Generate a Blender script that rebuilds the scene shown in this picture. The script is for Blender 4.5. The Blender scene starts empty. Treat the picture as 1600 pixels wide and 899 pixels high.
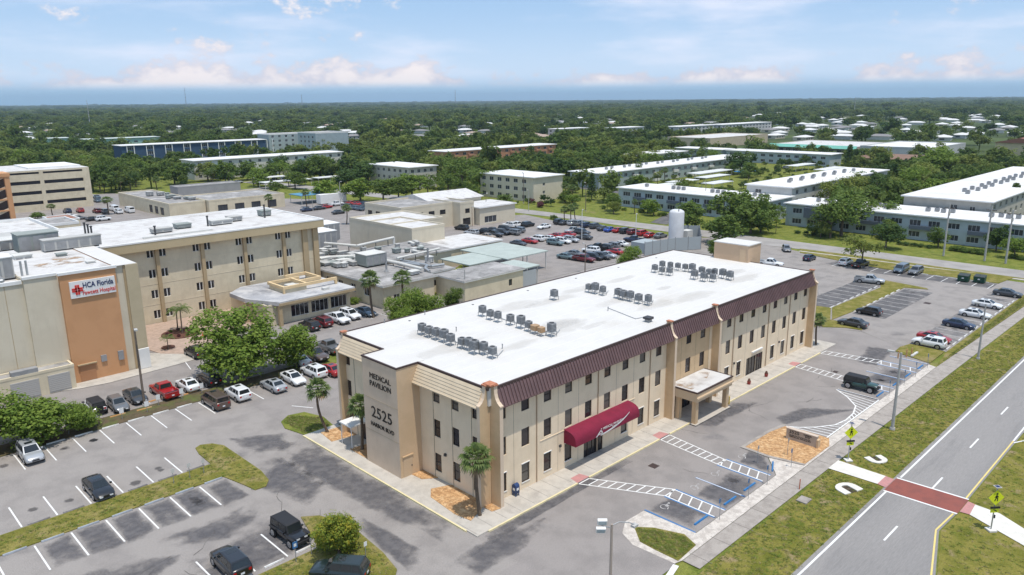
import bpy, bmesh, math, random
from mathutils import Vector, Matrix
random.seed(7)
scene = bpy.context.scene
col = scene.collection
R = math.radians
PI = math.pi

# ---------------------------------------------------------------- camera
CAM = Vector((-43.697, -46.166, 37.0))
FPX = 1186.64
yaw, pitch, roll = R(44.553), R(13.937), R(-0.498)
_f = Vector((math.sin(yaw)*math.cos(pitch), math.cos(yaw)*math.cos(pitch), -math.sin(pitch)))
_r = Vector((math.cos(yaw), -math.sin(yaw), 0)); _u = _r.cross(_f)
RT = _r*math.cos(roll)+_u*math.sin(roll); UP = -_r*math.sin(roll)+_u*math.cos(roll)
cd = bpy.data.cameras.new('camera'); cam = bpy.data.objects.new('camera', cd); col.objects.link(cam)
cd.sensor_width = 36; cd.lens = 36*FPX/1600; cd.clip_start = 1; cd.clip_end = 60000
M = Matrix((RT, UP, -_f)).transposed().to_4x4(); M.translation = CAM; cam.matrix_world = M
scene.camera = cam

# ---------------------------------------------------------------- sky, sun, exposure
SUN_EL, SUN_AZ = 75.0, 192.0      # azimuth clockwise from +Y seen from above
w = bpy.data.worlds.new('World'); scene.world = w; w.use_nodes = True
nt = w.node_tree; nt.nodes.clear()
def N(t, **k):
    n = nt.nodes.new(t)
    for a, b in k.items(): setattr(n, a, b)
    return n
def MATH(op, a, b=None, clamp=False):
    n = N('ShaderNodeMath', operation=op, use_clamp=clamp)
    for i, v in enumerate((a, b)):
        if v is None: continue
        if isinstance(v, (int, float)): n.inputs[i].default_value = v
        else: nt.links.new(v, n.inputs[i])
    return n.outputs[0]
def RANGE(v, a, b, c, d, smooth=True):
    n = N('ShaderNodeMapRange', interpolation_type='SMOOTHSTEP' if smooth else 'LINEAR')
    nt.links.new(v, n.inputs[0])
    for i, x in enumerate((a, b, c, d)): n.inputs[i+1].default_value = x
    return n.outputs[0]
def MIXC(fac, a, b):
    n = N('ShaderNodeMix', data_type='RGBA')
    nt.links.new(fac, n.inputs[0]) if not isinstance(fac, (int, float)) else setattr(n.inputs[0], 'default_value', fac)
    for i, v in ((6, a), (7, b)):
        if isinstance(v, tuple): n.inputs[i].default_value = (*v, 1)
        else: nt.links.new(v, n.inputs[i])
    return n.outputs[2]
SKY_S = 0.085
sky = N('ShaderNodeTexSky', sky_type='NISHITA'); sky.sun_disc = False
sky.sun_elevation = R(SUN_EL); sky.sun_rotation = R(SUN_AZ); sky.air_density = 1.0; sky.dust_density = 0.4; sky.ozone_density = 2.0
tc = N('ShaderNodeTexCoord'); sep = N('ShaderNodeSeparateXYZ'); nt.links.new(tc.outputs['Generated'], sep.inputs[0])
el = MATH('MULTIPLY', MATH('ARCSINE', sep.outputs[2]), 57.2958)
def NOISE(scale_xyz, scale, detail, rough=0.55):
    mp = N('ShaderNodeMapping'); mp.inputs['Scale'].default_value = scale_xyz
    nt.links.new(tc.outputs['Generated'], mp.inputs[0])
    n = N('ShaderNodeTexNoise'); nt.links.new(mp.outputs[0], n.inputs['Vector'])
    n.inputs['Scale'].default_value = scale; n.inputs['Detail'].default_value = detail; n.inputs['Roughness'].default_value = rough
    return n.outputs['Fac']
k = 1/SKY_S
def C(r, g, b): return (r*k, g*k, b*k)
base = MIXC(RANGE(el, 0.0, 9.0, 0.90, 0.72), sky.outputs[0], MIXC(RANGE(el, 0.0, 7.5, 0, 1), C(0.54, 0.67, 0.84), C(0.33, 0.51, 0.77)))
# thin high wisps
wisp = MATH('MULTIPLY', RANGE(NOISE((1, 1, 5.0), 4.0, 8), 0.45, 0.74, 0, 0.66), RANGE(el, 1.5, 4.0, 0.6, 1.0))
c1 = MIXC(wisp, base, C(0.78, 0.78, 0.88))
# far bank of cloud and rain low on the horizon
bank = RANGE(MATH('ADD', el, MATH('MULTIPLY', NOISE((1, 1, 3), 9, 5), -1.1)), 0.05, 1.3, 0.85, 0.0)
c2 = MIXC(bank, c1, MIXC(RANGE(el, 0.0, 1.6, 0, 1), C(0.20, 0.39, 0.54), C(0.42, 0.57, 0.74)))
# cumulus heads above the bank
cn = NOISE((1, 1, 1.7), 17, 9, 0.6); big = NOISE((1, 1, 0.4), 3.4, 2)
heap = MATH('ADD', MATH('ADD', cn, MATH('MULTIPLY', big, 0.42)), RANGE(el, 0.9, 3.2, 0.21, -0.12, False))
cum = MATH('MULTIPLY', RANGE(heap, 0.715, 0.86, 0, 1), RANGE(el, 0.7, 1.4, 0, 1))
cc = MIXC(RANGE(MATH('ADD', heap, MATH('MULTIPLY', el, 0.03)), 0.84, 1.02, 0, 1), C(0.60, 0.57, 0.63), C(0.85, 0.77, 0.75))
c3 = MIXC(MATH('MULTIPLY', cum, 0.9), c2, cc)
bg = N('ShaderNodeBackground'); nt.links.new(c3, bg.inputs[0]); bg.inputs[1].default_value = SKY_S
out = N('ShaderNodeOutputWorld'); nt.links.new(bg.outputs[0], out.inputs[0])
sd = bpy.data.lights.new('sun', 'SUN'); sd.energy = 2.9; sd.angle = R(0.53); sd.color = (1.0, 0.94, 0.86)
sun = bpy.data.objects.new('sun', sd); col.objects.link(sun)
_s = Vector((math.sin(R(SUN_AZ))*math.cos(R(SUN_EL)), math.cos(R(SUN_AZ))*math.cos(R(SUN_EL)), math.sin(R(SUN_EL))))
sun.rotation_euler = (-_s).to_track_quat('-Z', 'Y').to_euler()
vs = scene.view_settings; vs.view_transform = 'Standard'; vs.look = 'None'; vs.exposure = 0.36; vs.gamma = 1.0; vs.use_curve_mapping = False

def P(px, py, z=0.0):
    """World point at height z that stands at photograph pixel (px, py): the survey of the place."""
    d = RT*((px-800)/FPX) - UP*((py-449.5)/FPX) + _f
    t = (z-CAM.z)/d.z
    return CAM + d*t

# ---------------------------------------------------------------- materials
MATS = {}
def lin(c): return tuple(((v/255)/12.92 if v/255 <= .04045 else ((v/255+.055)/1.055)**2.4) for v in c)
def mat(name, c, rough=0.8, c2=None, scale=1.0, lo=0.4, hi=0.62, detail=6, spec=0.3, metal=0.0, bump=0.0, bscale=None, c3=None, scale3=0.2, lo3=.45, hi3=.7, emit=0, trans=0, stretch=(1, 1, 1), coat=0, aniso=None, coords='Object', alpha=None, speck=0, trl=0, fade=False, streak=0):
    if name in MATS: return MATS[name]
    m = bpy.data.materials.new(name); m.use_nodes = True; n = m.node_tree; L = n.links
    b = n.nodes['Principled BSDF']
    b.inputs['Base Color'].default_value = (*c, 1); b.inputs['Roughness'].default_value = rough; b.inputs['Metallic'].default_value = metal
    b.inputs['Specular IOR Level'].default_value = spec
    if coat: b.inputs['Coat Weight'].default_value = coat; b.inputs['Coat Roughness'].default_value = 0.05
    if trans: b.inputs['Transmission Weight'].default_value = trans
    if emit: b.inputs['Emission Color'].default_value = (*c, 1); b.inputs['Emission Strength'].default_value = emit
    tcn = None
    def coord():
        nonlocal tcn
        if tcn is None:
            t = n.nodes.new('ShaderNodeTexCoord') if coords != 'World' else n.nodes.new('ShaderNodeNewGeometry')
            mp = n.nodes.new('ShaderNodeMapping'); mp.inputs['Scale'].default_value = stretch
            L.new(t.outputs['Object' if coords != 'World' else 'Position'], mp.inputs[0]); tcn = mp.outputs[0]
        return tcn
    def noise(s, d=detail, r=.6):
        q = n.nodes.new('ShaderNodeTexNoise'); q.inputs['Scale'].default_value = s; q.inputs['Detail'].default_value = d; q.inputs['Roughness'].default_value = r
        L.new(coord(), q.inputs['Vector']); return q.outputs['Fac']
    def ramp(v, a, bb):
        q = n.nodes.new('ShaderNodeMapRange'); q.interpolation_type = 'SMOOTHSTEP'; q.inputs[1].default_value = a; q.inputs[2].default_value = bb; L.new(v, q.inputs[0]); return q.outputs[0]
    def mix(f, a, bb):
        q = n.nodes.new('ShaderNodeMix'); q.data_type = 'RGBA'; L.new(f, q.inputs[0])
        for i, v in ((6, a), (7, bb)):
            if isinstance(v, tuple): q.inputs[i].default_value = (*v, 1)
            else: L.new(v, q.inputs[i])
        return q.outputs[2]
    cur = c
    if c2: cur = mix(ramp(noise(scale), lo, hi), cur, c2)
    if c3: cur = mix(ramp(noise(scale3, 5), lo3, hi3), cur, c3)
    if streak:       # rain streaks and grime running down walls
        t = n.nodes.new('ShaderNodeNewGeometry'); mp = n.nodes.new('ShaderNodeMapping'); mp.inputs['Scale'].default_value = (2.2, 2.2, .16); L.new(t.outputs['Position'], mp.inputs[0])
        q = n.nodes.new('ShaderNodeTexNoise'); q.inputs['Scale'].default_value = 1.0; q.inputs['Detail'].default_value = 6; q.inputs['Roughness'].default_value = .7; L.new(mp.outputs[0], q.inputs['Vector'])
        dk_ = n.nodes.new('ShaderNodeMath'); dk_.operation = 'MULTIPLY'; dk_.inputs[1].default_value = streak; L.new(ramp(q.outputs['Fac'], .5, .72), dk_.inputs[0]); cur = mix(dk_.outputs[0], cur, tuple(v*.55 for v in c))
    if speck:
        hs = n.nodes.new('ShaderNodeHueSaturation'); q = n.nodes.new('ShaderNodeMapRange'); q.inputs[1].default_value = .25; q.inputs[2].default_value = .75; q.inputs[3].default_value = 1-speck; q.inputs[4].default_value = 1+speck
        L.new(noise(9, 3, .8), q.inputs[0]); L.new(q.outputs[0], hs.inputs['Value'])
        if isinstance(cur, tuple): hs.inputs['Color'].default_value = (*cur, 1)
        else: L.new(cur, hs.inputs['Color'])
        cur = hs.outputs[0]
    if not isinstance(cur, tuple): L.new(cur, b.inputs['Base Color'])
    if bump:
        bp = n.nodes.new('ShaderNodeBump'); bp.inputs['Strength'].default_value = bump; bp.inputs['Distance'].default_value = 0.05
        L.new(noise(bscale or scale*4, 4), bp.inputs['Height']); L.new(bp.outputs[0], b.inputs['Normal'])
    if alpha:
        nv = noise(alpha[0], 7, .65)
        if fade:     # worn patches thin out towards their rim
            at_ = n.nodes.new('ShaderNodeAttribute'); at_.attribute_name = 'fade'; s_ = n.nodes.new('ShaderNodeMath'); s_.operation = 'MULTIPLY_ADD'; s_.inputs[1].default_value = .42; L.new(at_.outputs['Fac'], s_.inputs[0]); L.new(nv, s_.inputs[2]); nv = s_.outputs[0]
        q = ramp(nv, alpha[1], alpha[2])
        if len(alpha) > 3:
            s_ = n.nodes.new('ShaderNodeMath'); s_.operation = 'MULTIPLY'; s_.inputs[1].default_value = alpha[3]; L.new(q, s_.inputs[0]); q = s_.outputs[0]
        L.new(q, b.inputs['Alpha'])
    if trl:          # leaves let light through
        tr = n.nodes.new('ShaderNodeBsdfTranslucent'); mx_ = n.nodes.new('ShaderNodeMixShader'); mx_.inputs[0].default_value = trl
        if isinstance(cur, tuple): tr.inputs[0].default_value = (*cur, 1)
        else: L.new(cur, tr.inputs[0])
        L.new(b.outputs[0], mx_.inputs[1]); L.new(tr.outputs[0], mx_.inputs[2]); L.new(mx_.outputs[0], n.nodes['Material Output'].inputs['Surface'])
    MATS[name] = m; return m
W_ = 'World'
GRASS = mat('grass_lawn', (.125, .155, .028), .95, c2=(.19, .20, .045), scale=.5, lo=.38, hi=.62, c3=(.24, .20, .085), scale3=.16, lo3=.56, hi3=.78, bump=.6, bscale=7, coords=W_, speck=.55, spec=.1)
GRASSV = mat('grass_verge', (.13, .135, .022), .95, c2=(.21, .185, .045), scale=.45, lo=.35, hi=.62, c3=(.27, .205, .115), scale3=.55, lo3=.54, hi3=.70, bump=.7, bscale=6, coords=W_, speck=.4, spec=.1)
GRASSD = mat('grass_dry', (.15, .145, .03), .95, c2=(.225, .195, .055), scale=.6, c3=(.25, .20, .09), scale3=.3, lo3=.5, hi3=.72, bump=.6, bscale=7, coords=W_, speck=.5, spec=.1)
EARTH = mat('far_ground', (.06, .08, .035), 1, c2=(.09, .12, .045), scale=.02, c3=(.16, .16, .10), scale3=.006, lo3=.6, hi3=.7, coords=W_, spec=.05)
ASPH_OLD = mat('asphalt_worn', (.30, .272, .248), .93, c2=(.245, .222, .204), scale=.3, lo=.42, hi=.68, c3=(.155, .142, .136), scale3=.13, lo3=.58, hi3=.74, bump=.25, bscale=25, coords=W_, speck=.24)
ASPH = mat('asphalt_grey', (.285, .257, .237), .93, c2=(.24, .217, .201), scale=.3, lo=.4, hi=.65, c3=(.16, .15, .147), scale3=.1, lo3=.60, hi3=.76, bump=.25, bscale=25, coords=W_, speck=.22)
ASPH_SEAL = mat('asphalt_sealed', (.105, .10, .10), .9, c2=(.17, .158, .15), scale=.5, lo=.42, hi=.66, c3=(.26, .235, .215), scale3=.2, lo3=.58, hi3=.75, bump=.25, bscale=25, coords=W_, speck=.15)
ROAD = mat('asphalt_road', (.275, .258, .243), .9, c2=(.24, .227, .215), scale=.12, bump=.2, bscale=25, coords=W_, stretch=(.12, 1, 1), speck=.16, c3=(.20, .19, .182), scale3=.5, lo3=.5, hi3=.75)
STAIN = mat('tar_stain', (.105, .10, .105), .9, c2=(.16, .15, .15), scale=1.2, coords=W_, alpha=(.33, .64, .98, .75), speck=.15, fade=True)
CONC = mat('concrete_walk', (.50, .46, .40), .9, c2=(.42, .385, .335), scale=.8, lo=.4, hi=.66, c3=(.33, .30, .265), scale3=.35, lo3=.58, hi3=.8, bump=.15, bscale=20, coords=W_, speck=.08)
CONC_OLD = mat('concrete_weathered', (.37, .33, .29), .92, c2=(.30, .265, .232), scale=1.1, lo=.4, hi=.66, c3=(.23, .205, .18), scale3=.3, lo3=.55, hi3=.75, bump=.2, bscale=16, coords=W_, speck=.12)
SAND = mat('shell_gravel', (.60, .545, .48), .95, c2=(.46, .41, .36), scale=1.5, bump=.5, bscale=14, coords=W_, speck=.25)
CONC_NEW = mat('concrete_new', (.70, .67, .60), .9, c2=(.62, .59, .53), scale=1, bump=.1, bscale=20, coords=W_)
MULCH = mat('wood_mulch', (.60, .37, .18), .95, c2=(.38, .21, .095), scale=3.5, lo=.35, hi=.6, c3=(.68, .47, .26), scale3=1.6, lo3=.5, hi3=.72, bump=.8, bscale=12, coords=W_, speck=.35)
MULCH_D = mat('dark_mulch', (.16, .07, .045), .95, c2=(.08, .04, .03), scale=4, bump=.8, bscale=12, coords=W_, speck=.3)
PAVER = mat('paver_tan', (.45, .33, .26), .9, c2=(.37, .275, .215), scale=1.2, bump=.2, bscale=14, coords=W_, speck=.1)
PAINT_W = mat('marking_white', (.74, .73, .70), .8, c2=(.5, .48, .45), scale=2.2, lo=.56, hi=.74, coords=W_)
PAINT_W2 = mat('marking_white_worn', (.60, .58, .55), .8, c2=(.34, .32, .30), scale=2.0, lo=.5, hi=.68, coords=W_)
PAINT_Y = mat('marking_yellow', (.72, .56, .19), .8, c2=(.55, .46, .27), scale=1.2, lo=.5, hi=.72, coords=W_)
PAINT_YL = mat('kerb_cream_yellow', (.72, .62, .36), .8, c2=(.56, .49, .33), scale=1.2, lo=.5, hi=.72, coords=W_)
PAINT_B = mat('marking_blue', (.055, .17, .37), .75, c2=(.16, .24, .33), scale=2.2, lo=.54, hi=.74, coords=W_)
PAINT_R = mat('crosswalk_red', (.265, .085, .065), .85, c2=(.225, .078, .062), scale=.8, coords=W_, speck=.08)
PAD_R = mat('tactile_pad_pink', (.50, .235, .22), .85, c2=(.43, .22, .205), scale=2, coords=W_)
IRON = mat('cast_iron', (.06, .04, .035), .7)
STUCCO = mat('stucco_cream', (.79, .645, .465), .92, c2=(.75, .61, .435), scale=.7, c3=(.70, .57, .405), scale3=.35, lo3=.58, hi3=.8, bump=.12, bscale=24, coords=W_, streak=.16)
STUCCO_T = mat('stucco_tan', (.60, .43, .26), .92, c2=(.56, .40, .24), scale=.8, bump=.12, bscale=24, coords=W_, streak=.15)
STUCCO_S = mat('stucco_sign_tower', (.66, .51, .375), .92, c2=(.62, .475, .345), scale=.6, bump=.12, bscale=24, coords=W_, streak=.14)
ROOFW = mat('roof_membrane_white', (.625, .605, .57), .9, c2=(.60, .58, .545), scale=.35, c3=(.54, .505, .45), scale3=.09, lo3=.52, hi3=.86, bump=.05, bscale=3, coords=W_)
ROOFD = mat('roof_membrane_dirty', (.60, .585, .56), .9, c2=(.5, .475, .45), scale=.5, lo=.42, hi=.68, c3=(.30, .27, .24), scale3=.2, lo3=.55, hi3=.74, coords=W_)
ROOFG = mat('roof_gravel_grey', (.33, .315, .30), .95, c2=(.22, .21, .20), scale=.6, lo=.4, hi=.65, c3=(.46, .44, .42), scale3=.17, lo3=.52, hi3=.7, coords=W_, speck=.15)
RUSTY = mat('roof_stain_brown', (.34, .20, .10), .95, c2=(.5, .4, .3), scale=.9, coords=W_, alpha=(.35, .48, .66))
BROWN = mat('metal_brown', (.155, .092, .09), .5, c2=(.13, .078, .076), scale=.5, coords=W_, spec=.45)
BEIGE = mat('metal_beige', (.66, .535, .375), .6, c2=(.61, .49, .34), scale=.6, coords=W_)
TERRA = mat('terracotta_cap', (.50, .21, .12), .85, c2=(.4, .16, .09), scale=3)
CAPB = mat('cap_dark', (.07, .045, .04), .6)
GLASS = mat('window_glass', (.022, .02, .022), .07, spec=.6)
GLASSB = mat('window_glass_tinted', (.045, .036, .034), .12, spec=.5)
GLASSC = mat('window_glass_blind', (.12, .105, .09), .25, spec=.5)
GLASSF = mat('window_glass_far', (.05, .055, .062), .15, spec=.5)
FRAMED = mat('frame_dark', (.035, .025, .022), .5)
FRAMEW = mat('frame_white', (.74, .73, .70), .6)
WHITE = mat('white_paint', (.78, .77, .74), .7, c2=(.73, .72, .69), scale=.5, coords=W_)
OFFW = mat('offwhite_paint', (.62, .60, .54), .85, c2=(.57, .55, .49), scale=.5, coords=W_)
CREAM = mat('cream_block', (.67, .585, .425), .92, c2=(.60, .52, .375), scale=.4, c3=(.55, .475, .35), scale3=.25, lo3=.58, hi3=.8, coords=W_, bump=.08, bscale=14, streak=.2)
CREAM2 = mat('cream_render', (.64, .57, .44), .92, c2=(.60, .53, .405), scale=.3, c3=(.55, .485, .375), scale3=.2, lo3=.56, hi3=.8, coords=W_, bump=.08, bscale=14, streak=.16)
TAND = mat('tan_trim', (.44, .335, .20), .92, c2=(.41, .31, .185), scale=.5, coords=W_)
ORANGE = mat('orange_render', (.58, .31, .155), .92, c2=(.54, .285, .14), scale=.3, coords=W_, bump=.08, bscale=14)
GREYB = mat('grey_metal', (.30, .30, .30), .6, c2=(.26, .26, .26), scale=1)
STEEL = mat('galvanised', (.42, .43, .43), .45, metal=.6)
DARKM = mat('dark_metal', (.06, .06, .062), .55)
ACM = mat('condenser_grey', (.31, .315, .315), .65, c2=(.24, .245, .25), scale=3)
ACB = mat('condenser_brown', (.42, .27, .15), .7)
AWN = mat('awning_red', (.215, .016, .042), .85, c2=(.18, .014, .036), scale=1)
POLEC = mat('concrete_pole', (.42, .41, .39), .85, c2=(.36, .35, .33), scale=2)
WOODP = mat('wood_pole', (.20, .155, .12), .9, c2=(.15, .12, .095), scale=3)
RUBBER = mat('tyre_rubber', (.022, .022, .023), .85)
RIM = mat('alloy_rim', (.45, .45, .46), .35, metal=.7)
LAMPW = mat('lamp_clear', (.75, .76, .78), .15)
LAMPR = mat('lamp_red', (.42, .012, .012), .2)
PLASTIC = mat('black_plastic', (.025, .025, .027), .6)
CARGLASS = mat('car_glass', (.018, .022, .024), .04, spec=.7)
LEAF1 = mat('leaf_bright', (.135, .215, .03), .75, c2=(.22, .295, .05), scale=1.1, lo=.38, hi=.62, spec=.25, trl=.38)
LEAF2 = mat('leaf_mid', (.10, .16, .03), .78, c2=(.16, .22, .045), scale=.8, lo=.38, hi=.62, spec=.25, trl=.38)
LEAF3 = mat('leaf_dark', (.06, .11, .03), .8, c2=(.10, .155, .04), scale=.7, lo=.38, hi=.62, spec=.2, trl=.38)
LEAF4 = mat('leaf_olive', (.165, .21, .045), .78, c2=(.24, .27, .065), scale=.9, lo=.38, hi=.62, spec=.2, trl=.38)
LEAFY = mat('leaf_yellow_tips', (.19, .25, .035), .75, c2=(.42, .36, .04), scale=1.3, lo=.45, hi=.66, spec=.25, trl=.38)
LEAFP = mat('leaf_palm', (.12, .18, .05), .6, c2=(.18, .23, .07), scale=1.2, spec=.3, trl=.38)
LEAFS = mat('leaf_silver', (.22, .27, .22), .7, c2=(.3, .34, .28), scale=1.2)
DEADL = mat('dead_frond', (.25, .17, .09), .9)
BARK = mat('bark', (.17, .135, .105), .95, c2=(.11, .085, .065), scale=4)
BARKP = mat('palm_bark', (.16, .115, .08), .95, c2=(.09, .07, .05), scale=5, stretch=(1, 1, 4))
FOREST = mat('forest_leaf', (.075, .125, .03), .85, c2=(.13, .175, .042), scale=.03, lo=.35, hi=.65, coords=W_, spec=.1, trl=.38)
FOREST2 = mat('forest_leaf_dark', (.05, .09, .028), .85, c2=(.085, .13, .038), scale=.02, lo=.35, hi=.65, coords=W_, spec=.1, trl=.38)
FOREST4 = mat('forest_leaf_light', (.15, .20, .05), .85, c2=(.21, .25, .07), scale=.02, lo=.35, hi=.65, coords=W_, spec=.1, trl=.38)
FOREST3 = mat('forest_leaf_olive', (.105, .145, .035), .85, c2=(.16, .195, .05), scale=.02, lo=.35, hi=.65, coords=W_, spec=.1, trl=.38)
SIGNY = mat('sign_yellow_green', (.66, .72, .02), .5)
BLACK = mat('black_paint', (.012, .012, .012), .6)
SIGNB = mat('letter_black', (.03, .024, .02), .6)
REDP = mat('red_paint', (.5, .02, .02), .6)
BLUEP = mat('postal_blue', (.03, .06, .16), .5)
DUMPG = mat('dumpster_green', (.02, .085, .05), .6, c2=(.03, .07, .045), scale=2)
def colmat(name, c, rough=.85, var=.9):
    return mat(name, c, rough, c2=tuple(v*var for v in c), scale=.4, coords=W_)
def paint(name, c, metal=.0):
    return mat('car_'+name, c, .28, spec=.5, coat=.6, metal=metal)

# ---------------------------------------------------------------- helpers
class MB:
    """Collects faces; build() links them as ONE mesh object."""
    def __init__(s): s.v = []; s.f = []; s.m = []; s.sm = []
    def add(s, vs, fs, m=0, smooth=False):
        o = len(s.v); s.v += [tuple(v) for v in vs]
        for f in fs: s.f.append([i+o for i in f]); s.m.append(m); s.sm.append(smooth)
        return s
    def quad(s, a, b, c, d, m=0): return s.add([a, b, c, d], [(0, 1, 2, 3)], m)
    def box(s, x0, y0, z0, x1, y1, z1, m=0):
        v = [(x, y, z) for z in (z0, z1) for y in (y0, y1) for x in (x0, x1)]
        return s.add(v, [(0, 2, 3, 1), (4, 5, 7, 6), (0, 1, 5, 4), (2, 6, 7, 3), (0, 4, 6, 2), (1, 3, 7, 5)], m)
    def cyl(s, a, b, r0, r1=None, n=10, m=0, caps=True, smooth=True):
        a = Vector(a); b = Vector(b); r1 = r0 if r1 is None else r1
        d = (b-a).normalized(); t = Vector((0, 0, 1)) if abs(d.z) < .9 else Vector((1, 0, 0))
        u = d.cross(t).normalized(); w_ = d.cross(u)
        vs = []
        for c, r in ((a, r0), (b, r1)):
            for i in range(n):
                q = 2*PI*i/n; vs.append(c+u*(r*math.cos(q))+w_*(r*math.sin(q)))
        s.add(vs, [(i, i+n, (i+1) % n+n, (i+1) % n) for i in range(n)], m, smooth)
        if caps: s.add(vs, [tuple(range(n)), tuple(range(2*n-1, n-1, -1))], m)
        return s
    def prism(s, pts, z0, z1, m=0, mt=None):
        n = len(pts); A = sum(pts[i][0]*pts[(i+1) % n][1]-pts[(i+1) % n][0]*pts[i][1] for i in range(n))
        if A < 0: pts = pts[::-1]
        v = [(p[0], p[1], z0) for p in pts]+[(p[0], p[1], z1) for p in pts]
        s.add(v, [(i, (i+1) % n, (i+1) % n+n, i+n) for i in range(n)], m)
        s.add(v, [tuple(range(n, 2*n))], m if mt is None else mt); return s
    def sheet(s, pts, z, m=0):
        n = len(pts); A = sum(pts[i][0]*pts[(i+1) % n][1]-pts[(i+1) % n][0]*pts[i][1] for i in range(n))
        if A < 0: pts = pts[::-1]
        return s.add([(p[0], p[1], z) for p in pts], [tuple(range(n))], m)
    def line(s, a, b, w_, z, m=0):
        d = Vector((b[0]-a[0], b[1]-a[1])); n = Vector((-d.y, d.x)).normalized()*(w_/2)
        return s.sheet([(a[0]+n.x, a[1]+n.y), (b[0]+n.x, b[1]+n.y), (b[0]-n.x, b[1]-n.y), (a[0]-n.x, a[1]-n.y)], z, m)
    def mesh(s, name, mats):
        me = bpy.data.meshes.new(name); me.from_pydata(s.v, [], s.f)
        for m in (mats if isinstance(mats, (list, tuple)) else [mats]): me.materials.append(m)
        me.polygons.foreach_set('material_index', s.m); me.polygons.foreach_set('use_smooth', s.sm); me.update(); return me
    def build(s, name, mats, parent=None): return link(name, s.mesh(name, mats), parent)
def link(name, me, parent=None, loc=None, rz=0, scale=None):
    o = bpy.data.objects.new(name, me); col.objects.link(o)
    if parent: o.parent = parent
    if loc is not None: o.location = loc
    if rz: o.rotation_euler = (0, 0, rz)
    if scale is not None: o.scale = scale
    return o
def tag(o, label=None, cat=None, group=None, kind=None):
    for a, b in (('label', label), ('category', cat), ('group', group), ('kind', kind)):
        if b: o[a] = b
    return o
def empty(name, loc=(0, 0, 0), rz=0, label=None, cat=None, group=None):
    o = bpy.data.objects.new(name, None); col.objects.link(o); o.location = loc; o.rotation_euler = (0, 0, rz); o.empty_display_size = .2
    return tag(o, label, cat, group)
def struct(name, mb, mats, label=None):
    o = mb.build(name, mats); tag(o, label, None, None, 'structure'); return o
KIDS = {}
def copy_tree(o, parent=None):
    c = o.copy(); col.objects.link(c); c.parent = parent
    for ch in list(o.children): copy_tree(ch, c)
    return c
ONES = ['', 'first', 'second', 'third', 'fourth', 'fifth', 'sixth', 'seventh', 'eighth', 'ninth', 'tenth', 'eleventh', 'twelfth', 'thirteenth', 'fourteenth', 'fifteenth', 'sixteenth', 'seventeenth', 'eighteenth', 'nineteenth']
def ordinal(i):
    if i < 20: return ONES[i]
    t = ['', '', 'twenty', 'thirty', 'forty', 'fifty', 'sixty', 'seventy', 'eighty', 'ninety'][i//10]
    return (t+'-'+ONES[i % 10]) if i % 10 else {'twenty': 'twentieth', 'thirty': 'thirtieth', 'forty': 'fortieth', 'fifty': 'fiftieth', 'sixty': 'sixtieth', 'seventy': 'seventieth', 'eighty': 'eightieth', 'ninety': 'ninetieth'}[t]
def text_mesh(body, size, ext=.03, xs=1.0, align='CENTER', mt=None, name='lettering', fat=0.0):
    cu = bpy.data.curves.new(name, 'FONT'); cu.body = body; cu.size = size; cu.extrude = ext; cu.align_x = align; cu.align_y = 'CENTER'; cu.resolution_u = 3; cu.offset = fat
    o = bpy.data.objects.new(name, cu); col.objects.link(o)
    dg = bpy.context.evaluated_depsgraph_get(); me = bpy.data.meshes.new_from_object(o.evaluated_get(dg))
    bpy.data.objects.remove(o); bpy.data.curves.remove(cu)
    me.transform(Matrix.Diagonal((xs, 1, 1, 1))); me.materials.clear(); me.materials.append(mt); me.name = name
    return me
def text_on(parent, body, size, pos, u, mt, xs=1.0, ext=.03, name='lettering', fat=0.0, tilt=0):
    """Lettering on a vertical face; u = reading direction in plan."""
    o = link(name, text_mesh(body, size, ext, xs, mt=mt, name=name, fat=fat), parent, pos)
    o.rotation_euler = (PI/2-tilt, 0, math.atan2(u[1], u[0])); return o

def facade(parent, p0, u, L, z0, z1, holes, m, rev=.15, name='wall'):
    """One wall face from p0 along unit u (outward normal to the right of u), with real openings."""
    n = Vector((u[1], -u[0], 0)); U = Vector((u[0], u[1], 0)); B = Vector((p0[0], p0[1], 0))
    pt = lambda a, z, d=0: B+U*a+Vector((0, 0, z))-n*d
    us = sorted({0, L} | {h[0] for h in holes} | {h[0]+h[2] for h in holes}); zs = sorted({z0, z1} | {h[1] for h in holes} | {h[1]+h[3] for h in holes})
    us = [a for a in us if 0 <= a <= L]; mb = MB()
    hs = [(h[0], h[1], h[0]+h[2], h[1]+h[3]) for h in holes]
    for i in range(len(us)-1):
        ca = (us[i]+us[i+1])/2; run = None
        col_h = [h for h in hs if h[0] < ca < h[2]]
        edges = sorted({z0, z1} | {h[1] for h in col_h} | {h[3] for h in col_h})
        for j in range(len(edges)-1):
            cz = (edges[j]+edges[j+1])/2
            if any(h[1] < cz < h[3] for h in col_h): continue
            mb.quad(pt(us[i], edges[j]), pt(us[i+1], edges[j]), pt(us[i+1], edges[j+1]), pt(us[i], edges[j+1]))
    for a, b, c, d in hs:
        mb.quad(pt(a, b), pt(c, b), pt(c, b, rev), pt(a, b, rev)); mb.quad(pt(a, d, rev), pt(c, d, rev), pt(c, d), pt(a, d))
        mb.quad(pt(a, b, rev), pt(a, d, rev), pt(a, d), pt(a, b)); mb.quad(pt(c, b), pt(c, d), pt(c, d, rev), pt(c, b, rev))
    return mb.build(name, m, parent)
WIN = {}
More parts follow.
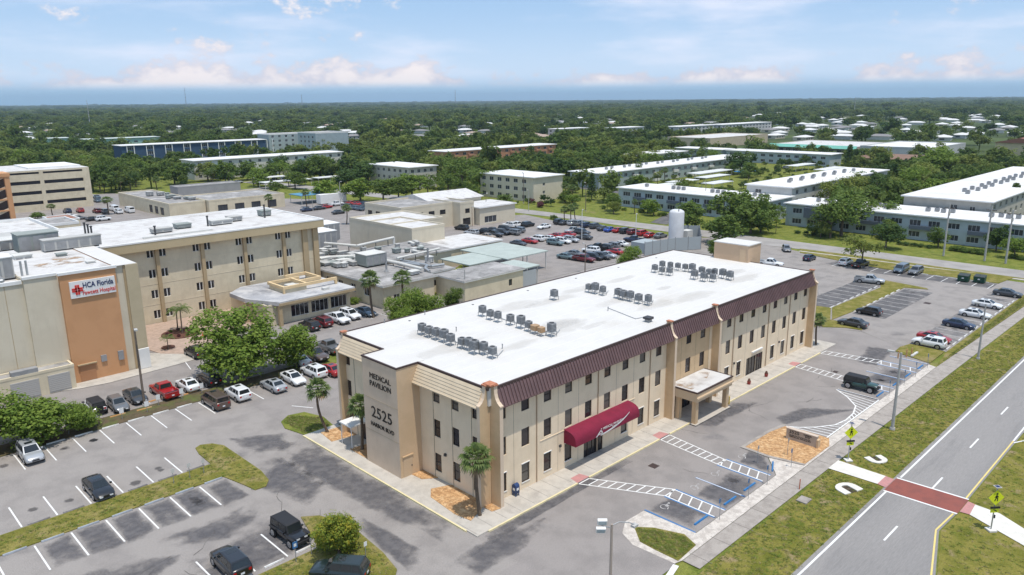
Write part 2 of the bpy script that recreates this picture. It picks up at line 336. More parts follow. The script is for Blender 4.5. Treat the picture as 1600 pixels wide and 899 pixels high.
def window_mesh(w_, h, frame, glass, mx, mz, t=.06, pane=False):
    key = (round(w_, 2), round(h, 2), frame.name, glass.name, mx, mz, pane)
    if key in WIN: return WIN[key]
    mb = MB()
    for a, b, c, d in ((0, 0, w_, t), (0, h-t, w_, h), (0, t, t, h-t), (w_-t, t, w_, h-t)): mb.box(a, -.02, b, c, .06, d)
    for i in range(1, mx+1): x = w_*i/(mx+1); mb.box(x-t*.4, -.015, t, x+t*.4, .05, h-t)
    for i in range(1, mz+1): z = h*i/(mz+1); mb.box(t, -.012, z-t*.4, w_-t, .045, z+t*.4)
    g = MB().quad((t*.5, .03, t*.5), (w_-t*.5, .03, t*.5), (w_-t*.5, .03, h-t*.5), (t*.5, .03, h-t*.5))
    if pane: WIN[key] = (mb.mesh('window', frame), g.mesh('pane', glass))
    else:
        mb.quad((t*.5, .03, t*.5), (w_-t*.5, .03, t*.5), (w_-t*.5, .03, h-t*.5), (t*.5, .03, h-t*.5), 1)
        WIN[key] = (mb.mesh('window', [frame, glass]), None)
    return WIN[key]
def window(parent, p0, u, a, z, w_, h, frame=FRAMED, glass=GLASS, mx=0, mz=0, rev=.12, pane=False, t=.06, name='window', shut=None):
    me, g = window_mesh(w_, h, frame, glass, mx, mz, t, pane)
    n = Vector((u[1], -u[0], 0)); loc = Vector((p0[0]+u[0]*a, p0[1]+u[1]*a, z))-n*rev
    o = link(name, me, parent, loc, math.atan2(u[1], u[0]))
    if g: link('pane', g, o)
    return o

# ---------------------------------------------------------------- ground and paving
struct('terrain', MB().sheet([(-9000, -9000), (14000, -9000), (14000, 14000), (-9000, 14000)], -.10), EARTH)
struct('lawn', MB().sheet([(-60, -60), (420, -60), (420, 480), (-60, 480)], -.06), GRASS)
lot = struct('parking_lot_ground', MB().sheet([(-60, -7), (-4.68, -7), (-4.68, 27.4), (10, 27.4), (10, 46.2), (-60, 46.2)], 0), ASPH_OLD)
front = struct('front_drive', MB().sheet([(-60, -22), (-4.68, -22), (-4.0, -16.6), (4.1, -16.4), (4.0, -12), (5, -10.3), (9.2, -9.6), (9.2, -15.05), (24, -15.05), (27.2, -12.5), (27.2, -9.6), (35.7, -9.9), (35.5, -15.1), (70, -15.1), (75, -9.5), (79, -2), (76, 5), (66, 5), (66, -1.95), (-4.68, -1.95), (-4.68, -7), (-60, -7)], .004), ASPH)
rlot = struct('side_parking_lot', MB().sheet([(66.2, 5.1), (76, 5.1), (79.1, -2), (75, -9.5), (77.3, -15.05), (135, -14.9), (135, -9.2), (130.6, -9.1), (130.3, 0), (128.8, 12), (131, 23), (137.5, 41), (137.5, 60), (66.2, 60)], .004), ASPH_OLD)
rear = struct('rear_parking_lot', MB().sheet([(10.1, 50), (66, 55), (66, 60.1), (137.5, 60.1), (131, 72), (130.8, 112), (134, 128), (60, 160), (60, 130), (90, 100), (62, 66), (10.1, 66)], .008), ASPH)
hosp = struct('hospital_drive', MB().sheet([(-60, 49.5), (10, 49.5), (10, 74), (0, 64.3), (-60, 64.3)], .004), ASPH)
struct('side_lane', MB().sheet([(-4.68, 27.5), (67, 26), (67, 46.2), (-4.68, 46.2)], .004), ASPH)
struct('hedge_strip', MB().sheet([(-60, 46.2), (10, 46.2), (10, 49.5), (-60, 49.5)], .05), mat('leaf_litter', (.12, .085, .05), .95, c2=(.085, .07, .035), scale=1.2, c3=(.10, .12, .03), scale3=.4, coords=W_, speck=.3))
struct('hospital_yard', MB().sheet([(10, 66), (40, 66), (92, 100), (60, 135), (140, 160), (60, 300), (-60, 300), (-60, 64.4), (0, 64.4)], -.01), ASPH)
plaza = struct('paver_plaza', MB().prism([(-5.5, 72), (-5, 69), (0, 63.6), (6, 70.5), (16, 75), (16, 86.2), (-8, 86.2), (-8, 72)], -.02, .08), PAVER)
struct('hospital_walk', MB().sheet([(-24, 64.4), (-18, 62), (-14.4, 61.5), (-5, 62.3), (.3, 63.0), (.2, 64.6), (-5, 69.5), (-8, 72), (-8.2, 64.6)], .06), CONC)
# streets
road = struct('main_road', MB().sheet([(-60, -23.7), (500, -23.7), (500, -30.2), (52.7, -30.2), (28.4, -30.2), (24.4, -30.0), (17.2, -31.9), (-60, -48)], 0), ROAD)
struct('opposite_turn_lane', MB().sheet([(52.7, -30.2), (500, -30.2), (500, -36), (58, -36)], .004), ROAD)
street = struct('back_street', MB().sheet([(139.0, -60), (148.2, -60), (147.6, 30), (147.2, 60), (142.4, 142), (128, 300), (118, 300), (134.5, 142), (137.5, 105), (137.6, 44), (140, 20)], 0), mat('street_pale', (.35, .325, .30), .93, c2=(.29, .27, .25), scale=.2, coords=W_, speck=.1))
struct('street_walk', MB().prism([(135.4, 35.1), (136.4, 35.1), (137.6, 6), (139.6, -40), (138.6, -40), (136.6, 6)], -.05, .03), CONC)
struct('garage_street', MB().sheet([(60, 250), (118, 262), (118, 272), (60, 262), (52, 320), (44, 320), (50, 250)], .006), ROAD)
struct('condo_lane', MB().sheet([(148, 88), (171, 96), (200, 140), (204, 178), (212, 178), (206, 138), (176, 92), (148, 82)], .006), ASPH_SEAL)
# front verge and long public sidewalk
struct('road_verge', MB().sheet([(-60, -18.2), (135, -18.9), (135, -23.72), (-60, -23.72)], -.02), GRASSV)
struct('far_verge', MB().sheet([(-60, -48.3), (17.3, -32.0), (24.5, -30.1), (28.4, -30.3), (52.6, -30.3), (57.9, -36.1), (135, -36.1), (135, -60), (-60, -60)], -.02), GRASSV)
swk = struct('public_sidewalk', MB().sheet([(4.9, -16.55), (69.2, -16.2), (135, -17.4), (135, -18.95), (69, -18.4), (4.9, -18.15)], .03), CONC_OLD)
for i in range(38):
    x = 6.2+i*3.4
    MB().box(x, -18.5+max(0, (x-69))*-.006, .030, x+.05, -16.3+max(0, (x-69))*-.014, .034).build('joint', mat('joint_dark', (.16, .145, .13), .95), swk)
struct('side_lot_verge', MB().sheet([(69.4, -16.2), (77.3, -15.1), (135, -14.95), (135, -17.3)], .06), GRASSD)
struct('shell_shoulder', MB().sheet([(4.9, -16.5), (69.2, -16.15), (69.6, -15.1), (35.3, -15.15), (27.2, -12.6), (24, -15.1), (9.2, -15.1), (9.1, -9.65), (6.4, -9.55), (4.7, -10.5), (3.9, -12.2), (4.1, -16.3)], .02), SAND)
isl = struct('entrance_island', MB().prism([(6.2, -10.7), (7.3, -12), (8.3, -14.5), (7.6, -16.1), (4.6, -16.3), (4.6, -14), (4.7, -12.4)], 0, .07), GRASSD)
struct('mulch_island', MB().prism([(27.4, -9.7), (28.5, -9.6), (33, -9.7), (35.6, -10.1), (36.0, -12.5), (36.0, -15.3), (34.2, -16.1), (28.2, -16.1), (27.3, -12.5)], 0, .08), MULCH)
struct('mulch_island_kerb', MB().prism([(27.1, -9.4), (33, -9.45), (35.8, -9.9), (36.2, -10.2), (35.7, -10.35), (33, -9.85), (27.5, -9.75), (27.4, -12.6), (28.2, -16.2), (27.9, -16.2), (27.0, -12.6)], 0, .11), CONC_OLD)
struct('corner_lawn', MB().prism([(70.2, -15.0), (77.2, -14.9), (77.4, -10), (75, -9.4), (72.4, -9.6), (71.5, -11)], 0, .09), GRASSD)
struct('side_lot_median', MB().prism([(78.3, 4.4), (82.2, 4.2), (81.6, 1.0), (81.1, -1.5), (79.6, -1.9), (79.2, .5), (77.0, 3.4)], 0, .1), GRASSD)
struct('side_lot_median', MB().prism([(82.3, 4.1), (89.8, 7.3), (111.2, 6.7), (116, 8.6), (118, 8.2), (116.6, 0), (115.8, -.6), (114.2, 3.3), (90, 3.6)], 0, .1), GRASSD)
struct('building_end_lawn', MB().prism([(69.5, 3), (76.5, 4.4), (82, 4.3), (89.5, 7.4), (88, 14), (72, 24), (69.5, 22)], 0, .1), GRASSD)
struct('street_corner_lawn', MB().prism([(133.8, 34), (131, 23.6), (128.8, 12.2), (130.3, 0), (130.6, -9.0), (138.4, -10), (136.6, 6), (135.8, 24), (135.2, 34.6)], 0, .1), GRASSD)
struct('street_verge', MB().sheet([(136.5, 35), (139, 36.5), (140, 20), (139.0, -40), (137.7, 6)], .02), GRASSD)
struct('lot_divider_lawn', MB().prism([(-60, 28.2), (-15.1, 28.2), (-15.0, 31.5), (-14.7, 33.1), (-14, 33.5), (-12.9, 32.9), (-12.2, 31.5), (-12.1, 23), (-12.5, 20.6), (-13.3, 19.6), (-14.4, 19.7), (-14.7, 21.4), (-15.4, 24.6), (-60, 24.6)], 0, .09), GRASSD)
struct('shrub_island', MB().prism([(-13.8, 12), (-12.5, 11), (-11.9, 9.5), (-11.5, 5.9), (-11.8, 2), (-12.4, -.8), (-13.2, -1.6), (-20.3, 1), (-28, 1.5), (-28, 6.6), (-15.4, 6.5), (-14.9, 7.6)], 0, .09), GRASSD)
struct('side_lane_island', MB().prism([(-4.6, 32.8), (-3.1, 33.9), (-1.2, 33.4), (-.3, 30.5), (-.8, 27.5), (-4.5, 27.5), (-5.2, 30.8)], 0, .09), GRASS)
# apron round the medical building
apron = struct('building_sidewalk', MB().prism([(-4.68, -1.95), (69.5, -1.95), (69.5, 3.0), (66, 3), (66, 1.05), (-.35, 1.05), (-.35, 27.4), (-4.68, 27.4)], -.05, .13), CONC)
jm = mat('joint_dark', (.16, .145, .13), .95)
for i in range(40):
    MB().box(-4.5+i*1.83, -1.7, .13, -4.47+i*1.83, 1.0, .134).build('joint', jm, apron)
ke = MB(); ke.box(-4.69, -2.10, .0, -.9-3.79, -1.95, .15)
MB().box(-4.84, -.6, 0, -4.68, 27.4, .15).build('painted_kerb', PAINT_YL, apron)
for a, b in ((-3.4, 8.6), (10.4, 22.6), (24.6, 29.0), (36.6, 55.6), (57.5, 63.8)):
    MB().box(a, -2.11, 0, b, -1.95, .15).build('painted_kerb', PAINT_YL, apron)
for a in (8.7, 22.7, 55.7):
    MB().prism([(a-.1, -2.0), (a+1.75, -2.0), (a+1.5, -.9), (a+.15, -.9)], .128, .137).build('tactile_pad', PAD_R, apron)
for pts in ([(-3.4, .3), (-1.2, 1.2), (-.4, 1.7), (-.4, 6.6), (-2.3, 7.4), (-3.3, 6.2), (-3.7, 2.2)], [(-3.0, 17.3), (-.4, 17.3), (-.4, 20.2), (-3.0, 20.6)], [(-3.4, 23.6), (-.4, 23.2), (-.4, 26.4), (-3.0, 26.6)], [(-1.7, 9.6), (-.4, 8.6), (-.4, 11.1), (-1.8, 11.1)], [(-1.0, .1), (-.05, -.1), (-.05, 1.2), (-1.0, 1.2)]):
    MB().prism(pts, .05, .17).build('mulch_bed', MULCH, apron)
# tar stains and sealed bays
def stain(pts, z=.012, m=STAIN, parent=None):
    cx, cy = sum(p[0] for p in pts)/len(pts), sum(p[1] for p in pts)/len(pts); n = len(pts)
    dense = []
    for i in range(n):
        for t in (0, .33, .67): a, b = pts[i], pts[(i+1) % n]; dense.append((a[0]+(b[0]-a[0])*t, a[1]+(b[1]-a[1])*t))
    n = len(dense); v = [(cx+(x-cx)*s, cy+(y-cy)*s, z) for s in (1.22, .92, .55) for x, y in dense]+[(cx, cy, z)]
    fs = [(k_*n+i, k_*n+(i+1) % n, (k_+1)*n+(i+1) % n, (k_+1)*n+i) for k_ in range(2) for i in range(n)]+[(2*n+i, 2*n+(i+1) % n, 3*n) for i in range(n)]
    o = MB().add(v, fs).build('worn_patch', m, parent or lot); at_ = o.data.attributes.new('fade', 'FLOAT', 'POINT')
    at_.data.foreach_set('value', [0.0]*n+[.62]*n+[1.0]*n+[1.0]); return o
stain([(-8.2, 27), (-4.9, 25), (-4.9, 2), (-7.2, 1), (-8.6, 9), (-9.5, 20)])
stain([(-14, 19.4), (-12, 13), (-8.8, 16), (-9, 25), (-12, 24)])
for i in range(6): stain([(-32+i*2.87, 24.2), (-29.7+i*2.87, 24.2), (-29.6+i*2.87, 19.2), (-32.1+i*2.87, 19.2)], .012, ASPH_SEAL if False else STAIN)
stain([(-24, 12.5), (-14.5, 12.5), (-15, 7.2), (-24, 7)]); stain([(-11.3, 7), (-9.8, 8), (-9.2, 0), (-11.9, -2)])
stain([(-4.8, -2.1), (16, -2.1), (16, -3.0), (6, -3.2), (-4.8, -3.6)]); stain([(28, -2.2), (38, -2.2), (40, -4.6), (30, -4.6)]); stain([(36, -10), (46, -14), (42, -9), (37, -8.4)]); stain([(64, -10), (73, -9.4), (72, -6), (63, -7)])
for pts in ([(-40, 16), (-30, 17), (-24, 14), (-30, 11), (-40, 12)], [(-24, 17.5), (-17, 17.5), (-15.5, 15), (-20, 13.6), (-24, 15)], [(-11, 33), (-6, 30), (-7, 26), (-11, 27)], [(9.6, -10), (13, -10), (13, -14.6), (9.6, -14.6)], [(14.8, -11.5), (21.5, -11.5), (21.5, -14.8), (14.8, -14.8)], [(24, -11), (27, -10.5), (27, -12.3), (24, -14.7)], [(57.5, -11), (64, -11), (64, -14.7), (57.5, -14.7)], [(-9, -3), (-4, -2.6), (2, -4), (-2, -6), (-8, -6)]): stain(pts, .0125)
OILM = mat('oil_spot', (.07, .065, .065), .8, coords=W_, alpha=(.8, .6, .95, .5), fade=True)
for i in range(34):      # oil spots in the stalls
    x, y = random.choice([(-30.8+2.87*random.randrange(5), 22+random.uniform(-1.2, 1.2)), (-30.8+2.87*random.randrange(5), 30.6+random.uniform(-1, 1)), (-30.6+2.89*random.randrange(8), 43.5), (random.choice([11, 16, 20, 58.6, 63, 53.4]), -12.6), (79.3+2.87*random.randrange(15), -12.4), (91+2.92*random.randrange(8), .8)])
    r_ = random.uniform(.3, .6); stain([(x+math.cos(t*PI/3)*r_, y+math.sin(t*PI/3)*r_*random.uniform(.7, 1.4)) for t in range(6)], .0205, OILM)
# cracks in the old paving
CRK = mat('crack_dark', (.075, .068, .064), .95); ck = random.Random(3)
for x, y, a, n_, pr in [(ck.uniform(-36, -9), ck.uniform(-4, 18), ck.uniform(0, 6.3), ck.randint(5, 12), lot) for _ in range(26)]+[(ck.uniform(0, 60), ck.uniform(-9, -3), ck.uniform(0, 6.3), ck.randint(3, 7), front) for _ in range(12)]+[(ck.uniform(82, 124), ck.uniform(-9, 28), ck.uniform(0, 6.3), ck.randint(4, 10), rlot) for _ in range(14)]:
    mb = MB(); k0 = len(mb.v)
    for i in range(n_):
        a += ck.uniform(-.6, .6); L_ = ck.uniform(.4, 1.1); x2, y2 = x+math.cos(a)*L_, y+math.sin(a)*L_; mb.line((x, y), (x2, y2), ck.uniform(.025, .06), .0135); x, y = x2, y2
    if (-60 < x < -9.5 and y < 19) or pr is not lot: mb.build('crack', CRK, pr)
MB().sheet([(88.2, 7.9), (112.6, 7.2), (112.6, 12.6), (88, 13)], .012).build('sealed_bay', ASPH_SEAL, rlot)
MB().sheet([(88.4, 3.2), (113.6, 2.9), (113.6, -2.1), (89, -2.1)], .012).build('sealed_bay', ASPH_SEAL, rlot)
MB().sheet([(128.6, 11), (131, 23.2), (126, 24.5), (123.6, 12), (125.2, -9), (130.2, -9), (129.9, 0)], .012).build('sealed_bay', ASPH_SEAL, rlot)
MB().sheet([(77.8, -14.9), (122, -14.8), (122, -9.8), (77.8, -9.8)], .012).build('sealed_bay', mat('asphalt_patchy', (.16, .15, .145), .9, c2=(.27, .245, .225), scale=.4, lo=.4, hi=.6, coords=W_, speck=.15), rlot)
# markings: each painted line a part of the paving it lies on
def mark(parent, a, b, w_=.12, m=PAINT_W, z=.016, name='stall_line'):
    return MB().line(a, b, w_, z).build(name, m, parent)
for k_ in range(-4, 10):
    x = -26.57+2.87*(k_-2); 
    if x < -16: mark(lot, (x, 28.5), (x, 33.3), .14)
    if -44 < x < -15.5: mark(lot, (x, 19.4), (x, 24.3), .14)
for k_ in range(9): mark(lot, (-32.1+2.89*k_, 40.95), (-32.1+2.89*k_, 45.9), .13)
for x in (-17.7, -20.6, -23.45, -26.3): mark(lot, (x, 12), (x, 7.25), .14)
for x in (-2.6, 0.4, 3.4): mark(lot, (x, 41), (x, 45.9), .13)
mark(lot, (-1.2, 36.4), (.3, 33.9), .14)
# front drive: accessible bays and crossings
for x in (9.27, 17.94): mark(front, (x, -9.6), (x, -15.0), .2, PAINT_B, name='bay_line')
mark(front, (17.94, -9.6), (17.94, -14.6), .09, PAINT_W, .02, 'bay_line')
def ladder(pts, n, m=PAINT_W):
    """Crossing: two long lines with rungs between; pts = left start/end, right start/end."""
    a, b, c, d = pts
    mark(front, a, b, .13, m, name='crossing_line'); mark(front, c, d, .13, m, name='crossing_line')
    for i in range(n+1):
        t = i/n; mark(front, (a[0]+(b[0]-a[0])*t, a[1]+(b[1]-a[1])*t), (c[0]+(d[0]-c[0])*t, c[1]+(d[1]-c[1])*t), .13, m, .020, 'crossing_bar')
def zig(x0, x1, ya, yb, n):
    mark(front, (x0, ya), (x0, yb), .13, PAINT_W, name='crossing_line'); mark(front, (x1, ya), (x1, yb), .13, PAINT_W, name='crossing_line')
    mark(front, (x0-.16, ya), (x0-.16, yb), .16, PAINT_B, name='bay_line'); mark(front, (x1+.16, ya), (x1+.16, yb), .16, PAINT_B, name='bay_line')
    for i in range(n):
        t = ya+(yb-ya)*(i+.35)/n; mark(front, (x0, t), (x1, t+.55), .13, PAINT_W, .020, 'crossing_bar')
ladder(((8.75, -2.1), (12.75, -9.5), (10.3, -2.1), (14.45, -9.5)), 9); zig(12.75, 14.35, -9.5, -14.9, 5)
ladder(((22.75, -2.1), (22.0, -9.6), (24.5, -2.1), (23.4, -9.8)), 9); zig(21.95, 23.5, -9.7, -14.7, 5)
ladder(((55.6, -2.1), (54.9, -9.0), (57.3, -2.1), (56.6, -9.0)), 8); zig(55.1, 56.6, -9.2, -14.9, 4)
ladder(((63.8, -2.1), (65.1, -9.6), (65.5, -2.2), (66.8, -9.7)), 8); zig(65.0, 66.6, -9.8, -15, 4)
for x in (60.8, 51.3, 69.6): mark(front, (x, -9.8), (x, -14.9), .16, PAINT_B, name='bay_line'); mark(front, (x+.2, -9.8), (x+.2, -14.9), .1, PAINT_W, name='bay_line')
# curved hatched corner
arc = [(51.2, -9.7), (49.6, -11.8), (47.4, -13.7), (44.9, -14.4), (42.4, -14.55), (40.1, -14.2), (38.0, -12.9), (36.6, -11.6), (35.8, -10.3)]
for i in range(len(arc)-1): mark(front, arc[i], arc[i+1], .16, PAINT_W, name='hatch_edge')
mark(front, (35.5, -15.0), (51.3, -15.0), .16, PAINT_W, name='hatch_edge'); mark(front, (51.25, -9.7), (51.3, -15), .14, PAINT_W, name='hatch_edge')
def arc_y(x):
    p = sorted(arc)
    for i in range(len(p)-1):
        if p[i][0] <= x <= p[i+1][0]: return p[i][1]+(p[i+1][1]-p[i][1])*(x-p[i][0])/(p[i+1][0]-p[i][0])
    return -15
for i in range(19):
    x = 36.1+i*.82; y = arc_y(x)
    if y > -14.75: mark(front, (x, y-.05), (min(x+(.5 if x < 43 else -.6), 51.1), -14.95), .13, PAINT_W, .020, 'hatch_bar')
mark(front, (-2.0, -18.0), (4.0, -16.5), .5, PAINT_W, name='stop_bar')
def isa(x, y, s, parent):
    """Painted wheelchair symbol, seen as on the bay floor."""
    mb = MB(); pts = [(math.cos(q*PI/9)*.42*s, math.sin(q*PI/9)*.42*s) for q in range(3, 17)]
    q = lambda a: (x+a[1], y-a[0])
    for i in range(len(pts)-1): mb.line(q(pts[i]), q(pts[i+1]), .1*s, .018)
    for a, b in (((-.1*s, .75*s), (-.05*s, .25*s)), ((-.05*s, .25*s), (.35*s, .22*s)), ((.35*s, .22*s), (.5*s, -.2*s)), ((-.05*s, .5*s), (.25*s, .48*s))): mb.line(q(a), q(b), .11*s, .0205)
    mb.sheet([q((-.1*s+.13*s*math.cos(k*PI/4), .95*s+.13*s*math.sin(k*PI/4))) for k in range(8)], .018)
    mb.build('wheelchair_symbol', mat('marking_faded', (.44, .42, .40), .85, c2=(.3, .28, .265), scale=2.5, coords=W_), parent)
for x in (11, 16.1, 19.9, 25.3, 53.2, 58.7, 63): isa(x, -10.6, .9, front)
MB().box(16.6, -5.6, .010, 17.5, -4.7, .018).build('drain_grate', IRON, front); MB().box(104.2, -4.4, .010, 105.5, -3.3, .018).build('drain_grate', IRON, rlot)
MB().box(57.2, -7.2, .010, 58.0, -6.6, .018).build('drain_grate', IRON, front)
# side lot stalls
for i in range(9): x = 88.9+i*2.92; mark(rlot, (x, 7.7), (x, 12.6), .13, PAINT_W2, .018)
for i in range(9): x = 89.5+i*2.92; mark(rlot, (x, 3.0), (x, -2.0), .13, PAINT_W2, .018)
for i in range(17): x = 77.9+i*2.87; mark(rlot, (x, -10), (x, -14.8), .13, PAINT_W2, .018)
for i in range(12): y = -8.6+i*2.8; xo = 130.3-max(0, 8-abs(y-8))*.18; mark(rlot, (124.6, y), (129.2 if y < 14 else 129.6, y), .13, PAINT_W, .018)
mark(rear, (100, 62), (134, 62), .01, PAINT_Y, .02)
for i in range(14): mark(rear, (93+i*2.7, 72.5), (93+i*2.7, 76.5), .12, PAINT_Y if i % 3 == 0 else PAINT_W2, .018)
for i in range(16): mark(rear, (125.5, 70+i*2.65), (130.4, 70+i*2.65), .12, PAINT_W2, .018)
for i in range(9): mark(rear, (14.5+i*2.75, 61.5), (14.5+i*2.75, 65.8), .12, PAINT_W2, .018)
for i in range(7): mark(hosp, (-22+i*2.87, 50), (-22+i*2.87, 55), .12, PAINT_W2, .012)
mark(hosp, (-3.8, 63.0), (-4.6, 58.9), .12, PAINT_W, .012); mark(hosp, (-.2, 62.4), (-1.0, 58.4), .12, PAINT_W, .012)
# main road paint, red crosswalk and pale paths
mark(road, (-60, -24.15), (28.4, -24.15), .18, PAINT_W, .008, 'edge_line'); mark(road, (32.2, -24.15), (300, -24.15), .18, PAINT_W, .008, 'edge_line')
for i in range(-6, 30):
    x = 19.52+12.42*i; mark(road, (x, -27.2+.003*x), (x+3.15, -27.2+.003*x), .17, PAINT_W, .008, 'lane_dash')
for a, b in (((17.2, -31.6), (24.4, -29.75)), ((24.4, -29.75), (28.4, -29.98)), ((32.3, -29.98), (49.5, -29.95)), ((0, -36.5), (17.2, -31.6))): mark(road, a, b, .14, PAINT_Y, .010, 'edge_line')
mark(road, (49.5, -29.95), (57, -29.9), .16, PAINT_W, .008, 'edge_line'); mark(road, (49, -30.1), (54.5, -32.6), .16, PAINT_W, .010, 'edge_line')
MB().sheet([(28.45, -23.9), (31.75, -23.9), (32.05, -30.25), (28.7, -30.25)], .012).build('crosswalk_surface', PAINT_R, road)
mark(road, (28.35, -23.9), (28.6, -30.25), .22, PAINT_W, .016, 'crosswalk_edge'); mark(road, (31.85, -23.9), (32.15, -30.25), .22, PAINT_W, .016, 'crosswalk_edge')
struct('crossing_path', MB().sheet([(29.05, -18.2), (31.5, -18.2), (31.4, -23.0), (29.2, -23.0)], .04), CONC_NEW)
struct('crossing_path', MB().sheet([(29.2, -31.1), (31.5, -30.95), (31.3, -33), (29.9, -35.2), (26, -41), (23.5, -41), (26.9, -35.8)], .04), CONC_NEW)
struct('tactile_paving', MB().sheet([(29.2, -23.0), (31.4, -23.0), (31.3, -23.88), (29.0, -23.88)], .042), PAD_R)
struct('tactile_paving', MB().sheet([(29.1, -30.3), (31.7, -30.3), (31.5, -30.95), (29.2, -31.1)], .042), PAD_R)
# storm inlets in the verge: pale U-shaped concrete collars with a dark throat
def inlet(cx, cy, a, s, label):
    e = empty('storm_inlet', (cx, cy, 0), a, label, 'drain inlet', 'storm inlets in the verge')
    outer = [(math.cos(t*PI/8)*1.5*s, math.sin(t*PI/8)*1.15*s) for t in range(0, 9)]+[(-1.5*s, -1.1*s), (-.55*s, -1.15*s)]+[(math.cos(PI-t*PI/6)*.5*s, .3*s+math.sin(t*PI/6)*.25*s) for t in range(0, 7)]+[(.5*s, -1.15*s), (1.5*s, -1.1*s)]
    MB().prism(outer, -.05, .09).build('collar', CONC_NEW, e)
    MB().sheet([(-.5*s, -1.1*s), (.5*s, -1.1*s), (.45*s, .5*s), (-.45*s, .5*s)], .005).build('throat', mat('dark_soil', (.05, .038, .028), 1, c2=(.1, .075, .05), scale=3), e)
q = P(1323, 763); inlet(q.x, q.y, R(-20), .8, 'pale U-shaped storm drain collar nearest below the pale crossing path')
q = P(1371, 719); inlet(q.x, q.y, R(150), .7, 'pale split storm drain collar in grass above the crossing path')
q = P(1256, 782); tag(MB().prism([(q.x-.6, q.y-.5), (q.x+.6, q.y-.5), (q.x+.6, q.y+.5), (q.x-.6, q.y+.5)], -.05, .1).build('utility_cover', CONC_OLD), 'small square concrete utility cover in the roadside grass', 'cover')

# ---------------------------------------------------------------- the medical building
BH = 11.72                                             # roof level
med = empty('medical_building', (0, 0, 0), 0, 'long three-storey cream medical building with white flat roof and brown metal eaves', 'building')
XR, YB, XL_, YF = 65.3, 25.2, -.35, 1.0
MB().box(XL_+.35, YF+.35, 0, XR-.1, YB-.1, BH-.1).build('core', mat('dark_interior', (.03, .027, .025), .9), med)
FL = ((.85, 1.95), (4.58, 1.85), (8.25, 1.32))
X0, DX, WW = .70, 3.13, 1.08
fu = (1, 0)
def med_window(p0, u, a, z, w_, h, pv):
    o = window(pv, p0, u, a, z, w_, h, FRAMED, random.choice([GLASS, GLASSB, GLASSB, GLASSC]), mz=random.choice([0, 1, 1]), rev=.10, pane=True, t=.05)
    return o
sill = MB().box(-.05, -.06, -.06, WW+.05, .1, 0).mesh('sill', WHITE)
for k_ in range(21):
    a0 = X0+DX*k_-1.02; a1 = a0+DX-.03
    a0 = max(a0, .42); a1 = min(a1, XR)
    centre = 28.2 < X0+DX*k_+.5 < 37.8
    wm = STUCCO_T if centre else STUCCO
    wx = X0+DX*k_-a0; holes = []
    for f, (z, h) in enumerate(FL):
        if f == 0 and (k_ in (4, 5, 15, 16) or 9 <= k_ <= 12): continue
        holes.append((wx, z, WW, h))
    if k_ == 4: holes.append((wx-.1, .1, a1-a0-wx+.1-.001, 2.55))
    if k_ == 5: holes.append((0.001, .1, .95, 2.55))
    if k_ == 15: holes.append((wx-.5, .1, 2.61, 2.5))
    if k_ == 16: holes.append((.001, .1, 1.9, 2.5))
    if k_ in (9, 10, 11): holes.append((.5, .1, 2.0, 2.4))
    p0 = (a0, YF)
    wall = facade(med, p0, fu, a1-a0, 0, 10.0, holes, wm, .12, 'wall_panel')
    for hh in holes:
        if hh[3] > 2.2:
            window(med, p0, fu, hh[0], hh[1], hh[2], hh[3], FRAMED, GLASS, mx=1 if hh[2] < 1.5 else 2, mz=0, rev=.1, pane=True, t=.07, name='glass_door')
        else:
            o = med_window(p0, fu, hh[0], hh[1], hh[2], hh[3], med)
            if hh[1] < 1: link('sill', sill, med, (a0+hh[0], YF, hh[1])); MB().box(a0+hh[0]-.04, YF-.07, hh[1]+hh[3], a0+hh[0]+hh[2]+.04, YF+.05, hh[1]+hh[3]+.07).build('lintel', WHITE, med)
MB().box(.42, YF+.02, -.05, XR, YF+.3, .10).build('plinth', CONC, med)
MB().box(6.4, YF-.05, 4.32, 21.9, YF+.02, 4.38).build('string_course', STUCCO, med)
# left end wall with its windows
lu = (0, -1)
def left_panel(y1, y0, wins, name='wall_panel'):
    p0 = (XL_, y1); holes = [(y1-wy, z, .98, h) for wy in wins for (z, h) in FL]
    wl = facade(med, p0, lu, y1-y0-.03, 0, 10.0, holes, STUCCO, .12, name)
    for hh in holes: med_window(p0, lu, hh[0], hh[1], hh[2], hh[3], med)
left_panel(11.2, 9.08, []); left_panel(9.05, 6.25, [9.04]); left_panel(6.22, 3.4, [6.21]); left_panel(3.37, 1.64, [3.30])
left_panel(19.9, 17.0, [18.3]); left_panel(22.9, 19.95, []); left_panel(YB, 22.95, [24.72])
MB().box(XL_+.05, 16, 0, XL_+.3, 20, 10).build('wall', STUCCO, med)
# right and rear walls
facade(med, (XR, YF), (0, 1), YB-YF, 0, BH, [], STUCCO, name='wall'); facade(med, (XR, YB), (-1, 0), XR-XL_, 0, BH, [], STUCCO, name='wall')
# roof with upstand and dark cap
rf = MB().prism([(XL_+.05, YF+.05), (XR, YF+.05), (XR, YB), (XL_+.05, YB)], 10.0, BH).build('roof', ROOFW, med)
MB().box(-2.95, 11.3, BH-.3, .5, 16.95, BH+.06).build('roof_deck', ROOFW, rf)
for nm, bx in (('cap', (.3, .78, 11.55, XR+.1, .98, 11.82)), ('cap', (XL_-.12, 1.0, 11.55, XL_+.06, 11.15, 11.82)), ('cap', (XL_-.12, 17.05, 11.55, XL_+.06, YB, 11.82)), ('cap', (XL_-.1, YB-.05, 11.55, XR+.1, YB+.15, 11.80)), ('cap', (XR-.02, 1.0, 11.55, XR+.12, YB-.06, 11.80))):
    MB().box(*bx).build(nm, CAPB, rf)
for i in range(12):     # membrane laps
    y = 2.9+i*1.85; MB().box(.2, y, BH, XR-.2, y+.05, BH+.006).build('membrane_lap', mat('membrane_lap', (.72, .70, .67), .9, coords=W_), rf)
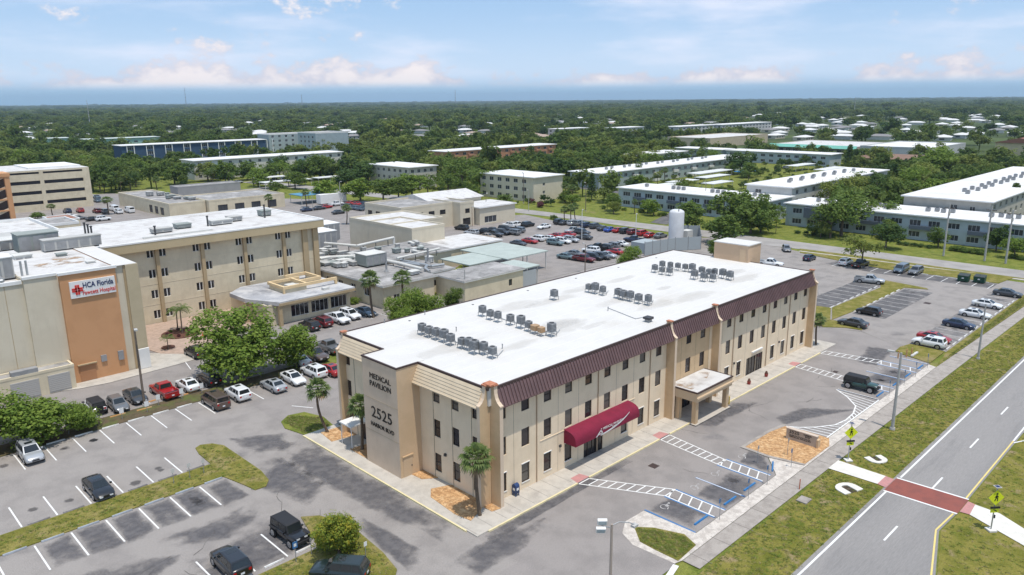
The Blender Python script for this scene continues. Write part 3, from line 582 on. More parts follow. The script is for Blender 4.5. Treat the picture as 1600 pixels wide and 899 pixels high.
# brown standing-seam eaves on the long front
def mansard(x0, x1):
    mb = MB(); mb.quad((x0, .12, 9.92), (x1, .12, 9.92), (x1, .84, 11.62), (x0, .84, 11.62)); mb.quad((x0, 1.0, 9.94), (x1, 1.0, 9.94), (x1, .12, 9.92), (x0, .12, 9.92))
    mb.quad((x0, .84, 11.62), (x1, .84, 11.62), (x1, 1.05, 11.62), (x0, 1.05, 11.62)); mb.box(x0, .08, 9.86, x1, .15, 9.96)
    mb.quad((x0, .12, 9.92), (x0, .84, 11.62), (x0, 1.0, 11.62), (x0, 1.0, 9.92)); mb.quad((x1, 1.0, 9.92), (x1, 1.0, 11.62), (x1, .84, 11.62), (x1, .12, 9.92))
    n = int((x1-x0)/.42)
    for i in range(n+1):
        x = x0+(x1-x0)*i/n; v = [(x-.03, .10, 9.94), (x+.03, .10, 9.94), (x+.03, .82, 11.64), (x-.03, .82, 11.64), (x-.03, .04, 9.97), (x+.03, .04, 9.97), (x+.03, .76, 11.67), (x-.03, .76, 11.67)]
        mb.add(v, [(4, 5, 6, 7), (0, 4, 7, 3), (1, 2, 6, 5), (0, 1, 5, 4)])
    return mb.build('metal_eave', BROWN, med)
for a, b in ((.45, 27.95), (28.45, 37.8), (38.3, XR-.1)): mansard(a, b)
# beige lapped eaves on the end wall
def mansard_l(y0, y1):
    mb = MB(); n = 6; A = Vector((-1.22, 0, 9.92)); B_ = Vector((-.46, 0, 11.62))
    for i in range(n):
        a = A.lerp(B_, i/n); b = A.lerp(B_, (i+1)/n); o = Vector((-.06, 0, -.02))
        mb.quad((a.x+o.x, y1, a.z+o.z), (a.x+o.x, y0, a.z+o.z), (b.x, y0, b.z), (b.x, y1, b.z)); mb.quad((a.x, y1, a.z), (a.x, y0, a.z), (a.x+o.x, y0, a.z+o.z), (a.x+o.x, y1, a.z+o.z))
    mb.quad((XL_, y0, 9.94), (XL_, y1, 9.94), (-1.24, y1, 9.92), (-1.24, y0, 9.92))
    for y in (y0, y1): mb.quad((-1.25, y, 9.9), (-.48, y, 11.62), (XL_, y, 11.62), (XL_, y, 9.9))
    mb.quad((B_.x, y0, B_.z), (XL_, y0, B_.z), (XL_, y1, B_.z), (B_.x, y1, B_.z)); mb.box(-1.3, y0, 9.84, -1.22, y1, 9.95)
    return mb.build('lapped_eave', BEIGE, med)
mansard_l(1.65, 11.15); mansard_l(17.06, 24.55)
# curved fin walls
prof = [(0, 0), (0, 10.05), (-.07, 10.12), (-.05, 10.22), (.12, 10.30), (.36, 10.50), (.55, 10.80), (.67, 11.20), (.72, 11.60), (.72, 11.95), (1.25, 11.95), (1.25, 0)]
def fin(loc, rz, t=.42):
    mb = MB(); n = len(prof)
    v = [(0, y, z) for y, z in prof]+[(t, y, z) for y, z in prof]
    mb.add(v, [tuple(range(n))[::-1], tuple(range(n, 2*n))], 0); mb.add(v, [(i, (i+1) % n, (i+1) % n+n, i+n) for i in range(n)], 1)
    o = mb.build('fin_wall', [STUCCO_T, mat('stucco_fin_edge', (.66, .52, .385), .92)], med); o.location = loc; o.rotation_euler = (0, 0, rz)
    MB().box(-.06, .64, 11.95, t+.06, 1.34, 12.08).build('terracotta_cap', TERRA, o); return o
fin((.02, -.05, 0), 0); fin((27.98, -.05, 0), 0); fin((37.85, -.05, 0), 0); fin((XR-.2, -.05, 0), 0)
MB().box(.03, 1.19, 0, .43, 1.65, 11.95).build('corner_pier', STUCCO_T, med)
fin((-1.25, 1.66, 0), -PI/2); fin((-1.25, 25.0, 0), -PI/2)
MB().box(-.40, .70, 12.0, .50, 1.72, 12.14).build('terracotta_cap', TERRA, med)
# sign tower at the end wall
TX, TY0, TY1, TH = -3.1, 11.15, 17.05, 11.8
tw = MB(); tw.quad((TX, TY0, 0), (XL_+.1, TY0, 0), (XL_+.1, TY0, TH), (TX, TY0, TH)); tw.build('tower_side', mat('stucco_tower_side', (.60, .44, .285), .92, c2=(.56, .41, .26), scale=.5, coords=W_), med)
tw = MB(); tw.quad((TX, TY1, 0), (TX, TY0, 0), (TX, TY0, TH), (TX, TY1, TH)); tw.quad((XL_, TY1, 0), (TX, TY1, 0), (TX, TY1, TH), (XL_, TY1, TH))
face = tw.build('tower_face', STUCCO_S, med)
for bx in ((TX-.05, TY0-.05, TH-.12, TX+.12, TY1+.05, TH+.04), (TX+.12, TY0-.05, TH-.12, XL_, TY0+.12, TH+.04), (TX+.12, TY1-.12, TH-.12, XL_, TY1+.05, TH+.04)): MB().box(*bx).build('cap', CAPB, med)
for z in (3.9, 7.5): MB().box(TX-.012, TY0, z, TX, TY1, z+.03).build('reveal_joint', TAND, face)
for txt, sz, z, xs in (('MEDICAL', .80, 10.02, 1.1), ('PAVILION', .80, 9.18, 1.06), ('2525', 1.7, 6.05, 1.08), ('HARBOR BLVD', .64, 4.72, .95)):
    text_on(face, txt, sz, (TX-.03, 13.95, z), (0, -1), SIGNB, xs, .03)
o = MB().box(-2.75, TY0-.05, .13, -1.6, TY0, 2.3).build('service_door', mat('door_tan', (.56, .42, .28), .8), med)
MB().box(-1.78, TY0-.11, 1.1, -1.7, TY0-.05, 1.25).build('door_handle', DARKM, o); MB().box(-2.85, TY0-.12, 2.3, -1.5, TY0-.01, 2.42).build('door_hood', STUCCO_T, o)
# stair tower rising over the far end of the roof
pt = MB().box(XR-.9, 10.9, 0, 68.4, 16.9, 14.35).build('stair_tower', mat('stucco_stair', (.58, .41, .27), .92, c2=(.54, .38, .25), scale=.5, coords=W_), med)
MB().box(XR-1.0, 10.8, 14.35, 68.5, 17.0, 14.5).build('stair_tower_roof', ROOFW, pt); MB().box(XR-.94, 11.3, BH, XR-.9, 12.3, BH+2.05).build('roof_door', mat('door_tan2', (.62, .44, .28), .8), pt)
# small end entrance with a white canopy
e_ = MB().box(-2.9, 20.3, 2.6, XL_, 22.6, 2.75).build('door_canopy', WHITE, med)
for y in (20.45, 22.45): MB().cyl((-2.75, y, .1), (-2.75, y, 2.6), .05).build('canopy_post', WHITE, e_)
MB().box(XL_-.06, 20.7, .12, XL_-.0, 22.0, 2.35).build('end_door', FRAMED, med)
# porch over the main entrance
po = MB(); po.box(28.45, -3.0, 2.95, 36.25, .9, 4.1).box(28.3, -3.15, 3.35, 36.4, -3.0, 3.55)
porch = po.build('entrance_porch', mat('stucco_porch', (.60, .455, .30), .92), med)
MB().box(28.55, -2.9, 4.1, 36.15, .95, 4.14).build('porch_roof', ROOFD, porch)
for bx in ((28.38, -3.08, 4.02, 36.32, -2.9, 4.17), (28.38, -2.9, 4.02, 28.55, .9, 4.17), (36.15, -2.9, 4.02, 36.32, .9, 4.17)): MB().box(*bx).build('cap', CAPB, porch)
MB().sheet([(28.9, -2.0), (31, -1.6), (30.4, .6), (28.9, .7)], 4.147).build('roof_stain', RUSTY, porch); MB().sheet([(33.4, -1.2), (35.4, -.4), (35.2, .8), (33.2, .2)], 4.147).build('roof_stain', RUSTY, porch)
for x in (28.7, 35.5):
    for y in (-2.75, -.5): MB().box(x, y, 0, x+.55, y+.55, 2.95).build('porch_column', STUCCO_T, porch)
MB().box(28.45, -3.0, .12, 36.25, -1.9, .14).build('porch_floor', CONC, porch)
# red awning with white lettering
aw = MB(); ax0, ax1 = 9.95, 20.65; pr = [(1.0, 4.45), (.4, 4.38), (-.05, 4.25), (-.36, 4.05), (-.53, 3.78), (-.60, 3.4), (-.60, 2.98)]
n = len(pr); v = [(ax0, y, z) for y, z in pr]+[(ax1, y, z) for y, z in pr]
aw.add(v, [(i, i+1, i+1+n, i+n) for i in range(n-1)], 0, True)
for x in (ax0, ax1): aw.add([(x, y, z) for y, z in pr]+[(x, 1.0, 2.98)], [tuple(range(n+1))])
awn = aw.build('awning', AWN, med)
ay = -.615
lo = text_on(awn, 'MEDICAL PAVILION', .40, (16.0, ay-.012, 3.62), (1, 0), PAINT_W, 1.0, .01, tilt=-.05); text_on(awn, 'CLINIC', .26, (16.2, ay-.012, 3.33), (1, 0), PAINT_W, 1.0, .01)
sw = MB(); L_ = 24
for i in range(L_):
    t0, t1 = i/L_, (i+1)/L_
    def pz(t): return (13.9+4.9*t, 3.02+.16*math.sin(t*2)+.95*t*t*t)
    a, b = pz(t0), pz(t1); w0 = .05+.05*math.sin(PI*t0); w1 = .05+.05*math.sin(PI*t1)
    sw.quad((a[0], ay, a[1]-w0), (b[0], ay, b[1]-w1), (b[0], ay, b[1]+w1), (a[0], ay, a[1]+w0))
for pts in ([(13.1, 3.0), (13.3, 3.0), (14.05, 3.55), (13.9, 3.62)], [(13.9, 3.62), (14.05, 3.55), (14.35, 3.05), (14.15, 3.05)], [(13.4, 3.1), (14.2, 3.18), (14.2, 3.26), (13.5, 3.2)], [(14.0, 3.62), (14.1, 3.7), (14.0, 3.78), (13.9, 3.7)]):
    sw.quad(*[(x, ay, z) for x, z in pts])
sw.build('awning_emblem', PAINT_W, awn)
# wall lamps and downpipes
for x in (9.2, 43.6, 56.2): MB().box(x, .84, 2.75, x+.25, 1.0, 3.0).build('wall_lamp', DARKM, med)
MB().box(-.55, 7.2, 3.0, XL_, 7.45, 3.25).build('wall_lamp', DARKM, med)
for x in (5.9, 15.3, 24.6, 43.2, 52.6, 58.9): MB().cyl((x, .93, .2), (x, .93, 9.9), .05, n=6).build('downpipe', mat('pipe_tan', (.42, .30, .20), .8), med)
MB().box(48.4, .82, 3.15, 51.3, 1.0, 3.32).build('door_sign', WHITE, med)

# ---------------------------------------------------------------- plant on the roof: every condenser stands on its own frame
def condenser_proto(brown=False):
    e = empty('condenser', (0, 0, 0)); m = ACB if brown else ACM
    mb = MB(); s, z0, z1 = .43, .55, 1.38 if not brown else 1.2
    oct_ = [(s, -s+.12), (s, s-.12), (s-.12, s), (-s+.12, s), (-s, s-.12), (-s, -s+.12), (-s+.12, -s), (s-.12, -s)]
    mb.prism(oct_, z0, z1)
    for i in range(9):
        for a, b in (((-s, -s), (s, -s)), ((s, -s), (s, s)), ((s, s), (-s, s)), ((-s, s), (-s, -s))):
            pass
    mb.build('casing', m, e)
    lv = MB()
    for i in range(5):
        z = z0+.08+i*.14; q = [(x*1.03, y*1.03) for x, y in oct_]; lv.prism(q, z, z+.05)
    lv.build('louvre', mat('louvre_grey', (.11, .115, .12), .6) if not brown else m, e)
    tp = MB(); ring = 14
    for r0, r1, zz in ((.40, .30, z1+.03),):
        v = [(math.cos(2*PI*i/ring)*r, math.sin(2*PI*i/ring)*r, zz) for r in (r0, r1) for i in range(ring)]
        tp.add(v, [(i, (i+1) % ring, (i+1) % ring+ring, i+ring) for i in range(ring)])
    tp.cyl((0, 0, z1), (0, 0, z1+.035), .30, n=14, m=1)
    for i in range(4): a = PI*i/4; tp.box(-.3 if i % 2 else -.02, -.02, z1+.036, .3 if i % 2 else .02, .02, z1+.05)
    tp.build('fan_grille', [GREYB, BLACK], e)
    st = MB()
    for x in (-.4, .4):
        for y in (-.4, .4): st.box(x-.03, y-.03, 0, x+.03, y+.03, .55)
    st.box(-.45, -.45, .47, .45, -.38, .55).box(-.45, .38, .47, .45, .45, .55)
    st.build('stand', STEEL, e); return e
PROTO = []
acp = condenser_proto(); acb = condenser_proto(True)
r1 = [(500+x/5.32, 500+y/5.32) for x, y in ((848, 62), (905, 82), (965, 102), (1030, 122), (1085, 147), (1180, 172), (1238, 187), (1283, 217), (1360, 222), (1433, 252))]
r2 = [(753.8, 483.8), (766, 489), (778, 492.5), (797.5, 497), (814, 502), (826, 506.5), (836, 510, 1), (846, 513.5, 1), (862, 514)]
r3 = [(866, 459)]
r4 = [(920, 447.5), (930, 449.5), (942, 452)]
r5 = [(966, 456.5), (974, 459), (985, 461), (998, 464.5), (1013, 467)]
r6 = [(800+x/4, 300+y/4) for x, y in ((893, 470), (940, 447), (938, 482), (990, 452), (985, 488), (1037, 456), (1083, 463), (1127, 470))]
r7 = [(800+x/4, 300+y/4) for x, y in ((1187, 487), (1140, 512), (1200, 524), (1232, 499), (1257, 526), (1267, 496), (1317, 506), (1363, 516))]
used = set()
for grp, rows in (('in the row nearest the sign tower', r1), ('in the second row of the white roof', r2), ('standing alone near the rear roof edge', r3), ('in the trio at mid roof', r4), ('in the row of five at mid roof', r5), ('in the far cluster left', r6), ('in the far cluster right', r7)):
    order = sorted(rows)
    for i, r in enumerate(order):
        br = len(r) > 2; src = acb if br else acp
        o = src if id(src) not in used else copy_tree(src); used.add(id(src))
        q = P(r[0], r[1], BH+.85); o.location = (q.x, q.y, BH+.006); o.rotation_euler = (0, 0, random.choice([0, 0, .05, -.06])); s = random.uniform(.80, .98); o.scale = (s, s, s*random.uniform(.95, 1.15) if not br else .8)
        tag(o, ('low brown' if br else 'grey')+' rooftop condenser, '+(ordinal(i+1)+' from the left ' if len(order) > 1 else '')+grp, 'condenser', 'condensers on the white roof')
# ponding marks and drains on the membrane
PONDM = mat('ponding_mark', (.36, .325, .275), .95, c2=(.45, .41, .35), scale=.8, coords=W_, alpha=(.4, .5, .95, .15), fade=True)
pr_ = random.Random(17)
for i in range(16):
    x, y = pr_.uniform(3, 62), pr_.uniform(3, 23); a, b = pr_.uniform(1.2, 4.5), pr_.uniform(.6, 1.8)
    o = stain([(x+math.cos(t)*a*pr_.uniform(.8, 1.2), y+math.sin(t)*b*pr_.uniform(.8, 1.2)) for t in [j*PI/4 for j in range(8)]], BH+.009, PONDM, rf); o.name = 'ponding_mark'
for i in range(6): MB().cyl((8+i*10, 23.6, BH+.002), (8+i*10, 23.6, BH+.03), .16, n=10).build('roof_drain', DARKM, rf)
for grp in (r1, r2, r4, r5, r6, r7):
    a, b = P(*min(grp)[:2], BH+.85), P(*max(grp)[:2], BH+.85); d = (b-a).normalized(); nrm = Vector((-d.y, d.x, 0))*.75
    MB().cyl((a.x+nrm.x, a.y+nrm.y, BH+.07), (b.x+nrm.x, b.y+nrm.y, BH+.07), .04, n=6).build('conduit', STEEL, rf)
    MB().cyl((b.x+nrm.x, b.y+nrm.y, BH+.07), (b.x+nrm.x+1.6, b.y+nrm.y+.9, BH+.07), .04, n=6).build('conduit', STEEL, rf)
# small roof things
q = P(1013, 499, BH+.3); e = empty('roof_vent', (q.x, q.y, BH), 0, 'small dark hooded vent near the front edge of the white roof', 'vent'); MB().box(-.3, -.3, 0, .3, .3, .35).build('curb', GREYB, e); MB().prism([(-.45, -.45), (.45, -.45), (.45, .45), (-.45, .45)], .35, .6).build('hood', DARKM, e)
mb = MB(); pp = [P(950, 482, BH), P(993, 499, BH), P(1008, 496, BH)]
for a, b in zip(pp, pp[1:]): mb.cyl((a.x, a.y, BH+.06), (b.x, b.y, BH+.06), .035, n=6)
tag(mb.build('roof_pipe', STEEL), 'thin grey pipe run bent across the middle of the white roof', 'pipe')
for i, (x, y) in enumerate(((950, 486), (713, 518), (785, 545), (601, 505), (664, 492))):
    q = P(x, y, BH); tag(MB().cyl((q.x, q.y, BH), (q.x, q.y, BH+.5), .05, n=8).cyl((q.x, q.y, BH+.45), (q.x, q.y, BH+.52), .08, n=8).build('vent_pipe', GREYB), 'thin vent pipe, '+ordinal(sorted([601, 664, 713, 785, 950]).index(x)+1)+' from the left on the white roof', 'vent pipe', 'vent pipes on the white roof')

# ---------------------------------------------------------------- other buildings
def grid(L, floors, pitch, w_, h, z0=.9, fh=3.0, start=1.2, end=1.0, skip=()):
    r = []; i = 0; a = start
    while a+w_ < L-end:
        for f in range(floors):
            if (i, f) not in skip: r.append((a, z0+f*fh, w_, h))
        a += pitch; i += 1
    return r
def block(name, label, x0, x1, y0, y1, h, wall, roof, F=(), Lf=(), over=.0, par=.25, frame=FRAMEW, glass=GLASSF, mx=1, mz=0, cat='building', parent=None, z0=0, rim=None, rev=.14, fascia=None, group=None):
    """Building: walls with openings, window parts, roof with upstand or overhang."""
    e = parent or empty(name, ((x0+x1)/2, (y0+y1)/2, 0), 0, label, cat, group)
    ox, oy = (e.location.x, e.location.y) if not parent else (parent.location.x, parent.location.y)
    x0, x1, y0, y1 = x0-ox, x1-ox, y0-oy, y1-oy
    for p0, u, L, hs in (((x0, y0), (1, 0), x1-x0, F), ((x0, y1), (0, -1), y1-y0, Lf), ((x1, y0), (0, 1), y1-y0, ()), ((x1, y1), (-1, 0), x1-x0, ())):
        facade(e, p0, u, L, z0, h, list(hs), wall, rev, 'wall')
        for a, z, w_, hh in hs: window(e, p0, u, a, z, w_, hh, frame, glass, mx if w_ < 2.5 else mx+1, mz, rev=rev-.02, t=.07)
    if over:
        r = MB().box(x0-over, y0-over, h, x1+over, y1+over, h+.28).build('roof', roof, e)
        if fascia: MB().box(x0-over-.03, y0-over-.03, h-.05, x1+over+.03, y1+over+.03, h+.2).build('fascia', fascia, r)
    else:
        r = MB().sheet([(x0, y0), (x1, y0), (x1, y1), (x0, y1)], h-par).build('roof', roof, e)
        m = rim or wall; t = .25
        for bx in ((x0-.04, y0-.04, h-par-.2, x1+.04, y0+t, h+.04), (x0-.04, y1-t, h-par-.2, x1+.04, y1+.04, h+.04), (x0-.04, y0+t, h-par-.2, x0+t, y1-t, h+.04), (x1-t, y0+t, h-par-.2, x1+.04, y1-t, h+.04)): MB().box(*bx).build('parapet', m, r)
    return e
# ----- hospital sign tower
hca = empty('hospital_sign_tower', (-20, 75, 0), 0, 'tall cream and orange hospital block with the white hospital sign', 'building')
def rel(e, mb): return mb
def at(e, *bx): return (bx[0]-e.location.x, bx[1]-e.location.y, bx[2], bx[3]-e.location.x, bx[4]-e.location.y, bx[5])
HT = 15.1
MB().box(*at(hca, -50, 65.6, 0, -21.9, 85.8, 14.6)).build('wall_block', CREAM2, hca)
MB().box(*at(hca, -21.9, 65.1, 0, -17.95, 85.8, HT)).build('wall_block', CREAM2, hca)
ob = MB().box(*at(hca, -17.95, 64.5, 0, -11.05, 85.8, HT)).build('orange_wall', ORANGE, hca)
MB().box(*at(hca, -11.05, 64.9, 0, -10.0, 85.8, HT+.1)).build('wall_block', CREAM2, hca)
MB().box(*at(hca, -9.75, 64.5, 0, -8.1, 85.9, HT+.1)).build('end_wall', mat('tan_wall', (.50, .415, .275), .92, c2=(.47, .39, .255), scale=.4, coords=W_), hca)
MB().box(*at(hca, -10.0, 64.75, 0, -9.75, 85.8, HT)).build('joint_recess', TAND, hca)
rr = MB().box(*at(hca, -49.9, 66, 14.6, -22, 85.8, 14.64)).build('roof', ROOFD, hca)
MB().box(*at(hca, -21.8, 65.4, HT, -11.2, 85.8, HT+.05)).build('roof_deck', ROOFD, rr); MB().box(*at(hca, -11.1, 64.6, HT+.1, -8.2, 86, HT+.16)).build('roof_deck', ROOFW, rr)
for bx in ((-18.1, 64.3, HT-.05, -10.9, 64.7, HT+.3), (-22.0, 64.95, HT-.05, -18.1, 65.35, HT+.3), (-50, 65.45, 14.5, -22.0, 65.85, 14.95)): MB().box(*at(hca, *bx)).build('coping', WHITE, rr)
for x in (-24.0,): MB().box(*at(hca, x, 65.58, 0, x+.06, 65.6, 14.5)).build('joint', TAND, hca)
MB().sheet([(2.2, -4.5), (7, -4), (8.5, 1), (6, 4), (2.5, 2), (1, -1)], HT+.056).build('roof_stain', RUSTY, rr); MB().sheet([(-6, -8), (-2.5, -8), (-3, -5), (-6, -5)], 14.65).build('roof_stain', RUSTY, rr)
# hospital sign: white board, red cross emblem, two lines of lettering
sg = MB().box(*at(hca, -16.95, 64.28, 11.75, -11.35, 64.5, 14.0)).build('sign_board', WHITE, hca)
NAVY = mat('sign_navy', (.012, .025, .10), .5); SRED = mat('sign_red', (.62, .04, .03), .5)
def sgp(x, z, y=64.25): return (x+20, y-75, z)
text_on(sg, 'HCA Florida', 1.0, sgp(-13.5, 13.3, 64.255), (1, 0), NAVY, .74, .015, fat=.018)
text_on(sg, 'Fawcett Hospital', .80, sgp(-13.45, 12.3, 64.255), (1, 0), SRED, .76, .015, fat=.01)
cr = MB(); cx, cz = -16.08, 12.85
for dx, dz in ((.36, 0), (-.36, 0), (0, .36), (0, -.36)):
    for s in (-1, 1):
        o_ = (.16*s if dz else 0, .16*s if dx else 0); x, z = cx+dx+o_[0]*.9, cz+dz+o_[1]*.9; a = (.30, .12) if dx else (.12, .30)
        cr.box(x+20-a[0], -10.79, z-a[1], x+20+a[0], -10.73, z+a[1])
cr.build('emblem', SRED, sg)
# low bay with shutters at the foot of the tower
block('x', '', -50, -18.2, 62.9, 65.3, 3.3, CREAM, ROOFG, parent=hca, par=.1, F=[])
for x, w_ in ((-25.6, 3.2), (-21.4, 2.6)):
    sh = MB(); sh.box(*at(hca, x, 62.84, .1, x+w_, 62.9, 2.5))
    for i in range(9): z = .3+i*.25; sh.box(*at(hca, x+.03, 62.80, z, x+w_-.03, 62.84, z+.2))
    sh.build('shutter', mat('shutter_grey', (.44, .42, .39), .7), hca)
MB().box(*at(hca, -25.3, 62.9, 3.3, -22.3, 63.9, 3.9)).build('skylight', GREYB, hca)
d_ = MB().box(*at(hca, -17.2, 64.43, .1, -15.2, 64.5, 2.4)).build('service_door', mat('door_brown', (.40, .20, .10), .8), hca); MB().box(*at(hca, -17.4, 64.2, 2.4, -15, 64.5, 2.55)).build('door_hood', TAND, d_)
MB().box(*at(hca, -14.4, 64.3, 2.3, -13.7, 64.5, 3.2)).build('wall_vent', GREYB, hca); MB().box(*at(hca, -12.2, 64.25, 2.0, -11.5, 64.5, 3.3)).build('wall_box', GREYB, hca)
tag(MB().box(-9.6, 63.9, .1, -8.2, 64.2, 3.0).build('notice_board', WHITE), 'white panel leaning at the foot of the tan tower corner', 'board')
# plant on the sign tower roof
def plant_box(name, label, x0, x1, y0, y1, z0, z1, m, hood=None, cat='roof plant'):
    e = empty(name, ((x0+x1)/2, (y0+y1)/2, z0), 0, label, cat, 'plant on the hospital roofs'); a, b = (x1-x0)/2, (y1-y0)/2; h = z1-z0
    MB().box(-a, -b, .2, a, b, h).build('casing', m, e); MB().box(-a*.9, -b*.9, 0, a*.9, b*.9, .2).build('skid', DARKM, e)
    MB().box(-a-.1, -b-.1, h, a+.1, b+.1, h+.12).build('lid', hood or m, e)
    n = max(2, int((x1-x0)/1.4))
    for i in range(n): w_ = 2*a/n; MB().box(-a+i*w_+.15, -b-.05, .4, -a+(i+1)*w_-.15, -b, h-.25).build('access_panel', GREYB, e)
    return e
GREYL = colmat('plant_grey_light', (.47, .46, .43)); GREYG = colmat('plant_grey_green', (.30, .325, .30)); GREYW = colmat('plant_offwhite', (.62, .61, .57))
plant_box('air_handler', 'boxy pale air handler with white lid above the orange wall', -24.6, -22.0, 68.5, 71.5, 14.7, 17.6, GREYL, WHITE)
plant_box('air_handler', 'tall grey green plant house left of the long ward roof', -17.5, -12.0, 86.5, 90, 14.7, 17.6, GREYG)
plant_box('air_handler', 'grey concrete plant enclosure in front of the long ward roof', -15, -7.0, 83.0, 84.9, 15.15, 16.9, GREYL)
plant_box('air_handler', 'small dark plant unit among ducts at the far left roof', -27.6, -25.6, 74, 77, 14.7, 16.9, GREYG)
plant_box('air_handler', 'low off-white duct box at the left edge of the tower roof', -28, -26, 82, 85, 14.7, 16.2, GREYW)
for i, (x, y, a, b_, h, m_) in enumerate(((-28.5, 70, 1.6, 2.5, 1.2, GREYL), (-30, 88, 5, 3, 2.4, GREYG), (-22, 92, 6, 4, 1.6, GREYW), (-27, 94, 3.4, 4, 2.8, GREYL), (-19.5, 80, 2.2, 2.2, 1.0, GREYW), (-14.5, 78, 1.2, 1.2, .8, GREYG), (-13, 69.5, 1.0, 1.0, .7, GREYW), (-25, 79, 3, 2, 1.1, GREYG), (-19, 97, 5, 5, 1.4, GREYL), (-30, 79, 2, 3, 1.4, mat('plant_rust', (.28, .17, .11), .9)))):
    plant_box('roof_unit', 'rooftop unit, '+ordinal(i+1)+' of the clutter at the left edge roofs', x, x+a, y, y+b_, 14.65, 14.65+h, m_)
mb = MB()
for x in (-21.4, -20.8): mb.cyl((x, 67.5, HT), (x, 67.5, HT+2.0), .14, n=8)
tag(mb.build('exhaust_flue', STEEL), 'pair of steel exhaust flues beside the pale air handler', 'flue')
mb = MB()
for i, (a, b) in enumerate((((-27, 67, 15.1), (-23.8, 66.4, 15.1)), ((-27, 67.6, 15.1), (-24, 67.0, 15.1)), ((-23.8, 66.4, 15.1), (-23.8, 68.5, 15.3)))): mb.cyl(a, b, .22, n=8)
tag(mb.build('duct_run', STEEL), 'silver ducts lying behind the cream parapet at far left', 'duct')
# ----- blocks behind the tower at the far left
block('hospital_rear_wing', 'white-roofed hospital wing behind the tower at the left edge', -60, -2, 104, 150, 12.2, CREAM, ROOFD, par=.6, rim=WHITE)
block('hospital_link_block', 'small brown and white link block beside the garage foot', 2, 12, 166, 178, 8.0, CREAM, ROOFG, par=.4, rim=WHITE)
block('brick_gable_block', 'low brick-roofed block with white upstand near the garage', 9.5, 16, 180, 190, 7.0, CREAM, mat('roof_brick', (.30, .15, .10), .9), par=.2, rim=WHITE)
# ----- four-storey ward block
wd = empty('hospital_ward_block', (17, 112, 0), 0, 'four-storey cream hospital ward block with tan roof band', 'building')
WX0, WX1, WY, WH = -8, 33.0, 86.3, 13.0
hs = []
pairs = [2.9, 6.2]; 
for c in (2.1, 9.85, 17.7, 25.5):
    for f in range(4):
        for s in (-1.55, .5): hs.append((c-WX0+s, .83+f*3.55, 1.12, 1.48))
facade(wd, (WX0-17, WY-112), (1, 0), WX1-WX0, 0, WH, hs, CREAM, .18, 'wall')
for a, z, w_, h in hs:
    o = window(wd, (WX0-17, WY-112), (1, 0), a, z, w_, h, FRAMEW, GLASS, mx=0, rev=.15, t=.05)
    MB().box(WX0-17+a+w_/2-.07, WY-112+.05, z, WX0-17+a+w_/2+.07, WY-112+.14, z+h).build('mullion_panel', FRAMEW, o).parent = wd
for i in range(3): MB().box(WX0-17, WY-112-.03, 3.3+i*3.55, WX1-17, WY-112, 3.36+i*3.55).build('string_course', CREAM2, wd)
for c in (2.1, 9.85, 17.7, 25.5): MB().box(c-17-.3, WY-112-.45, 0, c-17+.3, WY-112-.05, WH).build('pilaster', TAND, wd)
for c in (29.9, 32.2): MB().box(c-17-.5, WY-112-.5, 0, c-17+.6, WY-112-.05, WH).build('pilaster', TAND, wd)
facade(wd, (WX1-17, WY-112), (0, 1), 24, 0, WH, [], CREAM); facade(wd, (WX0-17, WY+24-112), (0, -1), 24, 0, WH, [], CREAM)
rb = MB().box(WX0-17.2, WY-113.2, WH-.05, WX1-16.2, WY+24.4-112, WH+1.4).build('roof_band', mat('tan_band', (.50, .40, .245), .92, c2=(.47, .375, .225), scale=.3, coords=W_), wd)
MB().box(WX0-17, WY-113.0, WH+1.4, WX1-16.4, WY+24.2-112, WH+1.44).build('roof', ROOFD, rb)
for bx in ((WX0-17.25, WY-113.25, WH+1.35, WX1-16.15, WY-112.85, WH+1.6), (WX1-16.55, WY-112.85, WH+1.35, WX1-16.15, WY+24.4-112, WH+1.6), (WX0-17, WY+24-112, WH+1.35, WX1-16.6, WY+24.4-112, WH+1.6)): MB().box(*bx).build('coping', WHITE, rb)
for i, (x, y, a, b, h) in enumerate(((4, 92, 3.4, 1.6, .8), (9, 94, 2.6, 2, .8), (15, 93, 4, 1.8, .9), (19.5, 95, 2.4, 2.2, .9), (27, 97, 2, 2, 1.1))):
    plant_box('roof_unit', 'low roof unit, '+ordinal(i+1)+' from the left on the ward roof', x, x+a, y, y+b, WH+1.45, WH+1.45+h, (GREYL, GREYG, GREYW)[i % 3])
STK = [(*P(a, b, WH+1.4).xy, c) for a, b, c in ((243, 368, 1.6), (325, 354, 1.9), (414, 341, 2.6), (134, 368, 2.2), (139, 369, 2.0), (144, 370, 1.8))]
for i, (x, y, h) in enumerate(STK):
    tag(MB().cyl((x, y, WH+1.4), (x, y, WH+1.4+h), .16, n=8).cyl((x, y, WH+1.3+h), (x, y, WH+1.5+h), .24, n=8).build('exhaust_stack', DARKM), 'dark exhaust stack, '+ordinal(sorted(q[0] for q in STK).index(x)+1)+' from the left on the ward roof', 'stack', 'stacks on the ward roof')
tag(MB().box(1, 88.2, WH+1.44, 13, 88.6, WH+1.75).build('roof_duct', GREYW), 'long low duct along the ward roof front', 'duct')
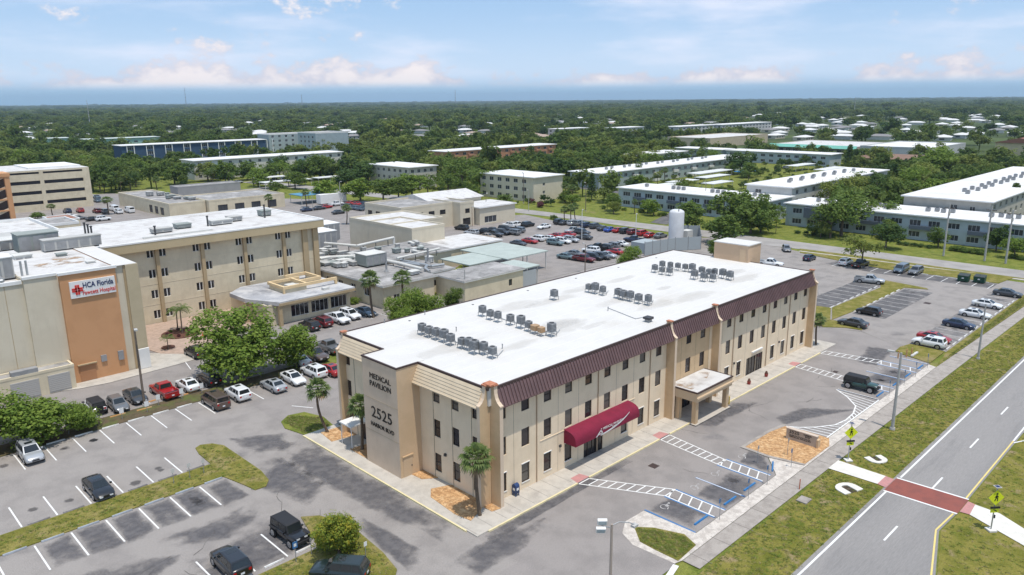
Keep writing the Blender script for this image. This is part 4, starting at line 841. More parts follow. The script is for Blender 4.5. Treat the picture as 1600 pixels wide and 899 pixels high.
# ----- entrance pavilion with cream screen walls on the roof
en = block('hospital_entrance_pavilion', 'low hospital entrance pavilion with big dark windows and cream roof screens', 13.2, 29.4, 70.3, 84, 3.6, CREAM, ROOFG, F=[(4.4, .8, 3.4, 2.1), (8.3, .8, 3.4, 2.1), (12.2, .8, 3.3, 2.1)], over=0, par=.05, frame=FRAMEW, glass=GLASS, mx=2)
er = MB().prism([(-9.5, -2), (-6.5, -8.3), (8.4, -8.3), (8.4, 7), (-6, 7), (-9.5, 4)], 3.6, 4.25).build('roof_slab', mat('roof_grey_mottled', (.36, .36, .37), .9, c2=(.5, .49, .48), scale=.3, lo=.4, hi=.6, c3=(.24, .24, .25), scale3=.25, lo3=.5, hi3=.7, coords=W_), en)
MB().box(-6.6, -8.36, 3.55, 8.46, -8.3, 4.0).build('fascia', TAND, er)
PERG = mat('screen_cream', (.72, .54, .31), .85, c2=(.66, .49, .28), scale=.6, coords=W_)
for bx in ((-3.2, -3.7, 5.0, 7.6, -3.3, 5.5), (-3.2, 1.8, 5.0, 3.0, 2.2, 5.5), (-3.2, -3.3, 5.0, -2.8, 1.8, 5.5), (1.2, -3.3, 5.0, 1.6, 1.8, 5.5), (1.6, 4.4, 5.0, 6.0, 4.8, 5.5), (5.6, -.5, 5.0, 6.0, 4.4, 5.5), (1.6, -.9, 5.0, 6.0, -.5, 5.5), (7.2, -3.7, 4.3, 7.6, -3.3, 5.0), (-3.2, -3.7, 4.25, -2.9, -3.4, 5.0), (2.7, 1.9, 4.25, 3, 2.2, 5)): MB().box(*bx).build('screen_wall', PERG, er)
for bx in ((-2.9, -3.5, 4.25, 1.4, -3.4, 5.0), (-3.0, -3.3, 4.25, -2.95, 1.8, 5.0), (-2.9, 2.0, 4.25, 3.0, 2.05, 5.0), (1.5, -.7, 4.25, 5.9, -.62, 5), (5.78, -.5, 4.25, 5.84, 4.6, 5)): MB().box(*bx).build('screen_panel', CREAM, er)
MB().box(-.8, -1.8, 4.25, 1.0, .6, 4.9).build('roof_unit', GREYW, er); MB().box(3.0, -6.6, 4.25, 4.2, -5.8, 4.7).build('roof_unit', GREYW, er)
MB().box(-9.6, -2, 0, -9.0, -1.4, 3.6).build('column', TAND, en); MB().box(-6.6, -8.2, 0, -6.0, -7.6, 3.6).build('column', TAND, en)
# ----- service blocks behind the medical building
sv = block('hospital_service_block', 'low cream service block with pipes and ducts on its grey roof', 33.3, 45, 65.2, 101, 4.2, CREAM, ROOFG, F=[(2.2, 1.1, 1.4, 1.3)], Lf=[(3+i*4.4, 1.6, 1.7, 1.6) for i in range(7)], over=.5, fascia=GREYW, glass=GLASS)
block('hospital_service_annex', 'small cream service annex with one dark window and grey roof', 45.2, 52.4, 68.4, 80, 4.0, CREAM, ROOFG, F=[(1.8, 1.3, 1.5, 1.2)], over=.4, fascia=GREYW, glass=GLASS, frame=FRAMED)
block('flat_store_block', 'long low cream store block behind the rear roof edge', 46.5, 62, 58.0, 66.5, 3.9, CREAM, ROOFG, F=[(11.5, 1.2, .9, 1.3)], over=.3, fascia=GREYW, frame=FRAMED)
block('grey_roof_hall', 'low block with grey slab roof amid the pipes', 45.2, 62, 80.2, 94, 4.9, CREAM, ROOFG, over=.4, fascia=GREYL)
block('cube_store_block', 'big windowless cream block with pale roof', 62.2, 72, 94.4, 112, 8.0, CREAM2, ROOFD, par=.3)
block('cube_store_block', 'rear part of the windowless cream blocks with pale roof', 62.4, 79.5, 104, 121, 7.9, CREAM2, ROOFD, par=.3)
block('low_white_hall', 'low white-roofed hall in front of the rear car park', 62.3, 81, 83.9, 96.4, 4.0, CREAM, ROOFD, over=.2, fascia=WHITE)
block('rear_cream_wing', 'two-storey cream wing with small dark windows behind the blocks', 84, 103, 128, 146, 7.4, CREAM2, ROOFG, F=[(1.5+i*4.2, 3.9, 2.2, 1.4) for i in range(4)], Lf=[(1.5+i*4, 3.9, 2.2, 1.4) for i in range(4)], par=.4, frame=FRAMED, glass=GLASS)
block('rear_cream_bay', 'narrow two-storey cream bay at the car park corner', 103, 108.5, 124.5, 142, 7.3, CREAM2, ROOFG, F=[(2, 3.9, 1.8, 1.4), (1, .3, 3.0, 2.2)], par=.4, frame=FRAMED, glass=GLASS)
gb = block('gabled_hall', 'cream hall with a shallow white gabled roof', 101, 121, 135, 152, 6.4, CREAM2, ROOFD, F=[(10, 3.2, 3, 1.2)], over=.1)
MB().add([(-11, -9, 6.7), (11, -9, 6.7), (11, 9, 6.7), (-11, 9, 6.7), (-11, 0, 8.6), (11, 0, 8.6)], [(0, 1, 5, 4), (2, 3, 4, 5), (1, 2, 5), (3, 0, 4)]).build('gable_roof', ROOFD, gb)
block('white_roof_shop', 'low cream building with white hipped roof by the car park entrance', 109, 124, 122.5, 134, 5.2, CREAM2, ROOFD, over=.4, fascia=WHITE, F=[(2, .5, 5, 2)])
# pipes, ducts and units on the service roofs
def pipe(name, label, pts, r, m=GREYW, legs=True, z=4.5):
    e = empty(name, (pts[0][0], pts[0][1], z), 0, label, 'pipe', 'pipe runs on the service roof'); o = Vector((pts[0][0], pts[0][1], 0)); mb = MB()
    for a, b in zip(pts, pts[1:]): mb.cyl((a[0]-o.x, a[1]-o.y, a[2]-z), (b[0]-o.x, b[1]-o.y, b[2]-z), r, n=8)
    mb.build('pipe', m, e)
    if legs:
        for a, b in zip(pts, pts[1:]):
            n = max(1, int(math.hypot(b[0]-a[0], b[1]-a[1])/3))
            for i in range(n):
                t = (i+.5)/n; x, y, zz = (a[j]+(b[j]-a[j])*t for j in range(3))
                if zz-z > .3: MB().box(x-o.x-.06, y-o.y-.06, 0, x-o.x+.06, y-o.y+.06, zz-z).build('leg', DARKM, e)
    return e
pipe('pipe_run', 'long pale overhead pipe crossing the service roof from the ward', [(42.5, 100, 6.6), (45.5, 92, 6.6), (56, 93, 6.9), (56, 93, 5)], .28)
pipe('pipe_run', 'pale duct running along the middle of the service roof', [(36, 92, 5.3), (43.5, 88, 5.3), (44.6, 76, 5.3), (44.4, 68, 5.3)], .35)
pipe('pipe_run', 'grey pipe on legs beside the grey slab roof', [(45.8, 78, 5.8), (56, 79, 5.9), (58, 79.4, 5.9)], .22)
pipe('pipe_run', 'silver ducts bending down at the annex corner', [(47.5, 79, 5.0), (48, 71, 5.0), (46.0, 69.2, 5.0), (46, 67.8, 4.6), (46, 67.8, 2.2)], .3, STEEL)
pipe('pipe_run', 'thick duct along the front of the annex roof', [(44, 84, 5.0), (48.6, 70.5, 4.8), (51.5, 70.0, 4.8)], .3, STEEL)
for i in range(40): x, y = random.uniform(34.5, 44), random.uniform(82, 100); plant_box('roof_unit', 'small unit, '+ordinal(i+1)+' of the clutter on the service roof by the ward', x, x+random.uniform(.8, 2.2), y, y+random.uniform(.8, 1.8), 4.5, 4.5+random.uniform(.5, 1.3), random.choice([GREYL, GREYG, GREYW]))
for i in range(18): x, y = random.uniform(46, 60), random.uniform(69 if random.random() < .3 else 81, 92); plant_box('roof_unit', 'small unit, '+ordinal(i+1)+' of the clutter on the grey slab roofs', x, x+random.uniform(.5, 1.5), y, y+random.uniform(.5, 1.4), 5.15 if y > 80 else 4.25, 5.15+random.uniform(.4, 1.0), random.choice([GREYL, GREYG, GREYW]))
plant_box('chiller', 'large grey green cabin with open side on the service roof', 39.5, 44.2, 79.5, 83.5, 4.6, 7.0, GREYG, GREYW)
plant_box('chiller', 'white roof plant with curved guards behind the ward corner', 41.5, 47.5, 103, 109, 4.2, 8.4, GREYL, WHITE)
plant_box('chiller', 'white topped plant house behind the curved guards', 46, 54, 112, 118, 4.2, 8.4, GREYW, WHITE)
plant_box('roof_unit', 'small white unit at the front edge of the service roof', 41.5, 43.5, 67.5, 69, 4.5, 5.2, GREYW)
for i, (px, py, zb, zt) in enumerate(((604, 425, 4.5, 8.4), (669, 412, 4.3, 7.6))):
    q = P(px, py, zb); tag(MB().cyl((q.x, q.y, zb), (q.x, q.y, zt), .2, n=8).cyl((q.x, q.y, zb), (q.x, q.y, zb+.5), .5, .25, n=8).build('flue_stack', GREYB), ('grey flue stack rising beside the palm crowns', 'thin grey flue stack on the annex roof')[i], 'stack')
# green flat canopies
def canopy(label, x0, x1, y0, y1, h, m, name='carport', cat='carport', t=.22, group=None):
    e = empty(name, ((x0+x1)/2, (y0+y1)/2, 0), 0, label, cat, group); a, b = (x1-x0)/2, (y1-y0)/2
    MB().box(-a, -b, h-t, a, b, h).build('roof', m, e)
    nx, ny = max(1, int((x1-x0)/6)), max(1, int((y1-y0)/6))
    for i in range(nx+1):
        for j in range(ny+1): x, y = -a+.4+(2*a-.8)*i/nx, -b+.4+(2*b-.8)*j/ny; MB().box(x-.08, y-.08, 0, x+.08, y+.08, h-t).build('post', GREYW, e)
    return e
MINTR = colmat('canopy_mint', (.42, .465, .42), .7)
canopy('large pale green flat canopy beside the rear car park', 66.2, 79, 66.8, 82, 4.1, MINTR, 'canopy', 'canopy')
canopy('pale green canopy between the store block and the lane', 57, 69.5, 68.5, 78, 4.0, MINTR, 'canopy', 'canopy')
canopy('small pale green canopy with a grey wall behind the white roof', 60, 67.5, 58.5, 66, 3.9, MINTR, 'canopy', 'canopy')
tag(MB().box(62.4, 58.6, 0, 66.5, 58.9, 3.2).build('grey_screen_wall', mat('fence_grey', (.40, .42, .42), .8)), 'grey corrugated screen under the small green canopy', 'wall')
# ----- parking garage and its stair tower
ga = empty('parking_garage', (45, 275, 0), 0, 'cream multi-storey parking garage with dark open decks', 'garage')
GX0, GX1, GY0, GY1, GH = 12, 43, 262, 292, 14.2
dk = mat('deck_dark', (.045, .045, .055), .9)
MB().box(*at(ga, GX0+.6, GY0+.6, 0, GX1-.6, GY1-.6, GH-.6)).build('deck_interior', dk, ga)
for f in range(4):
    MB().box(*at(ga, GX0, GY0, f*3.55-.1, GX1, GY1, f*3.55+2.25)).build('spandrel', CREAM, ga)
MB().box(*at(ga, GX0, GY0, 3.55*4-.6, GX1, GY1, GH)).build('spandrel', CREAM, ga)
for x in (GX0, (GX0+GX1)/2-.6, GX1-2.2): MB().box(*at(ga, x, GY0-.05, 0, x+(2.2 if x > 40 else 1.2), GY0+.8, GH)).build('pier', CREAM, ga)
MB().box(*at(ga, GX1-1, GY0+.5, 0, GX1+.05, GY1, GH)).build('side_wall', CREAM, ga)
MB().box(*at(ga, GX0, GY0, GH, GX1, GY1, GH+.05)).build('roof_deck', ROOFD, ga); MB().box(*at(ga, 25, 268, GH+.05, 42, 288, GH+.6)).build('roof_slab', WHITE, ga)
stw = empty('garage_stair_tower', (9, 246, 0), 0, 'orange brown open stair tower at the left edge before the garage', 'stair tower')
for x in (-5, 3.4): MB().box(x, -4, 0, x+1.4, -2.6, 14.8).build('column', ORANGE, stw)
MB().box(-5.2, -4.2, 14.2, 5.0, 5, 15.3).build('roof', ORANGE, stw); MB().box(-4.6, 3.6, 0, 4.6, 4.6, 14.2).build('rear_wall', mat('stair_dark', (.10, .07, .06), .9), stw)
for f in range(4):
    z = f*3.5; MB().box(-5, -3.9, z+3.2, 4.6, -3.4, z+3.6).build('landing_edge', ORANGE, stw)
    MB().add([(-4.4, -3.3, z), (3.6, -3.3, z+3.3), (3.6, -2.9, z+3.3), (-4.4, -2.9, z), (-4.4, -3.3, z+.9), (3.6, -3.3, z+4.2), (3.6, -2.9, z+4.2), (-4.4, -2.9, z+.9)], [(0, 1, 5, 4), (4, 5, 6, 7), (3, 7, 6, 2)]).build('stair_flight', CREAM, stw)
# ----- low buildings between garage and ward
block('low_workshop', 'low cream workshop with cluttered flat roof beside the garage street', 50, 62, 208, 256, 4.8, CREAM, ROOFG, Lf=[(30+i*5, .4, 3, 2.6) for i in range(3)], par=.3, frame=FRAMED)
block('low_workshop_wing', 'long low cream wing with dark shopfront before the white condominium', 62.3, 90, 206, 226, 4.9, CREAM, ROOFG, F=[(3+i*6, .4, 3.4, 2.6) for i in range(4)], par=.3, frame=FRAMED)
block('grey_yard_wall_block', 'flat grey block behind the workshop roofs', 74, 100, 262, 270, 4.2, colmat('wall_grey', (.33, .32, .31)), ROOFG, par=.2)
for i in range(9): x, y = random.uniform(52, 60), random.uniform(212, 252); plant_box('roof_unit', 'small unit, '+ordinal(i+1)+' among those on the low workshop roof', x, x+random.uniform(1, 3), y, y+random.uniform(1, 2.5), 4.6, 5.2+random.random(), random.choice([GREYL, GREYG, GREYW]))
canopy('blue truck canopy shed beyond the workshop wing', 96, 112, 205, 214, 3.4, colmat('shed_blue', (.10, .27, .40)), 'shed', 'shed')
tag(MB().box(101, 200, .3, 112, 203, 3.6).build('trailer', WHITE), 'white box trailer parked beside the blue shed', 'trailer')
# ----- white tank in its fenced yard
tk = empty('oxygen_tank', (125.3, 63.9, 0), 0, 'tall white cylindrical tank in a fenced yard behind the medical building', 'tank')
prf = [(1.95, .5), (1.95, 7.9), (1.8, 8.3), (1.2, 8.65), (.0, 8.8)]; n = 28
v = [(math.cos(2*PI*i/n)*r, math.sin(2*PI*i/n)*r, z) for r, z in prf for i in range(n)]
MB().add(v, [(k_*n+i, k_*n+(i+1) % n, (k_+1)*n+(i+1) % n, (k_+1)*n+i) for k_ in range(len(prf)-1) for i in range(n)], 0, True).build('shell', mat('tank_white', (.66, .66, .66), .5, c2=(.6, .6, .6), scale=.5), tk)
for a in range(3): q = a*2*PI/3; MB().box(math.cos(q)*1.4-.2, math.sin(q)*1.4-.2, 0, math.cos(q)*1.4+.2, math.sin(q)*1.4+.2, .6).build('foot', GREYB, tk)
MB().cyl((-1.0, -1.2, 8.3), (-1.0, -1.2, 9.1), .12, n=8).build('relief_pipe', GREYB, tk)
fy = empty('tank_yard_fence', (114, 62, 0), 0, 'grey slatted screen fence round the white tank', 'fence'); FG = mat('fence_grey2', (.34, .37, .375), .7)
pts = [(-8.8, -2.6), (1.2, -4.6), (7.3, -8.1), (21.5, 1.2), (18, 6)]
for a, b in zip(pts, pts[1:]):
    L = math.hypot(b[0]-a[0], b[1]-a[1]); n = int(L/2.4); u = ((b[0]-a[0])/L, (b[1]-a[1])/L)
    for i in range(n):
        c = (a[0]+(b[0]-a[0])*i/n, a[1]+(b[1]-a[1])*i/n); o = MB().box(.08, -.03, .1, L/n-.08, .03, 3.3).build('slat_panel', FG, fy); o.location = (c[0], c[1], 0); o.rotation_euler = (0, 0, math.atan2(u[1], u[0]))
        o = MB().box(-.07, -.07, 0, .07, .07, 3.5).build('post', GREYB, fy); o.location = (c[0], c[1], 0)
tag(MB().box(107, 60.5, .1, 112.5, 64.8, 2.6).build('equipment_roof', colmat('roof_bluegrey', (.36, .40, .41))), 'flat blue-grey equipment roof in the tank yard', 'equipment')
tag(MB().box(127.8, 62.0, .1, 130.4, 64.0, 2.9).build('small_tank_box', GREYW), 'small white plant box right of the tall tank', 'equipment')

# ----- condominiums and houses beyond
SAGE = colmat('wall_sage', (.33, .38, .35)); BLUEG = colmat('wall_bluegrey', (.42, .475, .50)); BLUED = colmat('wall_darkblue', (.045, .085, .15)); GREYW2 = colmat('wall_palegrey', (.50, .50, .48)); SALMON = colmat('wall_salmon', (.45, .23, .14)); BGW = colmat('wall_greybeige', (.50, .47, .42)); TEALG = colmat('balcony_green', (.17, .27, .24)); DKG = colmat('band_slate', (.12, .14, .17)); ROOFB = mat('roof_white_far', (.74, .73, .71), .9, c2=(.62, .60, .57), scale=.15, coords=W_)
def balconies(e, x0, y, L, floors, pitch, w_, z0, fh, m, u='x', d=1.0):
    a = pitch*.5
    ox, oy = e.location.x, e.location.y
    while a+w_ < L:
        for f in range(floors):
            z = z0+f*fh
            if u == 'x': MB().box(x0+a-ox, y-d-oy, z, x0+a+w_-ox, y-oy-.02, z+1.0).build('balcony', m, e)
            else: MB().box(x0-d-ox, y-a-w_-oy, z, x0-ox-.02, y-a-oy, z+1.0).build('balcony', m, e)
        a += pitch
b = block('blue_apartment_block', 'long dark blue apartment block with white frames far left', 110, 200, 433, 447, 12.3, BLUED, ROOFB, F=grid(90, 4, 11, 3.6, 1.9, .7, 3, 3), over=.6, fascia=WHITE)
for i in range(9): MB().box(-45+2.6+i*11, -7.4, 0, -45+3.0+i*11, -7.02, 12.3).build('frame_post', WHITE, b); MB().box(-45+6.6+i*11, -7.4, 0, -45+7.0+i*11, -7.02, 12.3).build('frame_post', WHITE, b)
b = block('white_condominium', 'white three-storey condominium with green balconies at left', 107, 190, 325, 340, 9.2, OFFW, ROOFB, F=grid(83, 3, 5.2, 1.6, 1.5, .9, 3, 2), over=.6, fascia=WHITE); balconies(b, 107, 325, 83, 2, 15.6, 5, 3.1, 3, TEALG)
block('grey_hotel_wing', 'grey green five-storey wing of the far block', 206, 240, 440, 456, 15.4, colmat('wall_hotel', (.36, .42, .42)), ROOFG, F=grid(34, 5, 5, 1.8, 1.6, .9, 3, 2), par=.4, rim=WHITE)
block('grey_hotel_tower', 'white and grey six-storey far block with blank end', 221, 246, 405, 428, 16.6, colmat('wall_hotel2', (.34, .40, .42)), ROOFG, F=[], Lf=grid(23, 5, 5, 2, 1.6, .9, 3, 3), par=.4, rim=WHITE)
b = block('salmon_condominium', 'salmon orange three-storey condominium with white roof', 226, 316, 279, 293, 9.2, SALMON, ROOFB, F=grid(90, 3, 5.5, 2.4, 1.6, .8, 3, 2), over=.6, fascia=WHITE); balconies(b, 226, 279, 90, 3, 11, 4, .2, 3, SALMON)
block('beige_condominium', 'small grey beige three-storey condominium among the mid trees', 152, 167, 214, 243, 9.2, BGW, ROOFB, F=grid(15, 3, 3.4, 1.6, 1.4, .9, 3, 1.2), Lf=grid(29, 3, 4, 1.7, 1.4, .9, 3, 2), over=.6, fascia=WHITE)
b = block('cream_condominium', 'cream three-storey condominium with blank end facing the street', 158, 174, 147, 176, 8.9, CREAM2, ROOFB, F=[(5+0, 5.6, 1.2, 1.2), (5, 2.6, 1.2, 1.2)], Lf=grid(29, 3, 4.4, 2.2, 1.5, .8, 2.9, 1), over=.6, fascia=WHITE)
b = block('sage_condominium', 'long sage green two-storey condominium with white roof', 207, 334, 156, 172, 6.3, SAGE, ROOFB, F=grid(127, 2, 5.2, 2.2, 1.5, .8, 3, 2), Lf=[], over=.7, fascia=WHITE); balconies(b, 207, 156, 127, 2, 15.6, 4, .2, 3, OFFW)
V1 = block('blue_grey_apartments', 'blue grey two-storey apartments behind the white tank', 171, 187, 62, 118, 6.4, BLUEG, ROOFB, F=grid(16, 2, 5, 1.8, 1.5, .9, 3, 2), Lf=grid(56, 2, 4.6, 3.0, 1.5, .8, 3, 2), over=.7, fascia=WHITE); balconies(V1, 171, 118, 56, 1, 13.8, 5, 2.9, 3, DKG, 'y')
V2 = block('blue_grey_terrace', 'blue grey two-storey terrace along the back street with slate balconies', 171, 187, -40, 56, 6.4, BLUEG, ROOFB, F=[], Lf=grid(96, 2, 4.6, 2.8, 1.5, .8, 3, 2), over=.7, fascia=WHITE); balconies(V2, 171, 56, 96, 1, 13.8, 6, 2.9, 3, DKG, 'y')
MB().box(-9.5, 28, 3.0, -8.02, 42, 5.9).build('slate_band', DKG, V2); MB().box(-9.6, 34, 0, -8.02, 37, 2.6).build('entrance_recess', DKG, V2)
W_b = block('white_roof_condominium', 'cream white-roofed condominium behind the blue grey terrace', 187.5, 268, 62.5, 78, 9.0, GREYW2, ROOFB, F=grid(80, 3, 6, 2, 1.5, .9, 2.9, 3), Lf=[(3, 6.6, 2.2, 1.3), (3, 3.6, 2.2, 1.3)], over=.6, fascia=WHITE)
X_b = block('grey_beige_condominium', 'grey beige condominium with long white roof at right edge', 190, 312, 8, 30, 9.0, BGW, ROOFB, F=grid(122, 3, 6, 2.4, 1.5, .9, 2.9, 3), Lf=[(12, 6.2, 2.0, 1.5), (12, 3.0, 2, 1.5), (17, 6.2, 1.4, 1.3)], over=.7, fascia=WHITE)
block('bluish_row_condominium', 'pale blue two-storey row far beyond the carports', 369, 384, 128, 190, 6.3, BLUEG, ROOFB, Lf=grid(62, 2, 5, 2.6, 1.5, .8, 3, 2), over=.7, fascia=WHITE)
block('bluish_row_condominium', 'second pale blue two-storey row left of the far rows', 370, 384, 194, 226, 6.3, SAGE, ROOFB, Lf=grid(32, 2, 5, 2.6, 1.5, .8, 3, 2), over=.7, fascia=WHITE)
block('white_row_condominium', 'white roofed row just behind the sage condominium', 300, 350, 205, 220, 6.2, GREYW2, ROOFB, F=grid(50, 2, 5, 2.4, 1.5, .8, 3, 2), over=.7, fascia=WHITE)
block('tan_box_store', 'windowless tan store block far right of centre', 470, 560, 262, 300, 7.2, colmat('wall_tanbox', (.52, .43, .30)), ROOFD, par=.4)
mm = block('mint_mall', 'mint green roofed shopping strip at far right', 466, 530, 152, 212, 5.0, colmat('wall_mall', (.48, .44, .36)), ROOFD, Lf=grid(60, 1, 5, 3, 2.2, .4, 3, 2), over=0, par=.3); MB().add([(-36, -31, 3.6), (-36, 31, 3.6), (-31.5, 30, 5.4), (-31.5, -30, 5.4)], [(0, 1, 2, 3)]).build('mint_eave', colmat('roof_mint', (.16, .42, .33), .6), mm).data.flip_normals()
block('white_box_store', 'large white flat store far right', 466, 536, 108, 150, 6.0, GREYW2, ROOFB, par=.5)
hb = block('brown_roof_office', 'low office with brown tiled roof far right', 386, 402, 84, 120, 4.2, CREAM2, ROOFD, over=.1); MB().add([(-9.5, -19, 4.4), (9.5, -19, 4.4), (9.5, 19, 4.4), (-9.5, 19, 4.4), (0, -14, 6.6), (0, 14, 6.6)], [(0, 1, 4), (1, 2, 5, 4), (2, 3, 5), (3, 0, 4, 5)]).build('hip_roof', colmat('roof_brown', (.24, .15, .11)), hb)
bb = block('beige_gable_hall', 'beige hall with red brown roof at the right edge', 516, 600, 60, 86, 7.6, colmat('wall_beigehall', (.58, .47, .30)), ROOFD, over=.1); MB().add([(-43, -14, 7.8), (43, -14, 7.8), (43, 14, 7.8), (-43, 14, 7.8), (-43, 0, 11), (43, 0, 11)], [(0, 1, 5, 4), (2, 3, 4, 5), (1, 2, 5), (3, 0, 4)]).build('gable_roof', colmat('roof_redbrown', (.26, .12, .08)), bb)
for i, (x0, x1, y0, y1, nm) in enumerate(((490, 534, 432, 446, 'left'), (540, 580, 402, 418, 'middle'), (594, 660, 372, 388, 'right'), (664, 770, 366, 384, 'far right'))):
    block('pale_condominium', 'pale far condominium, '+ordinal(i+1)+' from the left of the distant white row', x0, x1, y0, y1, 9.6, colmat('wall_farpale', (.50, .49, .46)), ROOFB, F=grid(x1-x0, 3, 7, 3.6, 1.8, .8, 3, 2), Lf=grid(y1-y0, 3, 6, 2.4, 1.8, .8, 3, 2), over=.5)
for i, (x0, x1, y) in enumerate(((121, 152, 688), (150, 208, 640))):
    block('mint_apartments', ('mint green apartments far left behind the trees', 'mint green long apartments behind the dark blue block')[i], x0, x1, y, y+16, 8, colmat('wall_mint', (.33, .50, .43)), colmat('roof_palemint', (.55, .60, .56)), F=grid(x1-x0, 2, 7, 3, 1.6, 1, 3.2, 2), over=.8)
# tan tiled houses
def house(x, y, w_, d, h, wall, roof, rz, label, group):
    e = empty('house', (x, y, 0), rz, label, 'house', group); a, b = w_/2, d/2
    MB().box(-a, -b, 0, a, b, h).build('wall', wall, e)
    o = .6; r = min(a, b)*.75
    MB().add([(-a-o, -b-o, h), (a+o, -b-o, h), (a+o, b+o, h), (-a-o, b+o, h), (-a+r, 0, h+b*.28), (a-r, 0, h+b*.28)], [(0, 1, 5, 4), (1, 2, 5), (2, 3, 4, 5), (3, 0, 4)]).build('hip_roof', roof, e)
    for i in range(3): MB().box(-a*.6+i*a*.5, -b-.05, 1.0, -a*.6+i*a*.5+1.3, -b, 2.3).build('window', GLASSF, e)
    MB().box(-a-.05, -b*.3, .9, -a, b*.3, 2.2).build('window', GLASSF, e)
    return e
ROOFT = colmat('roof_tan_tile', (.40, .30, .24)); ROOFGR = colmat('roof_grey_shingle', (.24, .23, .225)); ROOFWH = colmat('roof_white_house', (.66, .65, .63))
th = [(441, 500, ROOFT), (455, 480, ROOFT), (470, 462, ROOFT), (482, 446, ROOFT), (462, 505, ROOFT), (478, 485, ROOFT), (497, 470, ROOFT)]
for i, (x, y, m) in enumerate(sorted(th, key=lambda t: t[0]-t[1])): house(x, y, 16, 13, 3.2, CREAM2, m, R(10*(i % 3)), 'tan hip-roofed house, '+ordinal(i+1)+' from the left of the tan roofs beyond the salmon condominium', 'tan hip-roofed houses')
rnd = random.Random(11); hx = []
for (xa, xb, ya, yb, n, nm) in ((0, 420, 170, 214, 46, 'left'), (440, 780, 172, 214, 44, 'centre'), (790, 1170, 170, 196, 40, 'centre right'), (1180, 1600, 170, 212, 92, 'right')):
    lst = []
    for i in range(n*6):
        if len(lst) >= n: break
        px, py = rnd.uniform(xa, xb), rnd.uniform(ya, yb); q = P(px, py, 4.5)
        if all((q.x-o[0])**2+(q.y-o[1])**2 > 500 for o in hx) and not (440 < q.x < 600 and 60 < q.y < 310) and not (100 < q.x < 215 and 420 < q.y < 710):
            hx.append((q.x, q.y)); lst.append((px, q))
    lst.sort(key=lambda t: t[0])
    for i, (px, q) in enumerate(lst):
        m = rnd.choice([ROOFWH, ROOFWH, ROOFGR, ROOFGR, ROOFT]) if nm != 'right' else rnd.choice([ROOFWH, ROOFWH, ROOFWH, ROOFGR])
        nmr = {ROOFWH: 'white', ROOFGR: 'grey', ROOFT: 'tan'}[m]
        house(q.x, q.y, rnd.uniform(13, 20), rnd.uniform(10, 13), 3.1, rnd.choice([OFFW, CREAM2, GREYW2]), m, rnd.choice([0, R(90), R(12)]), nmr+'-roofed bungalow, '+ordinal(i+1)+' from the left among far trees at '+nm, 'far bungalows among the trees')
CPW = colmat('carport_white', (.66, .66, .64), .7); cg = 'white flat carports between the condominiums'
for i, (x0, x1, y0, y1) in enumerate(((264, 294, 143, 150), (250, 271, 131, 137), (226, 243, 130, 136), (231, 247, 116, 122), (196, 224, 127, 133), (330, 352, 128, 134), (318, 342, 108, 114), (296, 318, 96, 102), (250, 280, 100, 106))):
    canopy('white flat carport, '+ordinal(i+1)+' of those between the condominiums', x0, x1, y0, y1, 2.9, CPW, group=cg)
for i, (x0, x1, y0, y1) in enumerate(((111, 134, 262, 268), (118, 142, 283, 289), (137, 150, 262, 268))): canopy('white carport, '+ordinal(i+1)+' of those before the white condominium', x0, x1, y0, y1, 2.9, CPW, group='carports by the white condominium')
tag(MB().box(286, 132, 2.6, 296, 138, 2.9).box(290.8, 134.8, 0, 291.2, 135.2, 2.6).build('blue_canopy', colmat('tarp_blue', (.05, .25, .55))), 'bright blue tarpaulin canopy among the carports', 'canopy')
# condensers in rows on condominium roofs
mini = empty('condenser'); MB().box(-.45, -.45, .1, .45, .45, 1.0).build('casing', ACM, mini); MB().cyl((0, 0, 1.0), (0, 0, 1.05), .36, n=10).build('fan_grille', BLACK, mini)
first = True
def minis(name, pts):
    global first
    for i, (x, y, z) in enumerate(pts):
        o = mini if first else copy_tree(mini); first = False
        o.location = (x, y, z); o.scale = (1.15, 1.15, 1.05); tag(o, 'rooftop condenser, '+ordinal(i+1)+' from the near end '+name, 'condenser', 'condensers on the condominium roofs')
minis('on the grey beige right-edge roof', [(204+i*4.2+(i % 3)*.8, 17.5+(i % 2)*2.2, 9.28) for i in range(22)])
minis('on the white-roofed condominium behind the terrace', [(200+i*4.4, 69.5+(i % 2)*1.6, 9.28) for i in range(13)])
minis('on the blue grey terrace roof', [(179+(i % 2)*1.2, 50-(i//4)*15-(i % 4)*1.9, 6.68) for i in range(20)])
minis('on the blue grey apartments roof', [(178, 66+(i//3)*15+(i % 3)*2.0, 6.68) for i in range(10)])
minis('on the sage condominium roof', [(222+i*6.5, 164+(i % 2)*2, 6.58) for i in range(14)])

# ---------------------------------------------------------------- vegetation
def leaf_quads(mb, rng, c, r, n, size, flat=.75, out=.6):
    for _ in range(n):
        while True:
            d = Vector((rng.uniform(-1, 1), rng.uniform(-1, 1), rng.uniform(-1, 1)))
            if .05 < d.length < 1: break
        d = d.normalized()*(d.length**.45)
        if rng.random() < .28: d = d*rng.uniform(1.1, 1.75)
        p = c+Vector((d.x*r, d.y*r, d.z*r*flat))
        nrm = (d*out+Vector((rng.uniform(-1, 1), rng.uniform(-1, 1), rng.uniform(.1, 1.5)))*(1-out)*1.5).normalized()
        t = nrm.cross(Vector((rng.uniform(-1, 1), rng.uniform(-1, 1), rng.uniform(-1, 1)))).normalized(); b = nrm.cross(t)
        s = size*rng.uniform(.6, 1.35); l = s*rng.uniform(1.0, 1.7)
        mb.add([p-t*s*.5-b*l*.1, p+b*l*-.5, p+t*s*.5-b*l*.1, p+b*l*.6], [(0, 1, 2, 3)])
